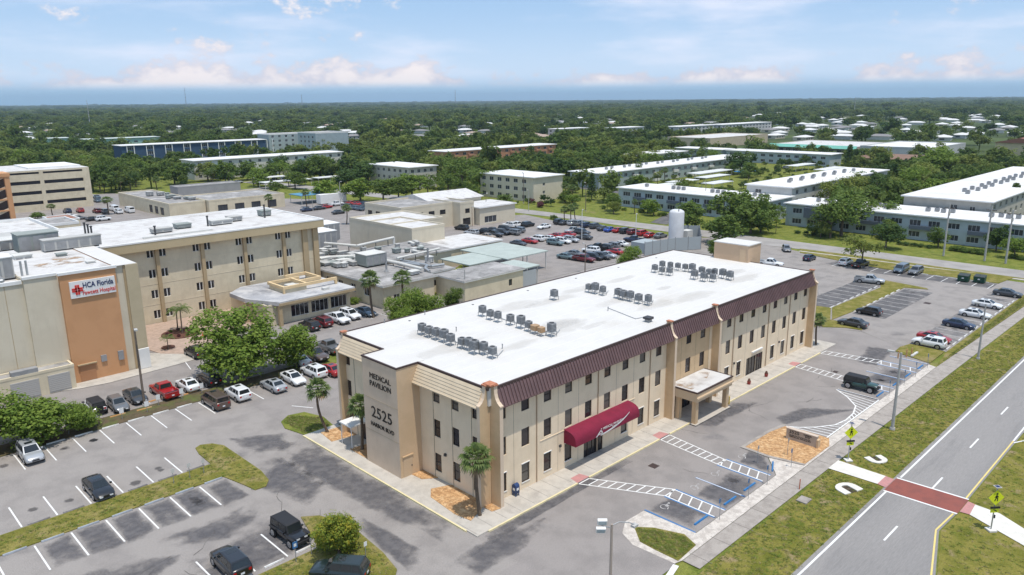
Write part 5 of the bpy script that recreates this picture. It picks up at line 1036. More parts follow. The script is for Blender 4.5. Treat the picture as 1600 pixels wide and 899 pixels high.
def broad_crown(seed, clumps, per, size, R0=4.0, zc=5.2, rz=3.1, low=-.6):
    rng = random.Random(seed); mb = MB(); lobes = [Vector((rng.uniform(-1, 1)*R0*.5, rng.uniform(-1, 1)*R0*.5, zc+rng.uniform(-.5, .6)*rz)) for _ in range(6)]
    cs = []
    for i in range(clumps):
        L = lobes[i % 6]; a = rng.uniform(0, 2*PI); e = math.asin(rng.uniform(low, 1)); q = rng.uniform(.55, 1.0)
        rr = R0*.62
        c = L+Vector((math.cos(a)*math.cos(e)*rr*q, math.sin(a)*math.cos(e)*rr*q, math.sin(e)*rz*.62*q))
        r = rng.uniform(.45, 1.2)*R0/4; cs.append(c); leaf_quads(mb, rng, c, r, per, size)
    return mb.mesh('crown', LEAF2), cs
def limbs(cs, seed, h=3.0, r=.26, m=BARK, lean=0):
    rng = random.Random(seed); mb = MB(); top = Vector((lean, lean*.5, h)); mb.cyl((0, 0, -.1), top*.5, r, r*.85, 8); mb.cyl(top*.5, top, r*.85, r*.7, 8)
    for c in rng.sample(cs, min(9, len(cs))):
        mid = top.lerp(c, .5)+Vector((rng.uniform(-.3, .3), rng.uniform(-.3, .3), .2)); mb.cyl(top*.95, mid, r*.5, r*.28, 6, caps=False); mb.cyl(mid, c, r*.28, r*.08, 5, caps=False)
    return mb.mesh('trunk', m)
TREES = {}
for i in range(3):
    me, cs = broad_crown(100+i, 130, 84, .235, R0=4.0, zc=4.5, rz=3.9, low=-.85); TREES['near%d' % i] = (me, limbs(cs, i))
for i in range(4):
    me, cs = broad_crown(200+i, 70, 40, .36, zc=4.8, rz=3.6, low=-.8); TREES['broad%d' % i] = (me, limbs(cs, 10+i))
for i in range(2):     # open, spreading crown
    me, cs = broad_crown(300+i, 48, 34, .36, R0=4.4, zc=5.4, rz=2.9, low=-.7); TREES['open%d' % i] = (me, limbs(cs, 20+i, 3.8))
for i in range(2):     # conifer
    rng = random.Random(400+i); mb = MB(); cs = []
    for k_ in range(60):
        z = 1.0+7.6*(k_/60); rr = 1.9*(1-(z-.6)/8.6)+.15; a = k_*2.4; c = Vector((math.cos(a)*rr*.75, math.sin(a)*rr*.75, z)); cs.append(c); leaf_quads(mb, rng, c, .35+rr*.26, 30, .30, .6, .5)
    TREES['conifer%d' % i] = (mb.mesh('crown', LEAF3), limbs(cs[-6:], 30+i, 7.5, .2))
for i in range(2):     # tall pine: bare trunk, tufted head
    rng = random.Random(450+i); mb = MB(); cs = []
    for k_ in range(20):
        c = Vector((rng.uniform(-1.9, 1.9), rng.uniform(-1.9, 1.9), rng.uniform(5.2, 8.6))); cs.append(c); leaf_quads(mb, rng, c, .75, 34, .34, .6, .4)
    TREES['pine%d' % i] = (mb.mesh('crown', LEAF3), limbs(cs, 40+i, 5.6, .17))
for i in range(3):     # shrub
    rng = random.Random(500+i); mb = MB(); cs = []
    for k_ in range(30):
        a = rng.uniform(0, 2*PI); rr = rng.random()**.6; c = Vector((math.cos(a)*rr*.8, math.sin(a)*rr*.8, .25+rng.uniform(0, 1.0)*(1.15-rr*.7))); cs.append(c); leaf_quads(mb, rng, c, .30, 34, .13)
    TREES['shrub%d' % i] = (mb.mesh('crown', LEAF2), limbs(cs, 50+i, .35, .05))
def palm_mesh(seed, h=6.0, fronds=34, lean=.25):
    """Cabbage palm: bent trunk, fan leaves on arching stalks, dead skirt."""
    rng = random.Random(seed); tr = MB(); a = rng.uniform(0, 2*PI); lx, ly = math.cos(a)*lean, math.sin(a)*lean; pts = []
    for i in range(9): t = i/8; pts.append((Vector((lx*h*.25*math.sin(t*2.2), ly*h*.25*math.sin(t*2.2), h*t-.05)), .17-.03*t+(.05 if i == 0 else 0)))
    for (p, r), (q, s) in zip(pts, pts[1:]): tr.cyl(p, q, r, s, 8, caps=False)
    top = pts[-1][0]; cr = MB()
    for i in range(fronds):
        az = i*2.39996+rng.uniform(-.2, .2); el = R(80)-R(130)*(i/fronds)**.8+rng.uniform(-.15, .15); dead = i > fronds-5
        d = Vector((math.cos(az)*math.cos(el), math.sin(az)*math.cos(el), math.sin(el))); L = rng.uniform(.7, 1.05)
        e = top+d*L+Vector((0, 0, -.12*L)); side = d.cross(Vector((0, 0, 1))).normalized(); up = side.cross(d).normalized()
        cr.add([top-side*.02, top+side*.02, e+side*.015, e-side*.015], [(0, 1, 2, 3)], 1 if dead else 0)
        for j in range(11):
            f = R(-95+19*j); dd = (d*math.cos(f)+side*math.sin(f)).normalized(); bl = rng.uniform(.75, 1.0)*(1-.25*abs(j-5)/5)*1.0
            mid = e+dd*bl*.6+up*.05; tip = e+dd*bl+Vector((0, 0, -.30*bl)); w_ = up.cross(dd).normalized()*.085
            cr.add([e, mid-w_, tip, mid+w_], [(0, 1, 2, 3)], 1 if dead else 0)
    me = cr.mesh('crown', [LEAFP, DEADL]); return me, tr.mesh('trunk', BARKP)
for i in range(4): TREES['palm%d' % i] = palm_mesh(600+i, 6.0, 36, .2 if i else .7)
def feather_palm(seed, h=4.2, m=LEAFP):
    rng = random.Random(seed); tr = MB(); tr.cyl((0, 0, -.05), (.12, 0, h), .12, .09, 8); cr = MB(); top = Vector((.12, 0, h))
    for i in range(13):
        az = i*2*PI/13*1.618*3; el0 = R(rng.uniform(25, 75)); n = 8; p = top; d0 = Vector((math.cos(az), math.sin(az), 0)); pts = []
        for k_ in range(n+1): t = k_/n; e = el0-t*1.7; p = p+(d0*math.cos(e)+Vector((0, 0, math.sin(e))))*(.26 if k_ else 0); pts.append(p.copy())
        side = d0.cross(Vector((0, 0, 1)))
        for k_ in range(n):
            for s in (-1, 1):
                for q in (.25, .75): c = pts[k_].lerp(pts[k_+1], q); tip = c+side*s*.55*math.sin(PI*(k_+1.5)/(n+2))+d0*.15+Vector((0, 0, -.22)); cr.add([c, c.lerp(tip, .5)+d0*.06, tip, c.lerp(tip, .5)-d0*.06], [(0, 1, 2, 3)])
    return cr.mesh('crown', m), tr.mesh('trunk', BARK)
TREES['feather'] = feather_palm(77)
BASEH = {'near': 8.6, 'broad': 8.4, 'open': 8.2, 'conifer': 9.0, 'pine': 9.2, 'shrub': 1.35, 'palm': 7.0, 'feather': 5.4}
trng = random.Random(5)
def plant(kind, x, y, h, wid=None, leaf=None, label='', group=None, z=0, name=None, cat=None):
    """wid = crown width in metres relative scale."""
    base_ = kind.rstrip('0123456789'); n = sum(1 for t in TREES if t.startswith(base_))
    key = kind if kind in TREES else kind+str(trng.randrange(n))
    cm, tm = TREES[key]
    nm = name or {'palm': 'palm_tree', 'feather': 'palm_tree', 'shrub': 'shrub', 'conifer': 'conifer_tree', 'pine': 'pine_tree'}.get(base_, 'broadleaf_tree')
    e = empty(nm, (x, y, z), trng.uniform(0, 6.28), label, cat or {'shrub': 'shrub', 'palm': 'palm', 'feather': 'palm'}.get(base_, 'tree'), group)
    s = h/BASEH[base_]; refw = {'near': 8.5, 'broad': 8.2, 'open': 9, 'conifer': 3.6, 'pine': 4.8, 'shrub': 2.0, 'palm': 3.6, 'feather': 3.6}[base_]
    sw_ = wid/refw if wid else s; e.scale = (sw_, sw_*trng.uniform(.92, 1.08), s)
    c = link('crown', cm, e)
    if leaf: c.material_slots[0].link = 'OBJECT'; c.material_slots[0].material = leaf
    link('trunk', tm, e); return e
def plants(where, group, rows, zc=.62):
    """rows: (kind, px, py, h, wid, leaf) with (px, py) the middle of the crown in the survey photograph."""
    rows = sorted(rows, key=lambda r: r[1])
    words = {'palm': 'slim palm', 'conifer': 'dark upright conifer', 'pine': 'tall thin pine', 'open': 'spreading green tree', 'broad': 'rounded leafy tree', 'near': 'large leafy tree', 'shrub': 'low rounded shrub', 'feather': 'small feather palm'}
    cnt = {}
    for r in rows:
        kind, px, py, h, wid, leaf = r; base_ = kind.rstrip('0123456789')
        if base_ in ('broad', 'open') and px > 0 and group not in ('trees behind the white roof',): h *= 1.12; wid *= 1.3
        q = P(px, py, h*(zc if base_ not in ('palm', 'feather') else .85)); cnt[base_] = cnt.get(base_, 0)+1
        tot = sum(1 for s in rows if s[0].rstrip('0123456789') == base_)
        plant(kind, q.x, q.y, h, wid, leaf, words[base_]+(', '+ordinal(cnt[base_])+' from the left' if tot > 1 else '')+' '+where, group)
        OCC.append((q.x, q.y))
OCC = []
L1, L2, L3, L4, LY = LEAF1, LEAF2, LEAF3, LEAF4, LEAFY
# nearest trees
plant('near0', -.2, 50.6, 9.6, 12.4, L1, 'large bright green tree over parked cars in front of the hospital entrance', 'trees in the parking strip')
plant('near1', 6.6, 48.6, 6.0, 7.0, L1, 'smaller bright tree right of the large one before the entrance', 'trees in the parking strip')
plant('near2', -27.6, 47.9, 6.3, 9.5, L1, 'large bright green tree overhanging the lot at the left edge', 'trees in the parking strip')
plant('near1', -33.5, 48.2, 6.0, 8.5, L1, 'second bright tree at the left edge behind the first', 'trees in the parking strip')
plant('near0', -22.4, 47.7, 3.6, 5.2, L1, 'low bright green bushy tree right of the left-edge trees', 'trees in the parking strip')
q = P(530, 866); plant('near2', q.x, q.y, 4.1, 4.6, LY, 'small round yellow-tipped tree on the shrub island in front', 'trees in the parking strip')
q = P(513, 677); plant('palm0', q.x, q.y, 6.6, 3.3, None, 'leaning palm farthest left of the medical building palms', 'palms by the medical building')
q = P(566, 704); plant('palm1', q.x, q.y, 6.4, 3.6, None, 'palm in front of the small white door canopy', 'palms by the medical building')
q = P(750, 807); plant('palm2', q.x, q.y, 6.9, 3.7, None, 'straight palm at the front corner of the medical building', 'palms by the medical building')
q = P(1275, 540); plant('palm3', q.x, q.y, 5.0, 3.2, None, 'short palm at the far end of the medical building', 'palms by the medical building')
plants('behind the white roof by the service block', 'trees behind the white roof', [('near', 627, 483, 5.5, 5.5, L1), ('near', 652, 470, 6.2, 6.0, L1), ('near', 678, 480, 5.2, 5.0, L1), ('near', 706, 464, 4.6, 3.6, L2), ('near', 640, 496, 4, 4.5, L1), ('palm', 580, 436, 8.2, 4.2, None), ('palm', 629, 434, 7.4, 4.2, None)])
plants('behind the rear edge of the white roof', 'trees by the rear lot', [('near', 983, 400, 5.6, 5.8, L1), ('broad', 1115, 385, 4.6, 3.6, L2), ('broad', 1075, 332, 8.5, 8.5, L2), ('broad', 1150, 318, 10, 11, L2), ('broad', 1175, 330, 9, 10, L2), ('broad', 1140, 350, 7.5, 9, L2), ('open', 1349, 388, 6.2, 6.4, LEAF4), ('shrub', 865, 338, 1.6, 2.6, L2), ('palm', 893, 325, 6, 3.4, None), ('palm', 883, 327, 5.6, 3.4, None), ('palm', 900, 322, 6, 3.2, None)])
plants('in front of the blue grey terrace', 'trees along the back street', [('open', 1318, 330, 9.8, 12, L2), ('open', 1345, 322, 10, 12, L2), ('open', 1300, 340, 8.0, 9, L2), ('broad', 1390, 352, 5, 5, L2), ('broad', 1468, 368, 4.4, 4.6, L2), ('broad', 1560, 365, 6.2, 4.6, L3), ('broad', 1205, 330, 6.5, 6.5, L2), ('broad', 1190, 340, 6, 7, L2), ('conifer', 1586, 305, 11, 5, L3), ('conifer', 1572, 318, 9, 4.6, L3), ('broad', 1380, 358, 4.0, 4.4, L4), ('broad', 1270, 358, 2.6, 3.4, L2)])
plants('along the lawn of the blue grey terrace', 'shrubs along the terrace', [('shrub', 1246+i*13.4, 361+i*1.55, 1.1, 1.7, L3) for i in range(5)]+[('shrub', 1405+i*11.5, 378+i*1.4, 1.1, 1.8, L3) for i in range(5)]+[('shrub', 1492+i*9, 386+i*1.2, 1.5, 2.8, L2) for i in range(6)]+[('shrub', 1584, 398, 1.4, 2.2, L2), ('shrub', 1598, 401, 1.3, 2, L2)])
plants('in front of the blue grey apartments', 'trees by the blue grey apartments', [('broad', 960, 312, 5.6, 5.4, L2), ('broad', 1012, 318, 4.5, 4.5, L1), ('broad', 1022, 320, 5, 5, L1), ('conifer', 925, 285, 10.5, 3.6, L3), ('palm', 998, 258, 9, 4.2, None), ('palm', 1040, 266, 6.5, 4.2, None), ('palm', 882, 290, 7, 4, None), ('palm', 895, 293, 6.5, 4, None), ('palm', 825, 288, 6.6, 3.6, None), ('broad', 883, 305, 4, 4.5, L2), ('broad', 895, 310, 3.6, 4, L1), ('shrub', 845, 318, 2.2, 3.6, mat('leaf_maroon', (.10, .03, .035), .8)), ('shrub', 830, 312, 2, 3, mat('leaf_maroon', (.1, .03, .035))), ('shrub', 942, 322, 1.6, 2.4, L2), ('shrub', 1002, 328, 1.4, 2.4, L2), ('shrub', 1035, 333, 1.6, 3.4, L2), ('broad', 990, 285, 5, 6, L3), ('shrub', 920, 312, 1.5, 2.2, L2), ('shrub', 975, 326, 1.2, 2, L1), ('shrub', 1060, 336, 1.5, 3, L3), ('palm', 1345, 300, 5, 3.6, None)])
plants('in the grove between the sage and salmon condominiums', 'grove in the middle distance', [('broad', 838, 247, 9, 10, L3), ('broad', 858, 228, 10, 12, L4), ('broad', 880, 248, 10, 12, L2), ('broad', 900, 224, 12, 14, L4), ('broad', 918, 240, 11, 12, L2), ('broad', 938, 252, 8, 10, L3), ('broad', 950, 228, 11, 12, L4), ('broad', 970, 243, 9, 10, L2), ('broad', 985, 232, 9, 10, L4), ('broad', 895, 256, 8, 9, L3), ('broad', 865, 255, 8, 8, L3), ('broad', 1003, 232, 9, 10, L4), ('broad', 1022, 240, 8, 9, L4), ('broad', 845, 262, 5, 6, L1), ('pine', 830, 238, 12, 6, L3), ('pine', 1020, 228, 13, 7, L4), ('broad', 1048, 238, 7, 9, L4), ('palm', 862, 263, 6, 4, None)])
plants('behind the carports at right', 'trees behind the carports', [('broad', 1158, 250, 10, 12, L3), ('broad', 1172, 262, 7, 8, L2), ('broad', 1145, 262, 5, 6, L1), ('conifer', 1328, 238, 12, 6, L3), ('conifer', 1338, 243, 10, 5, L3), ('broad', 1355, 240, 9, 10, L2), ('broad', 1378, 240, 11, 12, L4), ('broad', 1378, 268, 8, 10, L3), ('broad', 1462, 250, 11, 15, L1), ('broad', 1485, 243, 12, 15, L1), ('broad', 1510, 252, 10, 13, L4), ('broad', 1440, 258, 8, 10, L2), ('broad', 1525, 266, 7, 9, L2), ('broad', 1490, 268, 8, 10, L2), ('broad', 1455, 280, 6, 8, L3), ('pine', 1470, 232, 12, 6, L4), ('broad', 1335, 287, 8, 10, L2), ('broad', 1358, 281, 9, 11, L3), ('broad', 1378, 294, 8, 10, L2), ('broad', 1318, 298, 7.5, 10, L4), ('broad', 1345, 306, 7, 10, L2), ('broad', 1400, 288, 8, 9, L4), ('broad', 1418, 296, 7, 9, L2), ('broad', 1388, 311, 6, 8, L2), ('palm', 1425, 265, 8, 4.4, None), ('palm', 1548, 258, 8, 4.4, None), ('palm', 1250, 304, 4, 3.4, None), ('broad', 1260, 247, 6, 7, L2), ('palm', 1246, 230, 8, 5, None)])
plants('between the workshops and the white condominium', 'trees in the left middle', [('broad', 500, 258, 10, 13, L2), ('broad', 475, 262, 9, 11, L2), ('broad', 548, 258, 11, 14, L3), ('broad', 575, 265, 10, 12, L3), ('broad', 508, 292, 8, 9.5, L1), ('broad', 540, 275, 8, 10, L3), ('broad', 562, 290, 8.5, 11, L1), ('broad', 598, 292, 8, 10, L2), ('broad', 622, 290, 8, 9, L2), ('broad', 643, 285, 9, 11, L1), ('open', 690, 258, 11, 14, L2), ('open', 722, 268, 11, 14, L2), ('open', 700, 282, 9, 11, L2), ('open', 668, 288, 8, 9, L2), ('open', 752, 280, 9, 11, L2), ('broad', 735, 295, 6, 7, L2), ('broad', 790, 311, 5, 6, L2), ('conifer', 617, 265, 10, 4.5, L3), ('conifer', 632, 262, 9, 4, L3), ('pine', 468, 236, 12, 7, L4), ('pine', 500, 228, 13, 7, L4), ('pine', 515, 232, 12, 6, L4), ('broad', 460, 278, 7, 8, L2), ('broad', 418, 265, 8, 9, L2), ('broad', 402, 275, 7, 8, L1), ('palm', 478, 300, 6.5, 4, None), ('palm', 420, 308, 6, 4, None), ('palm', 540, 325, 6, 4, None), ('palm', 450, 268, 8, 4.4, None), ('broad', 430, 290, 5, 6, L2), ('broad', 660, 268, 8, 9, L3), ('broad', 610, 245, 8, 10, L1), ('broad', 640, 240, 8, 10, L2), ('broad', 680, 243, 9, 9, L3), ('broad', 600, 228, 9, 11, L1)])
plants('near the parking garage', 'trees near the garage', [('broad', 15, 243, 9, 12, L4), ('broad', 38, 246, 9, 12, L1), ('broad', 62, 243, 9, 12, L2), ('broad', 95, 240, 9, 13, L1), ('broad', 115, 243, 9, 13, L4), ('broad', 140, 250, 8, 12, L1), ('broad', 78, 250, 7, 10, L4), ('palm', 160, 279, 7, 4.6, None), ('palm', 188, 282, 6, 4.4, None), ('palm', 167, 312, 6, 4.6, None), ('palm', 210, 272, 7, 4.6, None), ('palm', 234, 274, 6.6, 4.6, None), ('palm', 244, 280, 6.6, 4.6, None), ('palm', 328, 268, 7, 4.4, None), ('palm', 80, 322, 4, 3.6, None), ('broad', 215, 245, 6.5, 9, L2), ('broad', 240, 242, 6, 7, L3), ('broad', 285, 246, 7, 9, L2), ('broad', 305, 250, 7, 8, L2), ('broad', 370, 238, 6, 8, L2), ('feather', 290, 268, 6, 6, LEAFS), ('shrub', 58, 335, 2.4, 5, L2), ('palm', 335, 235, 8, 5, None), ('palm', 395, 270, 7, 4.4, None), ('broad', 20, 262, 6, 9, L2), ('broad', 150, 262, 5, 8, L2)])
for i, (px, py, h, lb) in enumerate(((278, 518, 4.6, 'feather palm left of the pair in the round bed'), (285, 522, 5.4, 'taller feather palm right of the pair in the round bed'), (263, 547, 2.4, 'small feather palm in the small round bed of the plaza'))):
    q = P(px, py); plant('feather', q.x, q.y, h, 3.4 if h > 3 else 2.4, None, lb, 'palms on the plaza', .1)
bedp = struct('plaza_planting_bed', MB().prism([(1.2+math.cos(a*PI/10)*3.0, 77.0+math.sin(a*PI/10)*2.9) for a in range(20)], .08, .2), MULCH_D)
q = P(263, 544); struct('plaza_planting_bed', MB().prism([(q.x+math.cos(a*PI/7)*1.0, q.y+math.sin(a*PI/7)*1.0) for a in range(14)], .08, .2), MULCH_D)
for i in range(9): a = i*.7; plant('shrub', 1.2+math.cos(a)*2.0, 77+math.sin(a)*1.9, .5, .7, LEAF2 if i % 2 else mat('leaf_maroon', (.1, .03, .035)), 'tiny plant, '+ordinal(i+1)+' round the large plaza bed', 'small plants in the plaza bed', .2)
hedges = [(446+i*0, 0, 0) for i in ()]
for i, (px, py) in enumerate(((483, 493), (486, 490), (552, 475), (556, 474))): q = P(px, py); plant('shrub', q.x, q.y, 1.4, 2.0, L1, 'clipped green bush, '+ordinal(i+1)+' from the left under the entrance windows', 'bushes under the entrance windows')

# trees between the condominiums
def rects():
    r = []
    for o in bpy.data.objects:
        if o.parent is None and o.get('category') in ('building', 'garage', 'carport', 'canopy'):
            xs = [v_[0]+c.location.x+o.location.x for c in o.children if c.type == 'MESH' for v_ in c.bound_box]; ys = [v_[1]+c.location.y+o.location.y for c in o.children if c.type == 'MESH' for v_ in c.bound_box]
            if xs: r.append((min(xs)-3.5, max(xs)+3.5, min(ys)-3.5, max(ys)+3.5))
    return r
RC = rects(); mr = random.Random(77); got = []
def to_px(x, y, z):
    d = Vector((x, y, z))-CAM; k2 = d.dot(_f); return 800+FPX*d.dot(RT)/k2, 449.5-FPX*d.dot(UP)/k2
for (xa, xb, ya, yb, n, wh) in ((188, 345, 82, 152, 11, 'between the terrace and the sage condominium'), (170, 215, 182, 240, 14, 'behind the cream condominium'), (105, 205, 270, 322, 22, 'before the white condominium'), (225, 380, 176, 238, 26, 'behind the sage condominium'), (188, 320, 32, 60, 20, 'between the two right-hand condominiums'), (152, 168, -30, 115, 9, 'on the lawn before the blue grey blocks'), (50, 108, 300, 400, 16, 'beyond the garage')):
    lst = []
    for _ in range(900):
        if len(lst) >= n: break
        x, y = mr.uniform(xa, xb), mr.uniform(ya, yb)
        if any(a <= x <= b and c <= y <= d for a, b, c, d in RC) or any((x-p)**2+(y-q)**2 < 42 for p, q in got) or (196 < x < 213 and 130 < y < 180): continue
        u, v = to_px(x, y, 5)
        if not -30 < u < 1630: continue
        got.append((x, y)); lst.append((u, x, y))
    for i, (u, x, y) in enumerate(sorted(lst)):
        h = mr.uniform(4.5, 7) if 82 < y < 152 and x > 186 else mr.uniform(6.5, 11.5) if x > 170 or y > 170 else mr.uniform(4, 6.5); kd = mr.choice(['broad', 'broad', 'broad', 'open', 'open', 'palm', 'pine'])
        plant(kd, x, y, min(h, 8.5) if kd == 'palm' else h*1.15 if kd == 'pine' else h, None if kd in ('palm', 'pine') else h*mr.uniform(1.0, 1.4), mr.choice([L1, L2, L4, L4, L3, L2]) if kd != 'palm' else None, {'broad': 'rounded tree', 'open': 'spreading tree', 'palm': 'palm', 'pine': 'thin pine'}[kd]+', '+ordinal(i+1)+' from the left of those '+wh, 'trees among the condominiums')
# far woods: one mass to the horizon
excl = []; tight = []; lanes = []
for o in list(bpy.data.objects):
    if o.parent is None and o.get('category') in ('building', 'house', 'garage', 'carport', 'canopy', 'stair tower'):
        if o['category'] == 'house':
            d = (o.location.xy-CAM.xy).length; lanes.append((o.location.x, o.location.y, (CAM.x-o.location.x)/d, (CAM.y-o.location.y)/d, min(5*d/32, 130), d)); continue
        xs = []; ys = []
        for c in o.children:
            if c.type == 'MESH' and c.data.vertices:
                for v_ in c.bound_box: xs.append(v_[0]+c.location.x); ys.append(v_[1]+c.location.y)
        if xs:
            x0, x1, y0, y1 = min(xs)+o.location.x, max(xs)+o.location.x, min(ys)+o.location.y, max(ys)+o.location.y
            pad = (18 if o.name.startswith('salmon') else 8) if o.location.length < 480 else 30
            excl.append((x0-5-pad, x1+5, y0-5-pad, y1+5)); tight.append((x0-2.5, x1+2.5, y0-2.5, y1+2.5))
base_ex = [(-80, 172, -80, 205), (-80, 120, 64, 300), (100, 150, 100, 320), (187, 345, 80, 156), (500, 5000, -30, 20)]
fr = random.Random(21); fp = []
def cells(L):
    cell = {}
    for x0, x1, y0, y1 in L:
        for i in range(int(x0//60), int(x1//60)+1):
            for j in range(int(y0//60), int(y1//60)+1): cell.setdefault((i, j), []).append((x0, x1, y0, y1))
    return lambda x, y: any(a <= x <= b and c <= y <= d for a, b, c, d in cell.get((int(x//60), int(y//60)), ()))
blocked, blocked_t = cells(excl+base_ex), cells(tight+[(-80, 150, -80, 320), (139, 171, -60, 130), (196, 212, 130, 180)])
def in_lane(x, y, dd):
    for hx_, hy_, ux, uy, L, hd in lanes:
        if hd+15 < dd or hd-L > dd+15: continue
        rx, ry = x-hx_, y-hy_; t = rx*ux+ry*uy
        if -9 < t < L and abs(rx*uy-ry*ux) < 9.5: return True
    return False
for d0, d1, n, s0, s1, w0 in ((215, 480, 2600, .6, 1.15, 1.0), (480, 900, 5600, .7, 1.35, 1.05), (900, 2000, 10000, .75, 1.35, 1.4), (2000, 4500, 9500, .85, 1.3, 2.4), (4500, 12000, 9500, .9, 1.35, 5.0)):
    for _ in range(n):
        d = math.sqrt(fr.uniform(d0*d0, d1*d1)); az = fr.uniform(-44, 44); a = yaw+R(az); x, y = CAM.x+math.sin(a)*d, CAM.y+math.cos(a)*d
        if d < 1800 and (blocked(x, y) or in_lane(x, y, d)): continue
        if 480 < d < 1500 and math.sin(x*.021+1.3)*math.sin(y*.017+.4)+.35*math.sin(x*.05+y*.04) > .42: continue
        if 480 < d < 1300 and az > 16 and fr.random() < .5: continue
        s = fr.uniform(s0*.8, s1*1.1)*(1+.25*math.sin(x*.013)*math.sin(y*.011))*(1.45 if fr.random() < .05 else 1); fp.append((x, y, s*w0*fr.uniform(.85, 1.2), s*fr.uniform(.85, 1.15)))
for _ in range(2600):
    d = math.sqrt(fr.uniform(150**2, 480**2)); a = yaw+R(fr.uniform(-44, 44)); x, y = CAM.x+math.sin(a)*d, CAM.y+math.cos(a)*d
    if not blocked_t(x, y): s = fr.uniform(.14, .42); fp.append((x, y, s*1.15, s))
fcol = bpy.data.collections.new('forest_sources')
for i in range(7):
    rng = random.Random(900+i); mb = MB(); lob = [Vector((rng.uniform(-1.6, 1.6), rng.uniform(-1.6, 1.6), rng.uniform(4.0, 6.2))) for _ in range(4)]
    for k_ in range(34):
        a = rng.uniform(0, 2*PI); e = math.asin(rng.uniform(-.5, 1)); c = lob[k_ % 4]+Vector((math.cos(a)*math.cos(e)*2.3, math.sin(a)*math.cos(e)*2.3, math.sin(e)*2.1)); leaf_quads(mb, rng, c, 1.05, 12, .78, .8, .7)
    mb.cyl((0, 0, -.2), (0, 0, 4.5), .22, n=5)
    o = bpy.data.objects.new('forest_tree_source', mb.mesh('forest_tree_source', [FOREST, FOREST2, FOREST3, FOREST, FOREST4, FOREST, FOREST3][i])); fcol.objects.link(o)
me = bpy.data.meshes.new('far_woods'); me.from_pydata([(x, y, 0) for x, y, _, _ in fp], [], [])
at1 = me.attributes.new('scl', 'FLOAT_VECTOR', 'POINT'); at2 = me.attributes.new('rot', 'FLOAT_VECTOR', 'POINT')
at1.data.foreach_set('vector', [v for _, _, w_, h in fp for v in (w_, w_, h)]); at2.data.foreach_set('vector', [v for _ in fp for v in (0, 0, fr.uniform(0, 6.28))])
woods = link('far_woods', me); tag(woods, 'dense green woods stretching to the horizon', 'woods', None, 'stuff')
ng = bpy.data.node_groups.new('scatter_woods', 'GeometryNodeTree'); ng.interface.new_socket('Geometry', in_out='INPUT', socket_type='NodeSocketGeometry'); ng.interface.new_socket('Geometry', in_out='OUTPUT', socket_type='NodeSocketGeometry')
gi, go = ng.nodes.new('NodeGroupInput'), ng.nodes.new('NodeGroupOutput'); ci = ng.nodes.new('GeometryNodeCollectionInfo'); ci.inputs['Collection'].default_value = fcol; ci.inputs['Separate Children'].default_value = True; ci.inputs['Reset Children'].default_value = True
ip = ng.nodes.new('GeometryNodeInstanceOnPoints'); ip.inputs['Pick Instance'].default_value = True
a1 = ng.nodes.new('GeometryNodeInputNamedAttribute'); a1.data_type = 'FLOAT_VECTOR'; a1.inputs['Name'].default_value = 'scl'; a2 = ng.nodes.new('GeometryNodeInputNamedAttribute'); a2.data_type = 'FLOAT_VECTOR'; a2.inputs['Name'].default_value = 'rot'
e2r = ng.nodes.new('FunctionNodeEulerToRotation')
ng.links.new(gi.outputs[0], ip.inputs['Points']); ng.links.new(ci.outputs[0], ip.inputs['Instance']); ng.links.new(a1.outputs[0], ip.inputs['Scale']); ng.links.new(a2.outputs[0], e2r.inputs[0]); ng.links.new(e2r.outputs[0], ip.inputs['Rotation']); ng.links.new(ip.outputs[0], go.inputs[0])
md = woods.modifiers.new('scatter', 'NODES'); md.node_group = ng

# grass tufts on the near lawns and verges
gcol = bpy.data.collections.new('tuft_sources')
for i in range(4):
    rng = random.Random(950+i); mb = MB()
    for k_ in range(14):
        a = rng.uniform(0, 6.28); r_ = rng.uniform(0, .16); x, y = math.cos(a)*r_, math.sin(a)*r_; t = rng.uniform(0, 6.28); l = rng.uniform(.02, .06); dx, dy = math.cos(t)*.03, math.sin(t)*.03; lx, ly = rng.uniform(-.12, .12), rng.uniform(-.12, .12)
        mb.add([(x-dx, y-dy, 0), (x+dx, y+dy, 0), (x+lx, y+ly, l)], [(0, 1, 2)])
    gm = [mat('blade_green', (.13, .17, .03), .85, trl=.3), mat('blade_olive', (.19, .20, .045), .85, trl=.3), mat('blade_straw', (.34, .29, .13), .9, trl=.3), mat('blade_lime', (.18, .24, .04), .85, trl=.3)][i]
    o = bpy.data.objects.new('tuft_source', mb.mesh('tuft_source', gm)); gcol.objects.link(o)
gp = []; gr = random.Random(31)
def inpoly(x, y, pts):
    r = False; n = len(pts)
    for i in range(n):
        (x0, y0), (x1, y1) = pts[i], pts[i-1]
        if (y0 > y) != (y1 > y) and x < (x1-x0)*(y-y0)/(y1-y0)+x0: r = not r
    return r
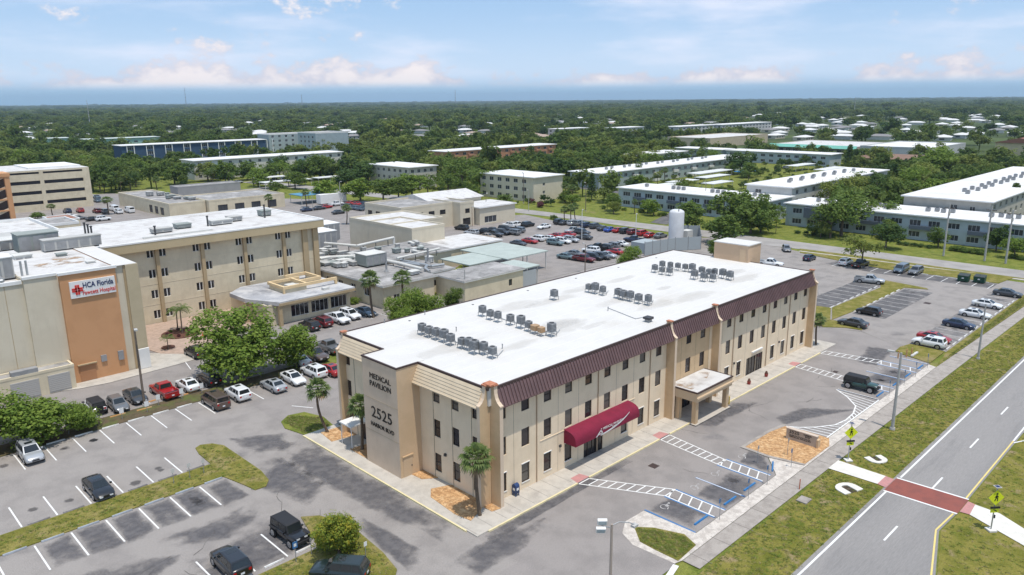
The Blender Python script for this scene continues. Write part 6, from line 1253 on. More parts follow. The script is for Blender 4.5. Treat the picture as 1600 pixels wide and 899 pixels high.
for pts, n, zz in (([(2, -18.4), (31, -18.4), (29, -18.4), (75, -18.6), (75, -23.75), (2, -23.75)], 4500, -.02), ([(75, -19.1), (132, -19.1), (132, -23.75), (75, -23.75)], 2500, -.02), ([(17.5, -32.2), (24.5, -30.3), (28.5, -30.5), (52, -30.5), (57, -36.3), (70, -40), (20, -44)], 3000, -.02), ([(-45, 28.0), (-15.1, 28.0), (-15.0, 31.5), (-14, 33.3), (-12.4, 31.5), (-12.3, 23), (-13.3, 19.8), (-14.5, 19.9), (-15.4, 24.8), (-45, 24.8)], 3000, .09), ([(-13.8, 11.8), (-12.2, 9.5), (-11.7, 5.9), (-12.6, -.8), (-27, 1.5), (-27, 6.4), (-15.4, 6.3), (-14.9, 7.6)], 2000, .09), ([(-4.4, 32.6), (-3, 33.6), (-.5, 30.5), (-1, 27.8), (-4.3, 27.8)], 1200, .09), ([(6.2, -10.9), (8.1, -14.5), (7.5, -15.9), (4.8, -16.1), (4.8, -12.5)], 900, .07), ([(70.2, -16), (125, -15.3), (125, -16.8), (75, -16.2)], 2500, .06)):
    xs = [p[0] for p in pts]; ys = [p[1] for p in pts]; k_ = 0
    while k_ < n:
        x, y = gr.uniform(min(xs), max(xs)), gr.uniform(min(ys), max(ys)); k_ += 1
        if not inpoly(x, y, pts) or (28.8 < x < 31.8 and -24 < y < -18): continue
        if 31 < -y and 24 < x < 32 and inpoly(x, y, [(28.9, -30.9), (31.8, -30.9), (31.5, -33), (30.1, -35.4), (26.2, -41), (23.3, -41), (26.7, -35.7)]): continue
        gp.append((x, y, zz, gr.uniform(.7, 1.6)))
me = bpy.data.meshes.new('grass'); me.from_pydata([g_[:3] for g_ in gp], [], [])
at1 = me.attributes.new('scl', 'FLOAT_VECTOR', 'POINT'); at2 = me.attributes.new('rot', 'FLOAT_VECTOR', 'POINT')
at1.data.foreach_set('vector', [v for g_ in gp for v in (g_[3],)*3]); at2.data.foreach_set('vector', [v for _ in gp for v in (0, 0, gr.uniform(0, 6.28))])
tufts = link('grass_tufts', me); tag(tufts, 'short uneven grass on the near verges and lawn islands', 'grass', None, 'stuff')
ng2 = ng.copy(); [setattr(nd.inputs['Collection'], 'default_value', gcol) for nd in ng2.nodes if nd.bl_idname == 'GeometryNodeCollectionInfo']
tufts.modifiers.new('scatter', 'NODES').node_group = ng2

# ---------------------------------------------------------------- vehicles
SPEC = {  # body stations: x, z bottom, z top, half width ; cabin: rear base, front base, rear roof, front roof, belt z, roof z, half base, half roof
 'sedan': dict(st=[(-2.38, .45, .80, .74), (-2.28, .30, .97, .85), (-1.75, .22, 1.01, .91), (-.9, .20, .98, .92), (.9, .20, .95, .92), (1.55, .22, .90, .91), (2.15, .27, .77, .85), (2.36, .40, .62, .72)], cab=(-1.85, 1.20, -1.02, .22, .95, 1.45, .84, .62), wb=1.37, wr=.33, tr=.80),
 'suv': dict(st=[(-2.32, .50, 1.00, .80), (-2.26, .34, 1.12, .89), (-1.6, .27, 1.12, .95), (.9, .25, 1.08, .95), (1.55, .27, 1.03, .93), (2.1, .33, .92, .88), (2.32, .45, .74, .76)], cab=(-2.24, 1.18, -1.92, .30, 1.08, 1.70, .88, .68), wb=1.38, wr=.37, tr=.82),
 'hatch': dict(st=[(-2.05, .45, .92, .76), (-1.98, .30, 1.03, .84), (-1.4, .22, 1.03, .88), (.8, .20, .98, .88), (1.4, .22, .90, .87), (1.9, .28, .76, .80), (2.05, .40, .62, .70)], cab=(-1.98, 1.10, -1.55, .20, .99, 1.50, .82, .62), wb=1.28, wr=.32, tr=.77),
 'van': dict(st=[(-2.5, .45, 1.05, .86), (-2.46, .30, 1.15, .94), (-1.6, .26, 1.15, .97), (1.2, .25, 1.10, .97), (1.8, .27, 1.02, .95), (2.35, .33, .85, .88), (2.5, .45, .70, .78)], cab=(-2.46, 1.85, -2.34, .85, 1.10, 1.80, .92, .78), wb=1.5, wr=.35, tr=.84),
 'cargo': dict(st=[(-2.7, .45, 1.2, .90), (-2.66, .32, 1.3, .98), (-1.6, .28, 1.3, 1.0), (1.4, .28, 1.25, 1.0), (2.1, .30, 1.1, .96), (2.6, .36, .9, .88), (2.72, .48, .72, .8)], cab=(-2.66, 2.05, -2.62, 1.25, 1.25, 2.15, .97, .86), wb=1.7, wr=.36, tr=.86),
 'pickup': dict(st=[(-2.85, .55, .78, .90), (-2.82, .42, .82, .97), (-1.9, .36, .84, .99), (-.75, .34, 1.12, .99), (.95, .34, 1.12, .99), (1.7, .36, 1.10, .98), (2.5, .42, 1.02, .93), (2.8, .52, .84, .84)], cab=(-.82, 1.30, -.62, .45, 1.10, 1.82, .92, .72), wb=1.75, wr=.40, tr=.86, bed=(-2.8, -.86, .84, 1.16)),
 'jeep': dict(st=[(-2.0, .55, .98, .76), (-1.96, .48, 1.06, .80), (-1.0, .45, 1.08, .80), (.75, .45, 1.08, .80), (.95, .48, 1.10, .74), (1.75, .52, 1.08, .62), (1.98, .58, 1.0, .58)], cab=(-1.97, .95, -1.90, .62, 1.06, 1.78, .78, .70), wb=1.38, wr=.43, tr=.80, jeep=True),
}
CARM = {}
def wheel_meshes(r):
    k_ = ('wheel', r)
    if k_ in CARM: return CARM[k_]
    t = MB(); t.cyl((0, -.11, 0), (0, .11, 0), r, r, 18); d = MB(); d.cyl((0, -.125, 0), (0, .125, 0), r*.66, r*.66, 12)
    for i in range(5): a = 2*PI*i/5; d.box(math.cos(a)*r*.3-.03, -.131, math.sin(a)*r*.3-.03, math.cos(a)*r*.3+.03, .131, math.sin(a)*r*.3+.03, 1)
    CARM[k_] = (t.mesh('wheel', RUBBER), d.mesh('rim', [RIM, DARKM])); return CARM[k_]
def car_meshes(kind):
    if kind in CARM: return CARM[kind]
    S = SPEC[kind]; st = S['st']; mb = MB(); n = 0
    rings = []
    for x, zb, zt, hw in st:
        h = zt-zb; half = [(hw*.86, zb), (hw*.985, zb+h*.18), (hw, zb+h*.45), (hw*.985, zb+h*.70), (hw*.93, zb+h*.90), (hw*.80, zt), (hw*.35, zt+.025)]
        rings.append([(x, y, z) for y, z in half]+[(x, -y, z) for y, z in half[::-1]])
    n = len(rings[0]); v = [p for r in rings for p in r]
    mb.add(v, [(k_*n+i, (k_+1)*n+i, (k_+1)*n+(i+1) % n, k_*n+(i+1) % n) for k_ in range(len(rings)-1) for i in range(n)], 0, True)
    mb.add(v, [tuple(range(n)), tuple(range((len(rings)-1)*n, len(rings)*n))[::-1]])
    rb, fb, rr, fr_, zb, zr, wb_, wr_ = S['cab']; zm = zb+(zr-zb)*.93
    top = MB() if S.get('jeep') else mb
    def lerp(a, b, t): return a+(b-a)*t
    t_ = .93; lo = [(rb, wb_), (fb, wb_*.95)]; 
    c0 = [(rb, -wb_, zb-.06), (fb, -wb_*.93, zb-.06), (fb, wb_*.93, zb-.06), (rb, wb_, zb-.06)]
    c1 = [(lerp(rb, rr, t_), -lerp(wb_, wr_, t_), zm), (lerp(fb, fr_, t_), -lerp(wb_*.93, wr_*.95, t_), zm), (lerp(fb, fr_, t_), lerp(wb_*.93, wr_*.95, t_), zm), (lerp(rb, rr, t_), lerp(wb_, wr_, t_), zm)]
    i_ = .10; c2 = [(rr+i_, -wr_+i_, zr), (fr_-i_*1.6, -wr_*.95+i_, zr), (fr_-i_*1.6, wr_*.95-i_, zr), (rr+i_, wr_-i_, zr)]
    v = c0+c1+c2; fs = [(i, (i+1) % 4, (i+1) % 4+4, i+4) for i in range(4)]+[(4+i, 4+(i+1) % 4, 8+(i+1) % 4, 8+i) for i in range(4)]+[(8, 9, 10, 11)]
    top.add(v, fs)
    if S.get('bed'):
        a, b, z0, z1 = S['bed']
        for s in (-1, 1): mb.box(a, min(s*.98, s*.86), z0-.2, b, max(s*.98, s*.86), z1)
        mb.box(a-.04, -.86, z0-.15, a+.08, .86, z1-.02); mb.box(b-.04, -.9, z0-.1, b+.06, .9, z1)
    parts = [('body', mb.mesh('body', WHITE), 'paint')]
    if S.get('jeep'): parts.append(('soft_top', top.mesh('soft_top', PLASTIC), None))
    if S.get('bed'): a, b, z0, z1 = S['bed']; parts.append(('bed_liner', MB().box(a+.09, -.86, z0+.02, b-.05, .86, z0+.06).mesh('bed_liner', PLASTIC), None))
    # glazing, set just proud of the cabin faces
    def face_quad(A, B_, C_, D_, u0, u1, v0, v1, off):
        A, B_, C_, D_ = map(Vector, (A, B_, C_, D_)); nrm = (B_-A).cross(D_-A).normalized()
        f = lambda u, w_: A.lerp(B_, u).lerp(D_.lerp(C_, u), w_)+nrm*off
        return [f(u0, v0), f(u1, v0), f(u1, v1), f(u0, v1)]
    g = lambda name, *q: parts.append((name, MB().quad(*q).mesh(name, CARGLASS), None))
    g('windshield', *face_quad(c0[1], c0[2], c1[2], c1[1], .07, .93, .14, .95, .012)); g('rear_window', *face_quad(c0[3], c0[0], c1[0], c1[3], .10, .90, .22 if kind != 'sedan' else .14, .92, .012))
    sp = (.06, .48, .53, .93) if kind not in ('pickup',) else (.05, .45, .50, .92)
    for s, (A, B_, C_, D_) in ((-1, (c0[0], c0[1], c1[1], c1[0])), (1, (c0[2], c0[3], c1[3], c1[2]))):
        rngs = [(sp[0], sp[1]), (sp[2], sp[3])]
        if kind in ('suv', 'van') : rngs = [(.05, .26), (.30, .58), (.62, .93)]
        if kind == 'cargo': rngs = [(.70, .93)]
        for u0, u1 in rngs:
            if s == 1: u0, u1 = 1-u1, 1-u0
            g('side_window', *face_quad(A, B_, C_, D_, u0, u1, .20, .92, .010))
    # lights, plate, mirrors, arches
    xe = st[-1][0]; xr = st[0][0]; zf = st[-1][2]; zr_ = st[0][2]; hwf = st[-1][3]; hwr = st[0][3]
    for s in (-1, 1):
        parts.append(('headlight', MB().box(xe-.14, s*hwf*.62-.16, zf-.16, xe+.015, s*hwf*.62+.16, zf-.02).mesh('headlight', LAMPW), None))
        parts.append(('tail_light', MB().box(xr-.015, s*hwr*.78-.12, zr_-.24, xr+.14, s*hwr*.78+.12, zr_-.02).mesh('tail_light', LAMPR), None))
        parts.append(('mirror', MB().box(fb-.55, s*(wb_+.12)-.10, zb, fb-.38, s*(wb_+.12)+.10, zb+.15).mesh('mirror', WHITE), 'paint'))
    parts.append(('grille', MB().box(xe-.10, -hwf*.45, st[-1][1]+.05, xe+.018, hwf*.45, zf-.10).mesh('grille', PLASTIC), None))
    parts.append(('number_plate', MB().box(xr-.02, -.16, st[0][1]+.12, xr+.02, .16, st[0][1]+.27).mesh('number_plate', LAMPW), None))
    if kind in ('suv', 'sedan', 'van'): parts.append(('sunroof', MB().sheet([(fr_-.85, -.36), (fr_-.25, -.36), (fr_-.25, .36), (fr_-.85, .36)], zr+.006).mesh('sunroof', CARGLASS), None))
    for wx in (-S['wb'], S['wb']):
        for s in (-1, 1):
            ar = MB(); y = s*(st[3][3]+.004); nn = 10; q = [(wx+math.cos(PI*i/nn)*(S['wr']+.07), y, S['wr']+math.sin(PI*i/nn)*(S['wr']+.07)) for i in range(nn+1)]
            q += [(wx-S['wr']-.07, y, st[3][1]), (wx+S['wr']+.07, y, st[3][1])]
            ar.add(q, [tuple(range(len(q)))])
            if S.get('jeep'): ar.box(wx-.55, s*.80-.14 if s > 0 else s*.80-.14, .92, wx+.55, s*.80+.14, .97)
            parts.append(('wheel_arch', ar.mesh('wheel_arch', PLASTIC), None))
    if S.get('jeep'): parts.append(('spare_wheel', MB().cyl((-2.2, 0, .95), (-2.0, 0, .95), .40, .40, 16).mesh('spare_wheel', RUBBER), None)); parts.append(('bumper', MB().box(1.95, -.75, .5, 2.15, .75, .68).box(-2.12, -.75, .5, -1.98, .75, .66).mesh('bumper', PLASTIC), None))
    CARM[kind] = parts; return parts
KW = {'sedan': 'sedan', 'suv': 'SUV', 'hatch': 'hatchback', 'van': 'minivan', 'cargo': 'van', 'pickup': 'pickup', 'jeep': 'off-roader'}
NM = {'sedan': 'parked_sedan', 'suv': 'parked_suv', 'hatch': 'parked_hatchback', 'van': 'parked_minivan', 'cargo': 'parked_van', 'pickup': 'parked_pickup', 'jeep': 'parked_jeep_style_car'}
NM['jeep'] = 'parked_off_roader'
PC = {'white': (.72, .72, .71), 'black': (.012, .012, .014), 'dark grey': (.06, .063, .068), 'grey': (.16, .165, .17), 'silver': (.42, .43, .44), 'red': (.34, .012, .012), 'maroon': (.13, .012, .016), 'navy': (.015, .025, .06), 'blue': (.03, .08, .35), 'blue grey': (.10, .14, .18), 'brown': (.12, .085, .07), 'tan': (.35, .27, .19), 'dark green': (.018, .06, .05), 'teal grey': (.11, .16, .17), 'green black': (.012, .022, .022)}
CP = {k_: paint(k_.replace(' ', '_'), v, .25 if k_ in ('silver', 'grey', 'blue grey', 'dark grey', 'brown') else 0) for k_, v in PC.items()}
LITE = {'body', 'soft_top', 'bed_liner', 'windshield', 'rear_window', 'side_window', 'sunroof', 'spare_wheel'}
def car(kind, colr, x, y, hd, label, group, lite=False, name=None):
    e = empty(name or NM[kind], (x, y, .008), R(hd), label, {'pickup': 'pickup', 'cargo': 'van', 'van': 'van'}.get(kind, 'car'), group)
    for nm, me, pm in car_meshes(kind):
        if lite and nm not in LITE: continue
        o = link(nm, me, e)
        if pm: o.material_slots[0].link = 'OBJECT'; o.material_slots[0].material = CP[colr]
    S = SPEC[kind]; wm, rm = wheel_meshes(S['wr'])
    for wx in (-S['wb'], S['wb']):
        for s in (-1, 1):
            o = link('wheel', wm, e, (wx, s*(S['tr']+.02), S['wr']))
            if not lite: link('rim', rm, o)
    return e
def row(where, group, rows, lite=False):
    rows = sorted(rows, key=lambda r: r[2]); tot = len(rows)
    for i, (kind, colr, px, py, hd) in enumerate(rows):
        q = P(px, py, .75); lb = colr+' '+KW[kind]+(', '+ordinal(i+1)+' from the left' if tot > 1 else '')+' '+where
        car(kind, colr, q.x, q.y, hd+random.uniform(-2, 2), lb, group, lite)
U, D, Rt, Lf_ = 90, -90, 0, 180
row('of cars under the orange hospital wall', 'cars beside the hospital', [('jeep', 'white', 148, 634, U), ('hatch', 'grey', 184, 630, D), ('sedan', 'dark grey', 211, 617, D), ('pickup', 'red', 256, 609, U), ('sedan', 'white', 293, 599, U), ('suv', 'black', 326, 591, U)])
row('of the pair backed to the hedge', 'cars along the hedge', [('van', 'brown', 336, 625, U), ('suv', 'white', 371, 613, U)])
row('under the left-edge tree', 'cars along the hedge', [('suv', 'silver', 47, 706, D)])
row('parked on the plaza kerb by the round bed', 'cars beside the hospital', [('suv', 'black', 305, 549, U), ('sedan', 'dark grey', 330, 545, U)])
row('alone in the upper stalls of the left lot', 'cars in the left lot', [('sedan', 'black', 153, 759, D)])
row('at the bottom edge left of the off-roader', 'cars in the left lot', [('suv', 'black', 360, 876, U)])
row('beside the shrub island', 'cars in the left lot', [('jeep', 'black', 453, 830, D)])
row('cut by the bottom edge below the round tree', 'cars in the left lot', [('suv', 'green black', 531, 889, 128)])
row('in the row left of the medical building end', 'cars by the building end', [('sedan', 'silver', 427, 600, U), ('sedan', 'white', 458, 589, D), ('suv', 'white', 490, 579, U), ('sedan', 'red', 516, 576, U)])
row('behind the row left of the building end', 'cars by the building end', [('sedan', 'white', 466, 561, U), ('pickup', 'brown', 492, 553, D), ('pickup', 'grey', 514, 541, U)])
row('under the entrance pavilion windows', 'cars at the entrance pavilion', [('suv', 'black', 483, 508, U), ('suv', 'maroon', 503, 502, U), ('pickup', 'white', 528, 497, D), ('suv', 'white', 547, 491, D), ('sedan', 'blue grey', 571, 486, D)])
row('turning in from the back street', 'cars in the side lot', [('hatch', 'grey', 1229, 388, 215)])
row('along the street edge of the side lot', 'cars in the side lot', [('hatch', 'navy', 1265, 402, Rt), ('suv', 'white', 1322, 409, Rt), ('pickup', 'black', 1345, 412, Rt), ('van', 'blue grey', 1408, 420, Rt+180), ('suv', 'grey', 1431, 423, Rt+180)])
row('crossing the middle of the side lot', 'cars in the side lot', [('pickup', 'silver', 1359, 437, -78)])
row('half hidden behind the far roof corner', 'cars in the side lot', [('pickup', 'white', 1204, 411, -80)])
row('in the stalls by the grass median', 'cars in the side lot', [('hatch', 'black', 1358, 485, U), ('sedan', 'dark grey', 1333, 503, U)])
row('along the road edge of the side lot', 'cars in the side lot', [('sedan', 'dark grey', 1575, 457, D), ('sedan', 'white', 1543, 474, D), ('sedan', 'white', 1524, 489, D), ('sedan', 'navy', 1499, 505, D), ('sedan', 'red', 1460, 526, D), ('suv', 'white', 1452, 534, U)])
row('with spare wheel in the accessible bays', 'cars in the front drive', [('jeep', 'dark green', 1346, 600, D)])
def z(x0, y0, s, lst): return [(k_, c, x0+x/s, y0+y/s, h) for k_, c, x, y, h in lst]
row('in the nearest row of the rear lot', 'cars in the rear lot', z(800, 300, 4, [('sedan', 'teal grey', 340, 400, -82), ('sedan', 'grey', 395, 382, -82), ('pickup', 'maroon', 450, 416, -82), ('suv', 'black', 512, 405, -82), ('suv', 'dark grey', 562, 400, -82), ('sedan', 'silver', 597, 390, -82), ('sedan', 'red', 640, 370, 98)]), True)
row('in the second row of the rear lot', 'cars in the rear lot', z(800, 300, 4, [('suv', 'white', 492, 362, 98), ('pickup', 'black', 535, 345, 98), ('suv', 'dark grey', 580, 345, 98), ('suv', 'grey', 622, 335, 98), ('sedan', 'white', 672, 322, 98), ('pickup', 'navy', 762, 297, 98)]), True)
row('in the left middle row of the rear lot', 'cars in the rear lot', z(800, 300, 4, [('sedan', 'dark grey', 40, 318, -82), ('sedan', 'red', 112, 303, -82), ('suv', 'white', 155, 290, 98), ('sedan', 'white', 225, 286, 98), ('sedan', 'red', 272, 270, 98), ('sedan', 'red', 348, 262, 98), ('suv', 'teal grey', 270, 315, -82), ('suv', 'white', 318, 305, -82), ('suv', 'silver', 370, 296, -82), ('sedan', 'dark grey', 452, 280, 98), ('pickup', 'silver', 385, 240, 170), ('suv', 'dark grey', 440, 250, -82)]), True)
row('along the street side of the rear lot', 'cars in the rear lot', z(800, 300, 4, [('suv', 'black', 300, 186, 0), ('sedan', 'dark grey', 335, 190, 0), ('suv', 'silver', 385, 192, 0), ('suv', 'grey', 425, 195, 0), ('suv', 'navy', 468, 206, 0), ('suv', 'dark grey', 522, 212, 0), ('sedan', 'dark grey', 572, 225, 0), ('sedan', 'blue', 615, 232, 0), ('sedan', 'red', 667, 236, 0), ('suv', 'black', 712, 242, 0), ('suv', 'maroon', 760, 248, 0), ('suv', 'red', 818, 256, 0), ('sedan', 'red', 866, 267, 0), ('sedan', 'grey', 928, 270, 0)]), True)
row('near the entrance of the rear lot', 'cars in the rear lot', z(800, 300, 4, [('sedan', 'white', 200, 214, 180), ('suv', 'black', 100, 202, 0), ('pickup', 'white', 32, 205, 0), ('suv', 'grey', 35, 238, 98), ('suv', 'grey', 8, 252, 98)]), True)
row('left of the rear lot beside the cream bay', 'cars in the rear lot', z(400, 300, 4, [('suv', 'black', 1285, 222, 98), ('suv', 'silver', 1345, 252, 98), ('pickup', 'black', 1425, 248, 98), ('sedan', 'tan', 1450, 274, -82), ('pickup', 'dark grey', 1490, 262, -82), ('suv', 'black', 1540, 252, -82), ('suv', 'white', 1582, 205, 98), ('suv', 'black', 1560, 230, -82), ('sedan', 'black', 1470, 235, 98)]), True)
row('in the lane beyond the ward roof', 'cars behind the ward', z(400, 300, 4, [('sedan', 'navy', 320, 108, 0), ('sedan', 'dark grey', 395, 98, 0), ('sedan', 'red', 438, 90, 0), ('pickup', 'white', 502, 74, 0), ('sedan', 'dark grey', 515, 124, 0), ('sedan', 'red', 590, 66, 90), ('sedan', 'red', 625, 72, 90), ('suv', 'blue grey', 612, 98, 90), ('suv', 'blue grey', 645, 103, 90), ('suv', 'dark grey', 682, 84, 90), ('sedan', 'navy', 665, 68, 90), ('suv', 'grey', 560, 88, 90)]), True)
row('in the lot below the parking garage', 'cars below the garage', z(0, 300, 4, [('suv', 'navy', 420, 118, 90), ('suv', 'red', 500, 115, 90), ('sedan', 'white', 440, 148, 0), ('sedan', 'grey', 492, 160, 0), ('sedan', 'black', 582, 166, 0), ('suv', 'white', 645, 166, 0), ('suv', 'maroon', 605, 118, 90), ('suv', 'grey', 650, 120, 90), ('cargo', 'white', 712, 106, 90), ('suv', 'white', 740, 122, 90), ('cargo', 'white', 808, 116, 90), ('sedan', 'blue grey', 604, 30, 90), ('sedan', 'blue grey', 606, 52, 90)]), True)
row('on the far street behind the garage', 'cars beyond the garage', [('suv', 'red', 180, 266, 0), ('sedan', 'dark green', 161, 263, 0), ('suv', 'grey', 171, 266, 0)], True)
row('under the carports and condominium lots', 'cars among the condominiums', [('sedan', 'grey', 985, 287, 0), ('suv', 'dark grey', 1010, 285, 0), ('sedan', 'white', 997, 289, 0), ('suv', 'blue', 1560, 251, 0), ('suv', 'navy', 1567, 249, 0), ('sedan', 'red', 1594, 254, 0), ('sedan', 'grey', 430, 280, 0), ('sedan', 'dark grey', 445, 279, 0), ('sedan', 'dark grey', 1215, 263, 0), ('suv', 'grey', 1228, 262, 0), ('sedan', 'silver', 372, 284, 0), ('sedan', 'dark grey', 360, 285, 0)], True)

# ---------------------------------------------------------------- street furniture and small things
ws = MB(); ws.add([(-.9, -.09, 0), (.9, -.09, 0), (.9, .09, 0), (-.9, .09, 0), (-.88, -.06, .13), (.88, -.06, .13), (.88, .06, .13), (-.88, .06, .13)], [(4, 5, 6, 7), (0, 1, 5, 4), (1, 2, 6, 5), (2, 3, 7, 6), (3, 0, 4, 7)])
WSM = {}
def stops(where, group, rows, m, w_=1.0):
    key = m.name
    if key not in WSM: WSM[key] = ws.mesh('wheel_stop', m)
    for i, (x, y, a) in enumerate(rows):
        o = link('wheel_stop', WSM[key], None, (x, y, .016), R(a), (w_, 1, 1)); tag(o, ordinal(i+1)+' concrete wheel stop '+where, 'wheel stop', group)
WSW = mat('stop_white', (.70, .69, .66), .8, c2=(.5, .48, .45), scale=2); WSG = mat('stop_bluegrey', (.36, .39, .43), .85, c2=(.28, .30, .33), scale=2); WSB = mat('stop_blue', (.03, .16, .38), .7, c2=(.06, .2, .4), scale=2); WSO = mat('stop_orange', (.55, .27, .09), .85, c2=(.5, .33, .17), scale=2); WSD = mat('stop_dark', (.30, .28, .265), .85, c2=(.22, .2, .19), scale=2)
g = 'wheel stops in the lots'
stops('from the right along the lower stalls of the left lot', g, [(-16.5-2.87*i, 24.45, 0) for i in range(7)], WSG)
stops('from the right along the upper stalls of the left lot', g, [(-16.6-2.87*i, 28.45, 0) for i in range(6)], WSD)
stops('from the right along the hedge row', g, [(-10.7-2.88*i, 46.0, 0) for i in range(6)], WSW, 1.05)
stops('from the left under the orange wall, painted orange', g, [(-14.6, 48.6, 0), (-12.6, 50.6, 5), (-10.6, 50.3, 5), (-8.4, 49.8, 5), (-17.6, 48.9, 0)], WSO)
stops('from the left in the bays before the grass island, painted blue', g, [(11.3, -14.3, 0), (16.2, -14.4, 0), (19.9, -14.4, 0), (25.4, -14.0, 25)], WSB, 1.2)
stops('from the left in the bays by the green off-roader, painted blue', g, [(53.3, -14.4, 0), (58.6, -14.5, 0), (62.9, -14.5, 0), (67.6, -14.6, 0)], WSB, 1.2)
stops('from the near end along the grass median', g, [(90.5+2.92*i, 3.4, 0) for i in range(8)], WSW)
stops('from the near end behind the grass median', g, [(90.2+2.92*i, 7.5, 0) for i in range(8)], WSW)
stops('from the near end along the road side of the side lot', g, [(79.3+2.87*i, -14.75, 0) for i in range(14)], WSW)
stops('from the right along the street edge of the side lot', g, [(130.0-.2*min(i, 3), -6.6+2.8*i, 88) for i in range(6)], WSW)
stops('from the right by the front off-roader', g, [(-16.1, 7.15, 0), (-19, 7.1, 0), (-21.9, 7.1, 0)], WSW)
# parking signs on posts
def small_sign(px, py, label, c=WHITE, h=1.9, sz=.32, group='small parking signs', face=U, xy=None):
    q = P(px, py) if xy is None else Vector((*xy, 0)); e = empty('sign_post', (q.x, q.y, 0), R(face-90), label, 'sign', group)
    MB().cyl((0, 0, 0), (0, 0, h), .03, n=6).build('post', GREYB, e); MB().box(-sz/2, -.045, h-sz*1.35, sz/2, -.03, h).build('plate', c, e)
    if c is PAINT_B: MB().box(-sz*.25, -.05, h-sz*1.0, sz*.25, -.045, h-sz*.4).build('symbol', WHITE, e)
    return e
for i, x in enumerate((-23.4, -20.5, -17.6, -14.7, -12.9, -10, -7.4)): small_sign(0, 0, ordinal(i+1)+' small white sign from the left along the hedge strip', WHITE, 1.5, .5, face=U, xy=(x, 47.3+(1.2 if x > -14 else 0)))
for i, x in enumerate((12.6, 17.8, 21.5, 26.6, 53.6, 58.9, 63.2, 67.9)): small_sign(0, 0, ordinal(i+1)+' blue accessible bay sign from the left along the front drive', PAINT_B, 2.1, .32, face=D+180+180, xy=(x, -15.4))
for i, (px, py) in enumerate(((272, 757), (297, 748), (319, 741))): small_sign(px, py, ordinal(i+1)+' thin sign from the left on the grass divider', GREYW, 1.7, .32)
small_sign(463, 880, 'blue and white sign in front of the black off-roader', PAINT_B, 2.0, .45, face=D+180); small_sign(487, 868, 'thin dark post right of the off-roader', GREYB, 1.6, .2)
small_sign(572, 875, 'small white sign on the shrub island right of the round tree', WHITE, 1.7, .3)
small_sign(1183, 724, 'thin bare sign post in the mulch island left', GREYB, 2.0, .3); small_sign(1230, 712, 'thin bare sign post in the mulch island right', GREYB, 2.0, .3)
# pedestrian crossing beacons
def ped_sign(px, py, label, s=1.0, h=3.3):
    q = P(px, py); e = empty('pedestrian_crossing_sign', (q.x, q.y, 0), yaw*0+R(-40), label, 'sign', 'pedestrian crossing signs')
    MB().prism([(-.35, -.35), (.35, -.35), (.35, .35), (-.35, .35)], 0, .14).build('base', CONC_NEW, e); MB().cyl((0, 0, .1), (0, 0, h+.9), .055, n=8).build('post', STEEL, e)
    d = .72*s; c = h-.1
    pl = MB().add([(0, -.07, c-d), (d, -.07, c), (0, -.07, c+d), (-d, -.07, c), (0, -.05, c-d), (d, -.05, c), (0, -.05, c+d), (-d, -.05, c)], [(0, 1, 2, 3), (7, 6, 5, 4), (0, 4, 5, 1), (1, 5, 6, 2), (2, 6, 7, 3), (3, 7, 4, 0)]).build('diamond_plate', SIGNY, e)
    f = MB(); y = -.075
    def st(a, b, w_):
        a, b = Vector((a[0], 0, a[1])), Vector((b[0], 0, b[1])); dd = (b-a).normalized(); nn = Vector((-dd.z, 0, dd.x))*w_/2; o = Vector((0, y, c))
        f.quad(a+nn+o, a-nn+o, b-nn+o, b+nn+o)
    st((0, .02), (.02, .24), .16); st((0, .05), (-.13, -.32), .10); st((.02, .05), (.13, -.12), .10); st((.13, -.12), (.10, -.34), .09); st((0, .2), (-.17, .02), .075); st((.03, .2), (.2, .04), .07)
    f.add([(math.cos(k_*PI/5)*.085+.02, y, c+.36+math.sin(k_*PI/5)*.085) for k_ in range(10)], [tuple(range(10))]); f.build('walking_figure', BLACK, pl)
    bz = c-d-.28; MB().box(-.42, -.16, bz, .42, -.06, bz+.16).build('beacon_bar', BLACK, e)
    ar = MB().box(-.38, -.08, bz-.42, .38, -.06, bz-.06).build('arrow_plate', SIGNY, e); MB().add([(-.25, -.085, bz-.12), (-.05, -.085, bz-.2), (.2, -.085, bz-.36), (.22, -.085, bz-.28), (.02, -.085, bz-.12)], [(0, 1, 2, 3, 4)]).build('arrow', BLACK, ar)
    sp_ = MB(); sp_.box(-.25, -.25, h+.9, .25, .25, h+.94, 0); sp_.box(-.17, -.17, h+.94, .17, .17, h+.955, 1); so = sp_.build('solar_panel', [GREYL, NAVY], e); so.rotation_euler = (0, 0, 0)
    MB().box(.06, -.06, 1.2, .18, .06, 1.5).build('push_button', BLACK, e); return e
ped_sign(1325, 720, 'yellow pedestrian crossing sign on the near side by the sidewalk'); ped_sign(1548, 829, 'yellow pedestrian crossing sign on the far side of the road')
# address monument in the mulch
q = Vector((32.85, -13.6, 0)); e = empty('address_monument', (q.x, q.y, .08), 0, 'tan stucco address monument wall standing in orange mulch', 'sign'); e.scale = (.9, .86, .84)
MB().box(-.22, -2.0, 0, .22, 2.0, 1.45).build('wall', mat('stucco_monument', (.46, .385, .31), .92, c2=(.42, .35, .285), scale=1.5, bump=.2, bscale=20), e)
MB().box(-.27, -2.05, 1.45, .27, 2.05, 1.55).build('coping', mat('stucco_coping', (.56, .46, .37), .9), e); MB().box(-.3, -2.25, 0, .3, -2.0, 1.1).build('pier', STUCCO_T, e)
for t, s, y, zz, xs in (('2525', .60, .95, 1.14, 1.15), ('HARBOR', .24, -.8, 1.24, 1.1), ('BLVD', .24, -.8, 1.0, 1.1), ('MEDICAL PAVILION', .29, .15, .52, 1.1)): text_on(e, t, s, (-.235, y, zz), (0, -1), SIGNB, xs, .012, fat=.006)
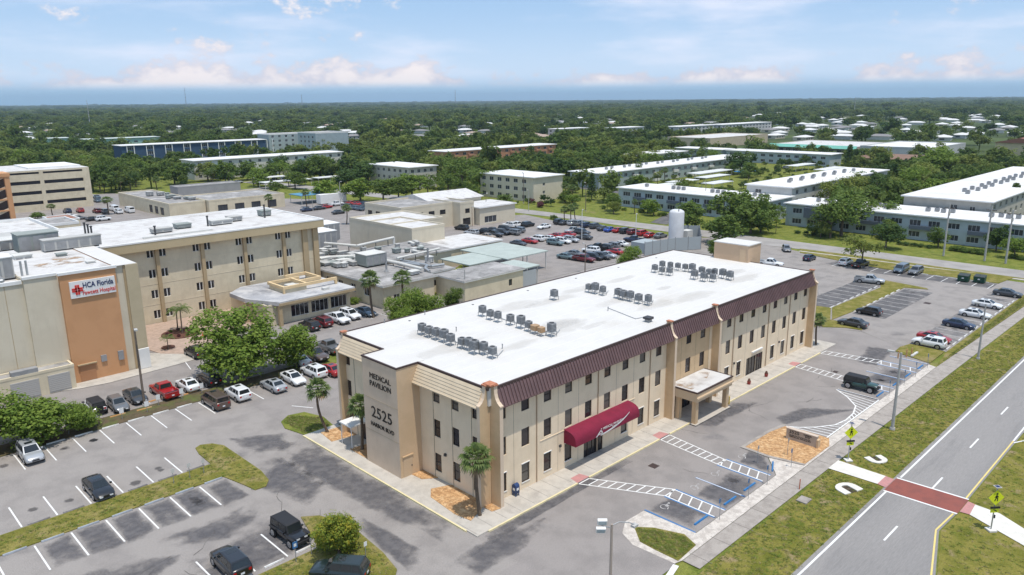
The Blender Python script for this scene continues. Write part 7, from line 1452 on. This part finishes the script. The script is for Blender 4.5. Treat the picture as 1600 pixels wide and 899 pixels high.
for i in range(7): MB().box(-.24, 1.35-i*.42, .70, -.222, 1.68-i*.42, .78).build('small_lettering', SIGNB, e)
# post box
q = P(806, 776); e = empty('post_box', (q.x, q.y, .13), 0, 'blue rounded street post box on the front sidewalk', 'post box')
mb = MB(); n = 10; pr = [(-.26, .28), (.26, .28), (.26, 1.0)]+[(.26*math.cos(PI*i/n), 1.0+.26*math.sin(PI*i/n)) for i in range(1, n)]+[(-.26, 1.0)]
v = [(-.25, y, zz) for y, zz in pr]+[(.25, y, zz) for y, zz in pr]; m_ = len(pr); mb.add(v, [tuple(range(m_)), tuple(range(m_, 2*m_))[::-1]]); mb.add(v, [(i, i+m_, (i+1) % m_+m_, (i+1) % m_) for i in range(m_)], 0, True); mb.build('body', BLUEP, e)
for x in (-.2, .2):
    for y in (-.2, .2): MB().box(x-.04, y-.04, 0, x+.04, y+.04, .3).build('leg', BLUEP, e)
MB().box(-.14, -.275, .62, .14, -.262, .86).build('label_plate', WHITE, e); MB().box(-.262, -.14, .60, -.252, .14, .84).build('label_plate', WHITE, e)
# dumpsters
for i, (px, py) in enumerate(((1506, 434), (1531, 436))):
    q = P(px, py, .8); e = empty('dumpster', (q.x, q.y, .01), R(92), 'green dumpster with black lid, '+('left' if i == 0 else 'right')+' of the pair by the street', 'dumpster', 'dumpsters in the side lot')
    MB().add([(-.95, -.8, .15), (.95, -.8, .15), (.95, .7, .15), (-.95, .7, .15), (-1, -.95, 1.5), (1, -.95, 1.5), (1, .9, 1.25), (-1, .9, 1.25)], [(0, 3, 2, 1), (0, 1, 5, 4), (1, 2, 6, 5), (2, 3, 7, 6), (3, 0, 4, 7), (4, 5, 6, 7)]).build('bin', DUMPG, e)
    for s in (-1, 1): MB().add([(s*.5-.48, -.98, 1.53), (s*.5+.48, -.98, 1.53), (s*.5+.48, .95, 1.30), (s*.5-.48, .95, 1.30), (s*.5-.48, -.98, 1.58), (s*.5+.48, -.98, 1.58), (s*.5+.48, .95, 1.35), (s*.5-.48, .95, 1.35)], [(4, 5, 6, 7), (0, 1, 5, 4), (1, 2, 6, 5), (2, 3, 7, 6), (3, 0, 4, 7)]).build('lid', mat('lid_black', (.05, .06, .055), .6), e)
    MB().box(-.2, .84, .7, .2, .86, .95).build('sticker', WHITE, e)
    for x in (-.8, .8): MB().box(x-.12, -.7, 0, x+.12, .6, .16).build('skid', DARKM, e)
# yellow bollards, barriers
bl = [P(1082.5, 662), P(1087, 661), P(1134, 634), P(1139, 632)]
for i, q in enumerate(bl): tag(MB().cyl((q.x, q.y, 0), (q.x, q.y, 1.05), .09, n=10).cyl((q.x, q.y, 1.05), (q.x, q.y, 1.12), .09, .03, n=10).build('bollard', mat('bollard_yellow', (.62, .45, .12), .7)), 'yellow bollard, '+ordinal(i+1)+' from the left by the entrance porch', 'bollard', 'bollards at the porch')
for i, (px, py) in enumerate(((1403, 560), (1416, 558), (1424, 556))): q = P(px, py); tag(MB().box(q.x-.08, q.y-.08, 0, q.x+.08, q.y+.08, 1.2).build('marker_post', WSO), 'short orange timber post, '+ordinal(i+1)+' from the left on the corner lawn', 'post', 'timber posts on the corner lawn')
tag(MB().box(71.2, -12.4, .1, 73.6, -12.1, .3).build('curb_stop', WSW), 'white loose wheel stop lying on the corner lawn', 'wheel stop')
q = P(317, 526); tag(MB().cyl((q.x, q.y, .08), (q.x, q.y, .75), .16, .03, n=8).box(q.x-.2, q.y-.2, .08, q.x+.2, q.y+.2, .12).build('traffic_cone', mat('cone_red', (.6, .06, .03), .6)), 'small red traffic cone on the paver plaza', 'cone')
q = P(1249, 765); tag(MB().cyl((q.x, q.y, 0), (q.x, q.y, 1.1), .05, n=6).build('marker_post', mat('marker_rust', (.5, .12, .05), .7)), 'thin red marker post in the roadside grass', 'post')
for i, (px, py) in enumerate(((1170, 602), (1197, 590))): q = P(px, py); tag(MB().cyl((q.x, q.y, .13), (q.x, q.y, .55), .2, .26, n=10).cyl((q.x, q.y, .5), (q.x, q.y, .9), .25, .12, n=7, m=1).build('planter', [mat('pot_red', (.3, .05, .04)), MULCH_D]), ('red', 'dark')[i]+' plant pot beside the far glass doors', 'planter')
# lamp posts and poles
def lamp(px, py, h, label, m=POLEC, r=.13, arm=None, heads=1, xy=None, head=GREYL):
    q = P(px, py) if xy is None else Vector((*xy, 0)); e = empty('lamp_post', (q.x, q.y, 0), 0, label, 'lamp post', 'lamp posts and poles')
    MB().cyl((0, 0, 0), (0, 0, h), r, r*.6, 10).build('pole', m, e); MB().cyl((0, 0, 0), (0, 0, .25), r*1.7, r*1.5, 10).build('base', POLEC, e)
    for i in range(heads):
        a = (arm or 0)+i*PI; ax, ay_ = math.cos(a), math.sin(a)
        MB().cyl((0, 0, h-.12), (ax*.8, ay_*.8, h), .035, n=6).build('arm', GREYB, e); o = MB().box(-.35, -.18, -.08, .35, .18, .10).build('lamp_head', head, e); o.location = (ax*1.05, ay_*1.05, h); o.rotation_euler = (0, 0, a)
    return e
lamp(1394, 671, 9.2, 'tall concrete lamp post beside the long sidewalk', arm=R(100), r=.19); lamp(1528, 561, 8.2, 'second concrete lamp post farther along the sidewalk', arm=R(100), r=.16)
lamp(226, 634, 10.2, 'grey timber pole with flood lamp before the orange wall', WOODP, .16, R(-100)); lamp(36, 607, 7.5, 'slim concrete lamp post left of the orange wall', POLEC, .12, R(-80))
lamp(727, 470, 6.0, 'concrete lamp post beside the low store block', POLEC, .14, R(120)); lamp(914, 428, 6.5, 'dark timber pole at the rear edge of the white roof', WOODP, .12, R(60))
lamp(993, 379, 7.4, 'white lamp post in the rear lot left of the tank', WHITE, .1, R(30)); lamp(909, 375, 8.0, 'white lamp post in the middle of the rear lot', WHITE, .1, R(30))
lamp(489, 330, 7, 'slim lamp post by the lane beyond the ward', POLEC, .1, R(30)); lamp(533, 330, 10, 'tall concrete lamp post beyond the ward roof', POLEC, .14, R(30)); lamp(760, 342, 8, 'slim dark lamp post before the cream bay', WOODP, .1, R(30)); lamp(738, 355, 6, 'red brown lamp post at the cream bay', mat('pole_red', (.2, .08, .06)), .08, R(30))
lamp(818, 318, 11, 'tall timber pole at the rear lot entrance', WOODP, .14, R(60)); lamp(826, 330, 7, 'thin lamp post at the rear lot entrance', POLEC, .09, R(60)); lamp(915, 330, 9.5, 'dark timber pole on the street lawn left', WOODP, .13, R(60)); lamp(1101, 330, 9.5, 'timber pole before the blue grey apartments', WOODP, .13, R(60))
# flood-lit post close to the camera
q = P(953, 935); e = empty('lamp_post', (q.x, q.y, 0), 0, 'slim post with two white floodlights and a curved arm in the drive', 'lamp post', 'lamp posts and poles')
hz = 6.3; MB().cyl((0, 0, 0), (0, 0, hz), .12, .09, 10).build('pole', mat('pole_tan', (.36, .30, .25), .85), e); mb = MB(); pp = [(0, 0, hz-.1), (.5, -.3, hz+.1), (1.1, -.7, hz-.02), (1.5, -.95, hz-.25)]
for a, b in zip(pp, pp[1:]): mb.cyl(a, b, .04, n=6)
mb.build('arm', STEEL, e); MB().box(1.25, -1.15, hz-.42, 1.75, -.8, hz-.25).build('lamp_head', GREYL, e)
for s, zz in ((.1, .35), (-.2, -.25)):
    fl = MB().box(-.35, -.12, -.25, .35, .12, .25).build('floodlight', WHITE, e); fl.location = (-.75+s*.5, .35, hz+zz); fl.rotation_euler = (R(25), 0, R(-45)); l2 = MB().box(-.28, -.14, -.18, .28, -.12, .18).build('lens', mat('lens', (.35, .42, .45), .15), fl)
MB().cyl((0, 0, hz-.3), (-.75, .35, hz+.05), .04, n=6).build('bracket', STEEL, e)
# street power poles
POLES = []
def power(px, py, h, label):
    q = P(px, py); e = empty('power_pole', (q.x, q.y, 0), 0, label, 'power pole', 'power poles along the street'); POLES.append((q, h))
    MB().cyl((0, 0, 0), (0, 0, h), .24, .15, 10).build('pole', POLEC, e); MB().box(-.06, -1.1, h-1.0, .06, 1.1, h-.85).build('crossarm', WOODP, e); MB().cyl((.35, 0, h-2.7), (.35, 0, h-1.8), .22, n=10).build('transformer', GREYL, e)
    for y in (-1, 0, 1): MB().cyl((0, y, h-.85), (0, y, h-.6), .05, n=6).build('insulator', GREYB, e)
power(1474, 400, 12.3, 'concrete power pole left of three by the street lawn'); power(1538, 408, 12.6, 'middle power pole by the street lawn'); power(1571, 412, 12.2, 'right power pole by the street lawn')
for i, (a, b) in enumerate(zip(POLES, POLES[1:])):
    for j, y in enumerate((-1, 0, 1)):
        mb = MB(); p0 = Vector((a[0].x, a[0].y+y, a[1]-.6)); p1 = Vector((b[0].x, b[0].y+y, b[1]-.6)); pr_ = p0
        for k_ in range(1, 7): t = k_/6; c = p0.lerp(p1, t)-Vector((0, 0, .5*4*t*(1-t))); mb.cyl(pr_, c, .012, n=4, caps=False); pr_ = c
        tag(mb.build('power_line', DARKM), ('thin overhead line, '+ordinal(j+1)+' of the strands between the '+('left and middle' if i == 0 else 'middle and right')+' power poles'), 'power line', 'power lines')
# masts on the horizon
for i, (px, top, d, lb) in enumerate(((176, 156, 1500, 'pale mast rising from the far woods at left'), (322, 137, 5200, 'thin lattice mast on the horizon left of centre'), (719, 141, 5200, 'thin lattice mast on the horizon near the centre'), (1308, 152, 1700, 'short pale mast in the far woods at right'), (493, 147, 5600, 'faint thin mast on the horizon left of the central one'))):
    b = P(px, 449.5-0, 0); dv = (RT*((px-800)/FPX)+_f); dv.z = 0; dv.normalize(); x, y = CAM.x+dv.x*d, CAM.y+dv.y*d
    hd_ = (RT*((px-800)/FPX)-UP*((top-449.5)/FPX)+_f); zt = CAM.z+hd_.z*d/math.hypot(hd_.x, hd_.y); r = .5*d/1500
    mb = MB(); mb.cyl((x, y, 0), (x, y, zt), r, r*.5, 6)
    for k_ in range(1, 6): mb.cyl((x, y, zt*k_/6), (x, y, zt*k_/6+r*2), r*1.6, n=6)
    tag(mb.build('radio_mast', GREYL if i in (0, 3) else GREYB), lb, 'mast')
# two people far behind by the small green canopy
def person(px, py, top_c, leg_c, label, h=1.72):
    q = P(px, py); e = empty('person', (q.x, q.y, 0), R(200), label, 'person'); me = bpy.data.meshes.new('body'); s = h/1.75
    J = [(0, 0, .95), (0, 0, 1.2), (0, 0, 1.42), (0, 0, 1.52), (0, .02, 1.66), (.2, 0, 1.40), (.26, .02, 1.12), (.24, .10, .88), (-.2, 0, 1.40), (-.26, 0, 1.12), (-.24, .08, .88), (.10, 0, .88), (.11, .03, .5), (.11, -.03, .08), (.11, .12, .05), (-.10, 0, .88), (-.11, -.02, .5), (-.11, -.08, .08), (-.11, .08, .05)]
    E_ = [(0, 1), (1, 2), (2, 3), (3, 4), (2, 5), (5, 6), (6, 7), (2, 8), (8, 9), (9, 10), (0, 11), (11, 12), (12, 13), (13, 14), (0, 15), (15, 16), (16, 17), (17, 18)]
    rad = [.15, .15, .16, .06, .105, .07, .05, .04, .07, .05, .04, .095, .07, .05, .045, .095, .07, .05, .045]
    me.from_pydata([(a*s, b*s, c*s) for a, b, c in J], E_, []); me.materials.append(top_c)
    o = bpy.data.objects.new('body', me); col.objects.link(o); sk = o.modifiers.new('skin', 'SKIN')
    for i, v_ in enumerate(me.skin_vertices[0].data): v_.radius = (rad[i]*s, rad[i]*s); v_.use_root = i == 0
    sb = o.modifiers.new('sub', 'SUBSURF'); sb.levels = sb.render_levels = 1
    dg = bpy.context.evaluated_depsgraph_get(); m2 = bpy.data.meshes.new_from_object(o.evaluated_get(dg)); bpy.data.objects.remove(o)
    m2.materials.clear(); [m2.materials.append(m) for m in (top_c, leg_c, mat('skin', (.38, .24, .17), .7), mat('hair', (.03, .02, .015), .8))]
    for p_ in m2.polygons: p_.material_index = 3 if p_.center.z > 1.66*s else 2 if p_.center.z > 1.49*s or (p_.center.z < 1.1*s and abs(p_.center.x) > .17) else 0 if p_.center.z > .95*s else 1
    link('body', m2, e)
person(827, 442, colmat('shirt_teal', (.05, .16, .18)), colmat('trousers_dark', (.03, .03, .04)), 'person in teal top standing by the small green canopy'); person(832, 443, colmat('shirt_red', (.32, .03, .04)), colmat('trousers_dark2', (.03, .03, .04)), 'person in red top standing by the small green canopy')

# ---------------------------------------------------------------- the air: thin even haze to the horizon
hz_ = MB().box(-8900, -8900, -1.2, 13900, 13900, 150).build('haze', []) if False else None
me = bpy.data.meshes.new('haze'); _b = MB().box(-8950, -8950, -1.2, 13950, 13950, 150); me.from_pydata(_b.v, [], _b.f); me.update()
hm = bpy.data.materials.new('haze_air'); hm.use_nodes = True; hn = hm.node_tree; hn.nodes.clear()
pv = hn.nodes.new('ShaderNodeVolumePrincipled'); pv.inputs['Color'].default_value = (.66, .83, 1.0, 1); pv.inputs['Density'].default_value = 7.5e-5; pv.inputs['Anisotropy'].default_value = .2
ho = hn.nodes.new('ShaderNodeOutputMaterial'); hn.links.new(pv.outputs[0], ho.inputs['Volume']); me.materials.append(hm)
haze = link('haze', me); tag(haze, None, None, None, 'stuff')
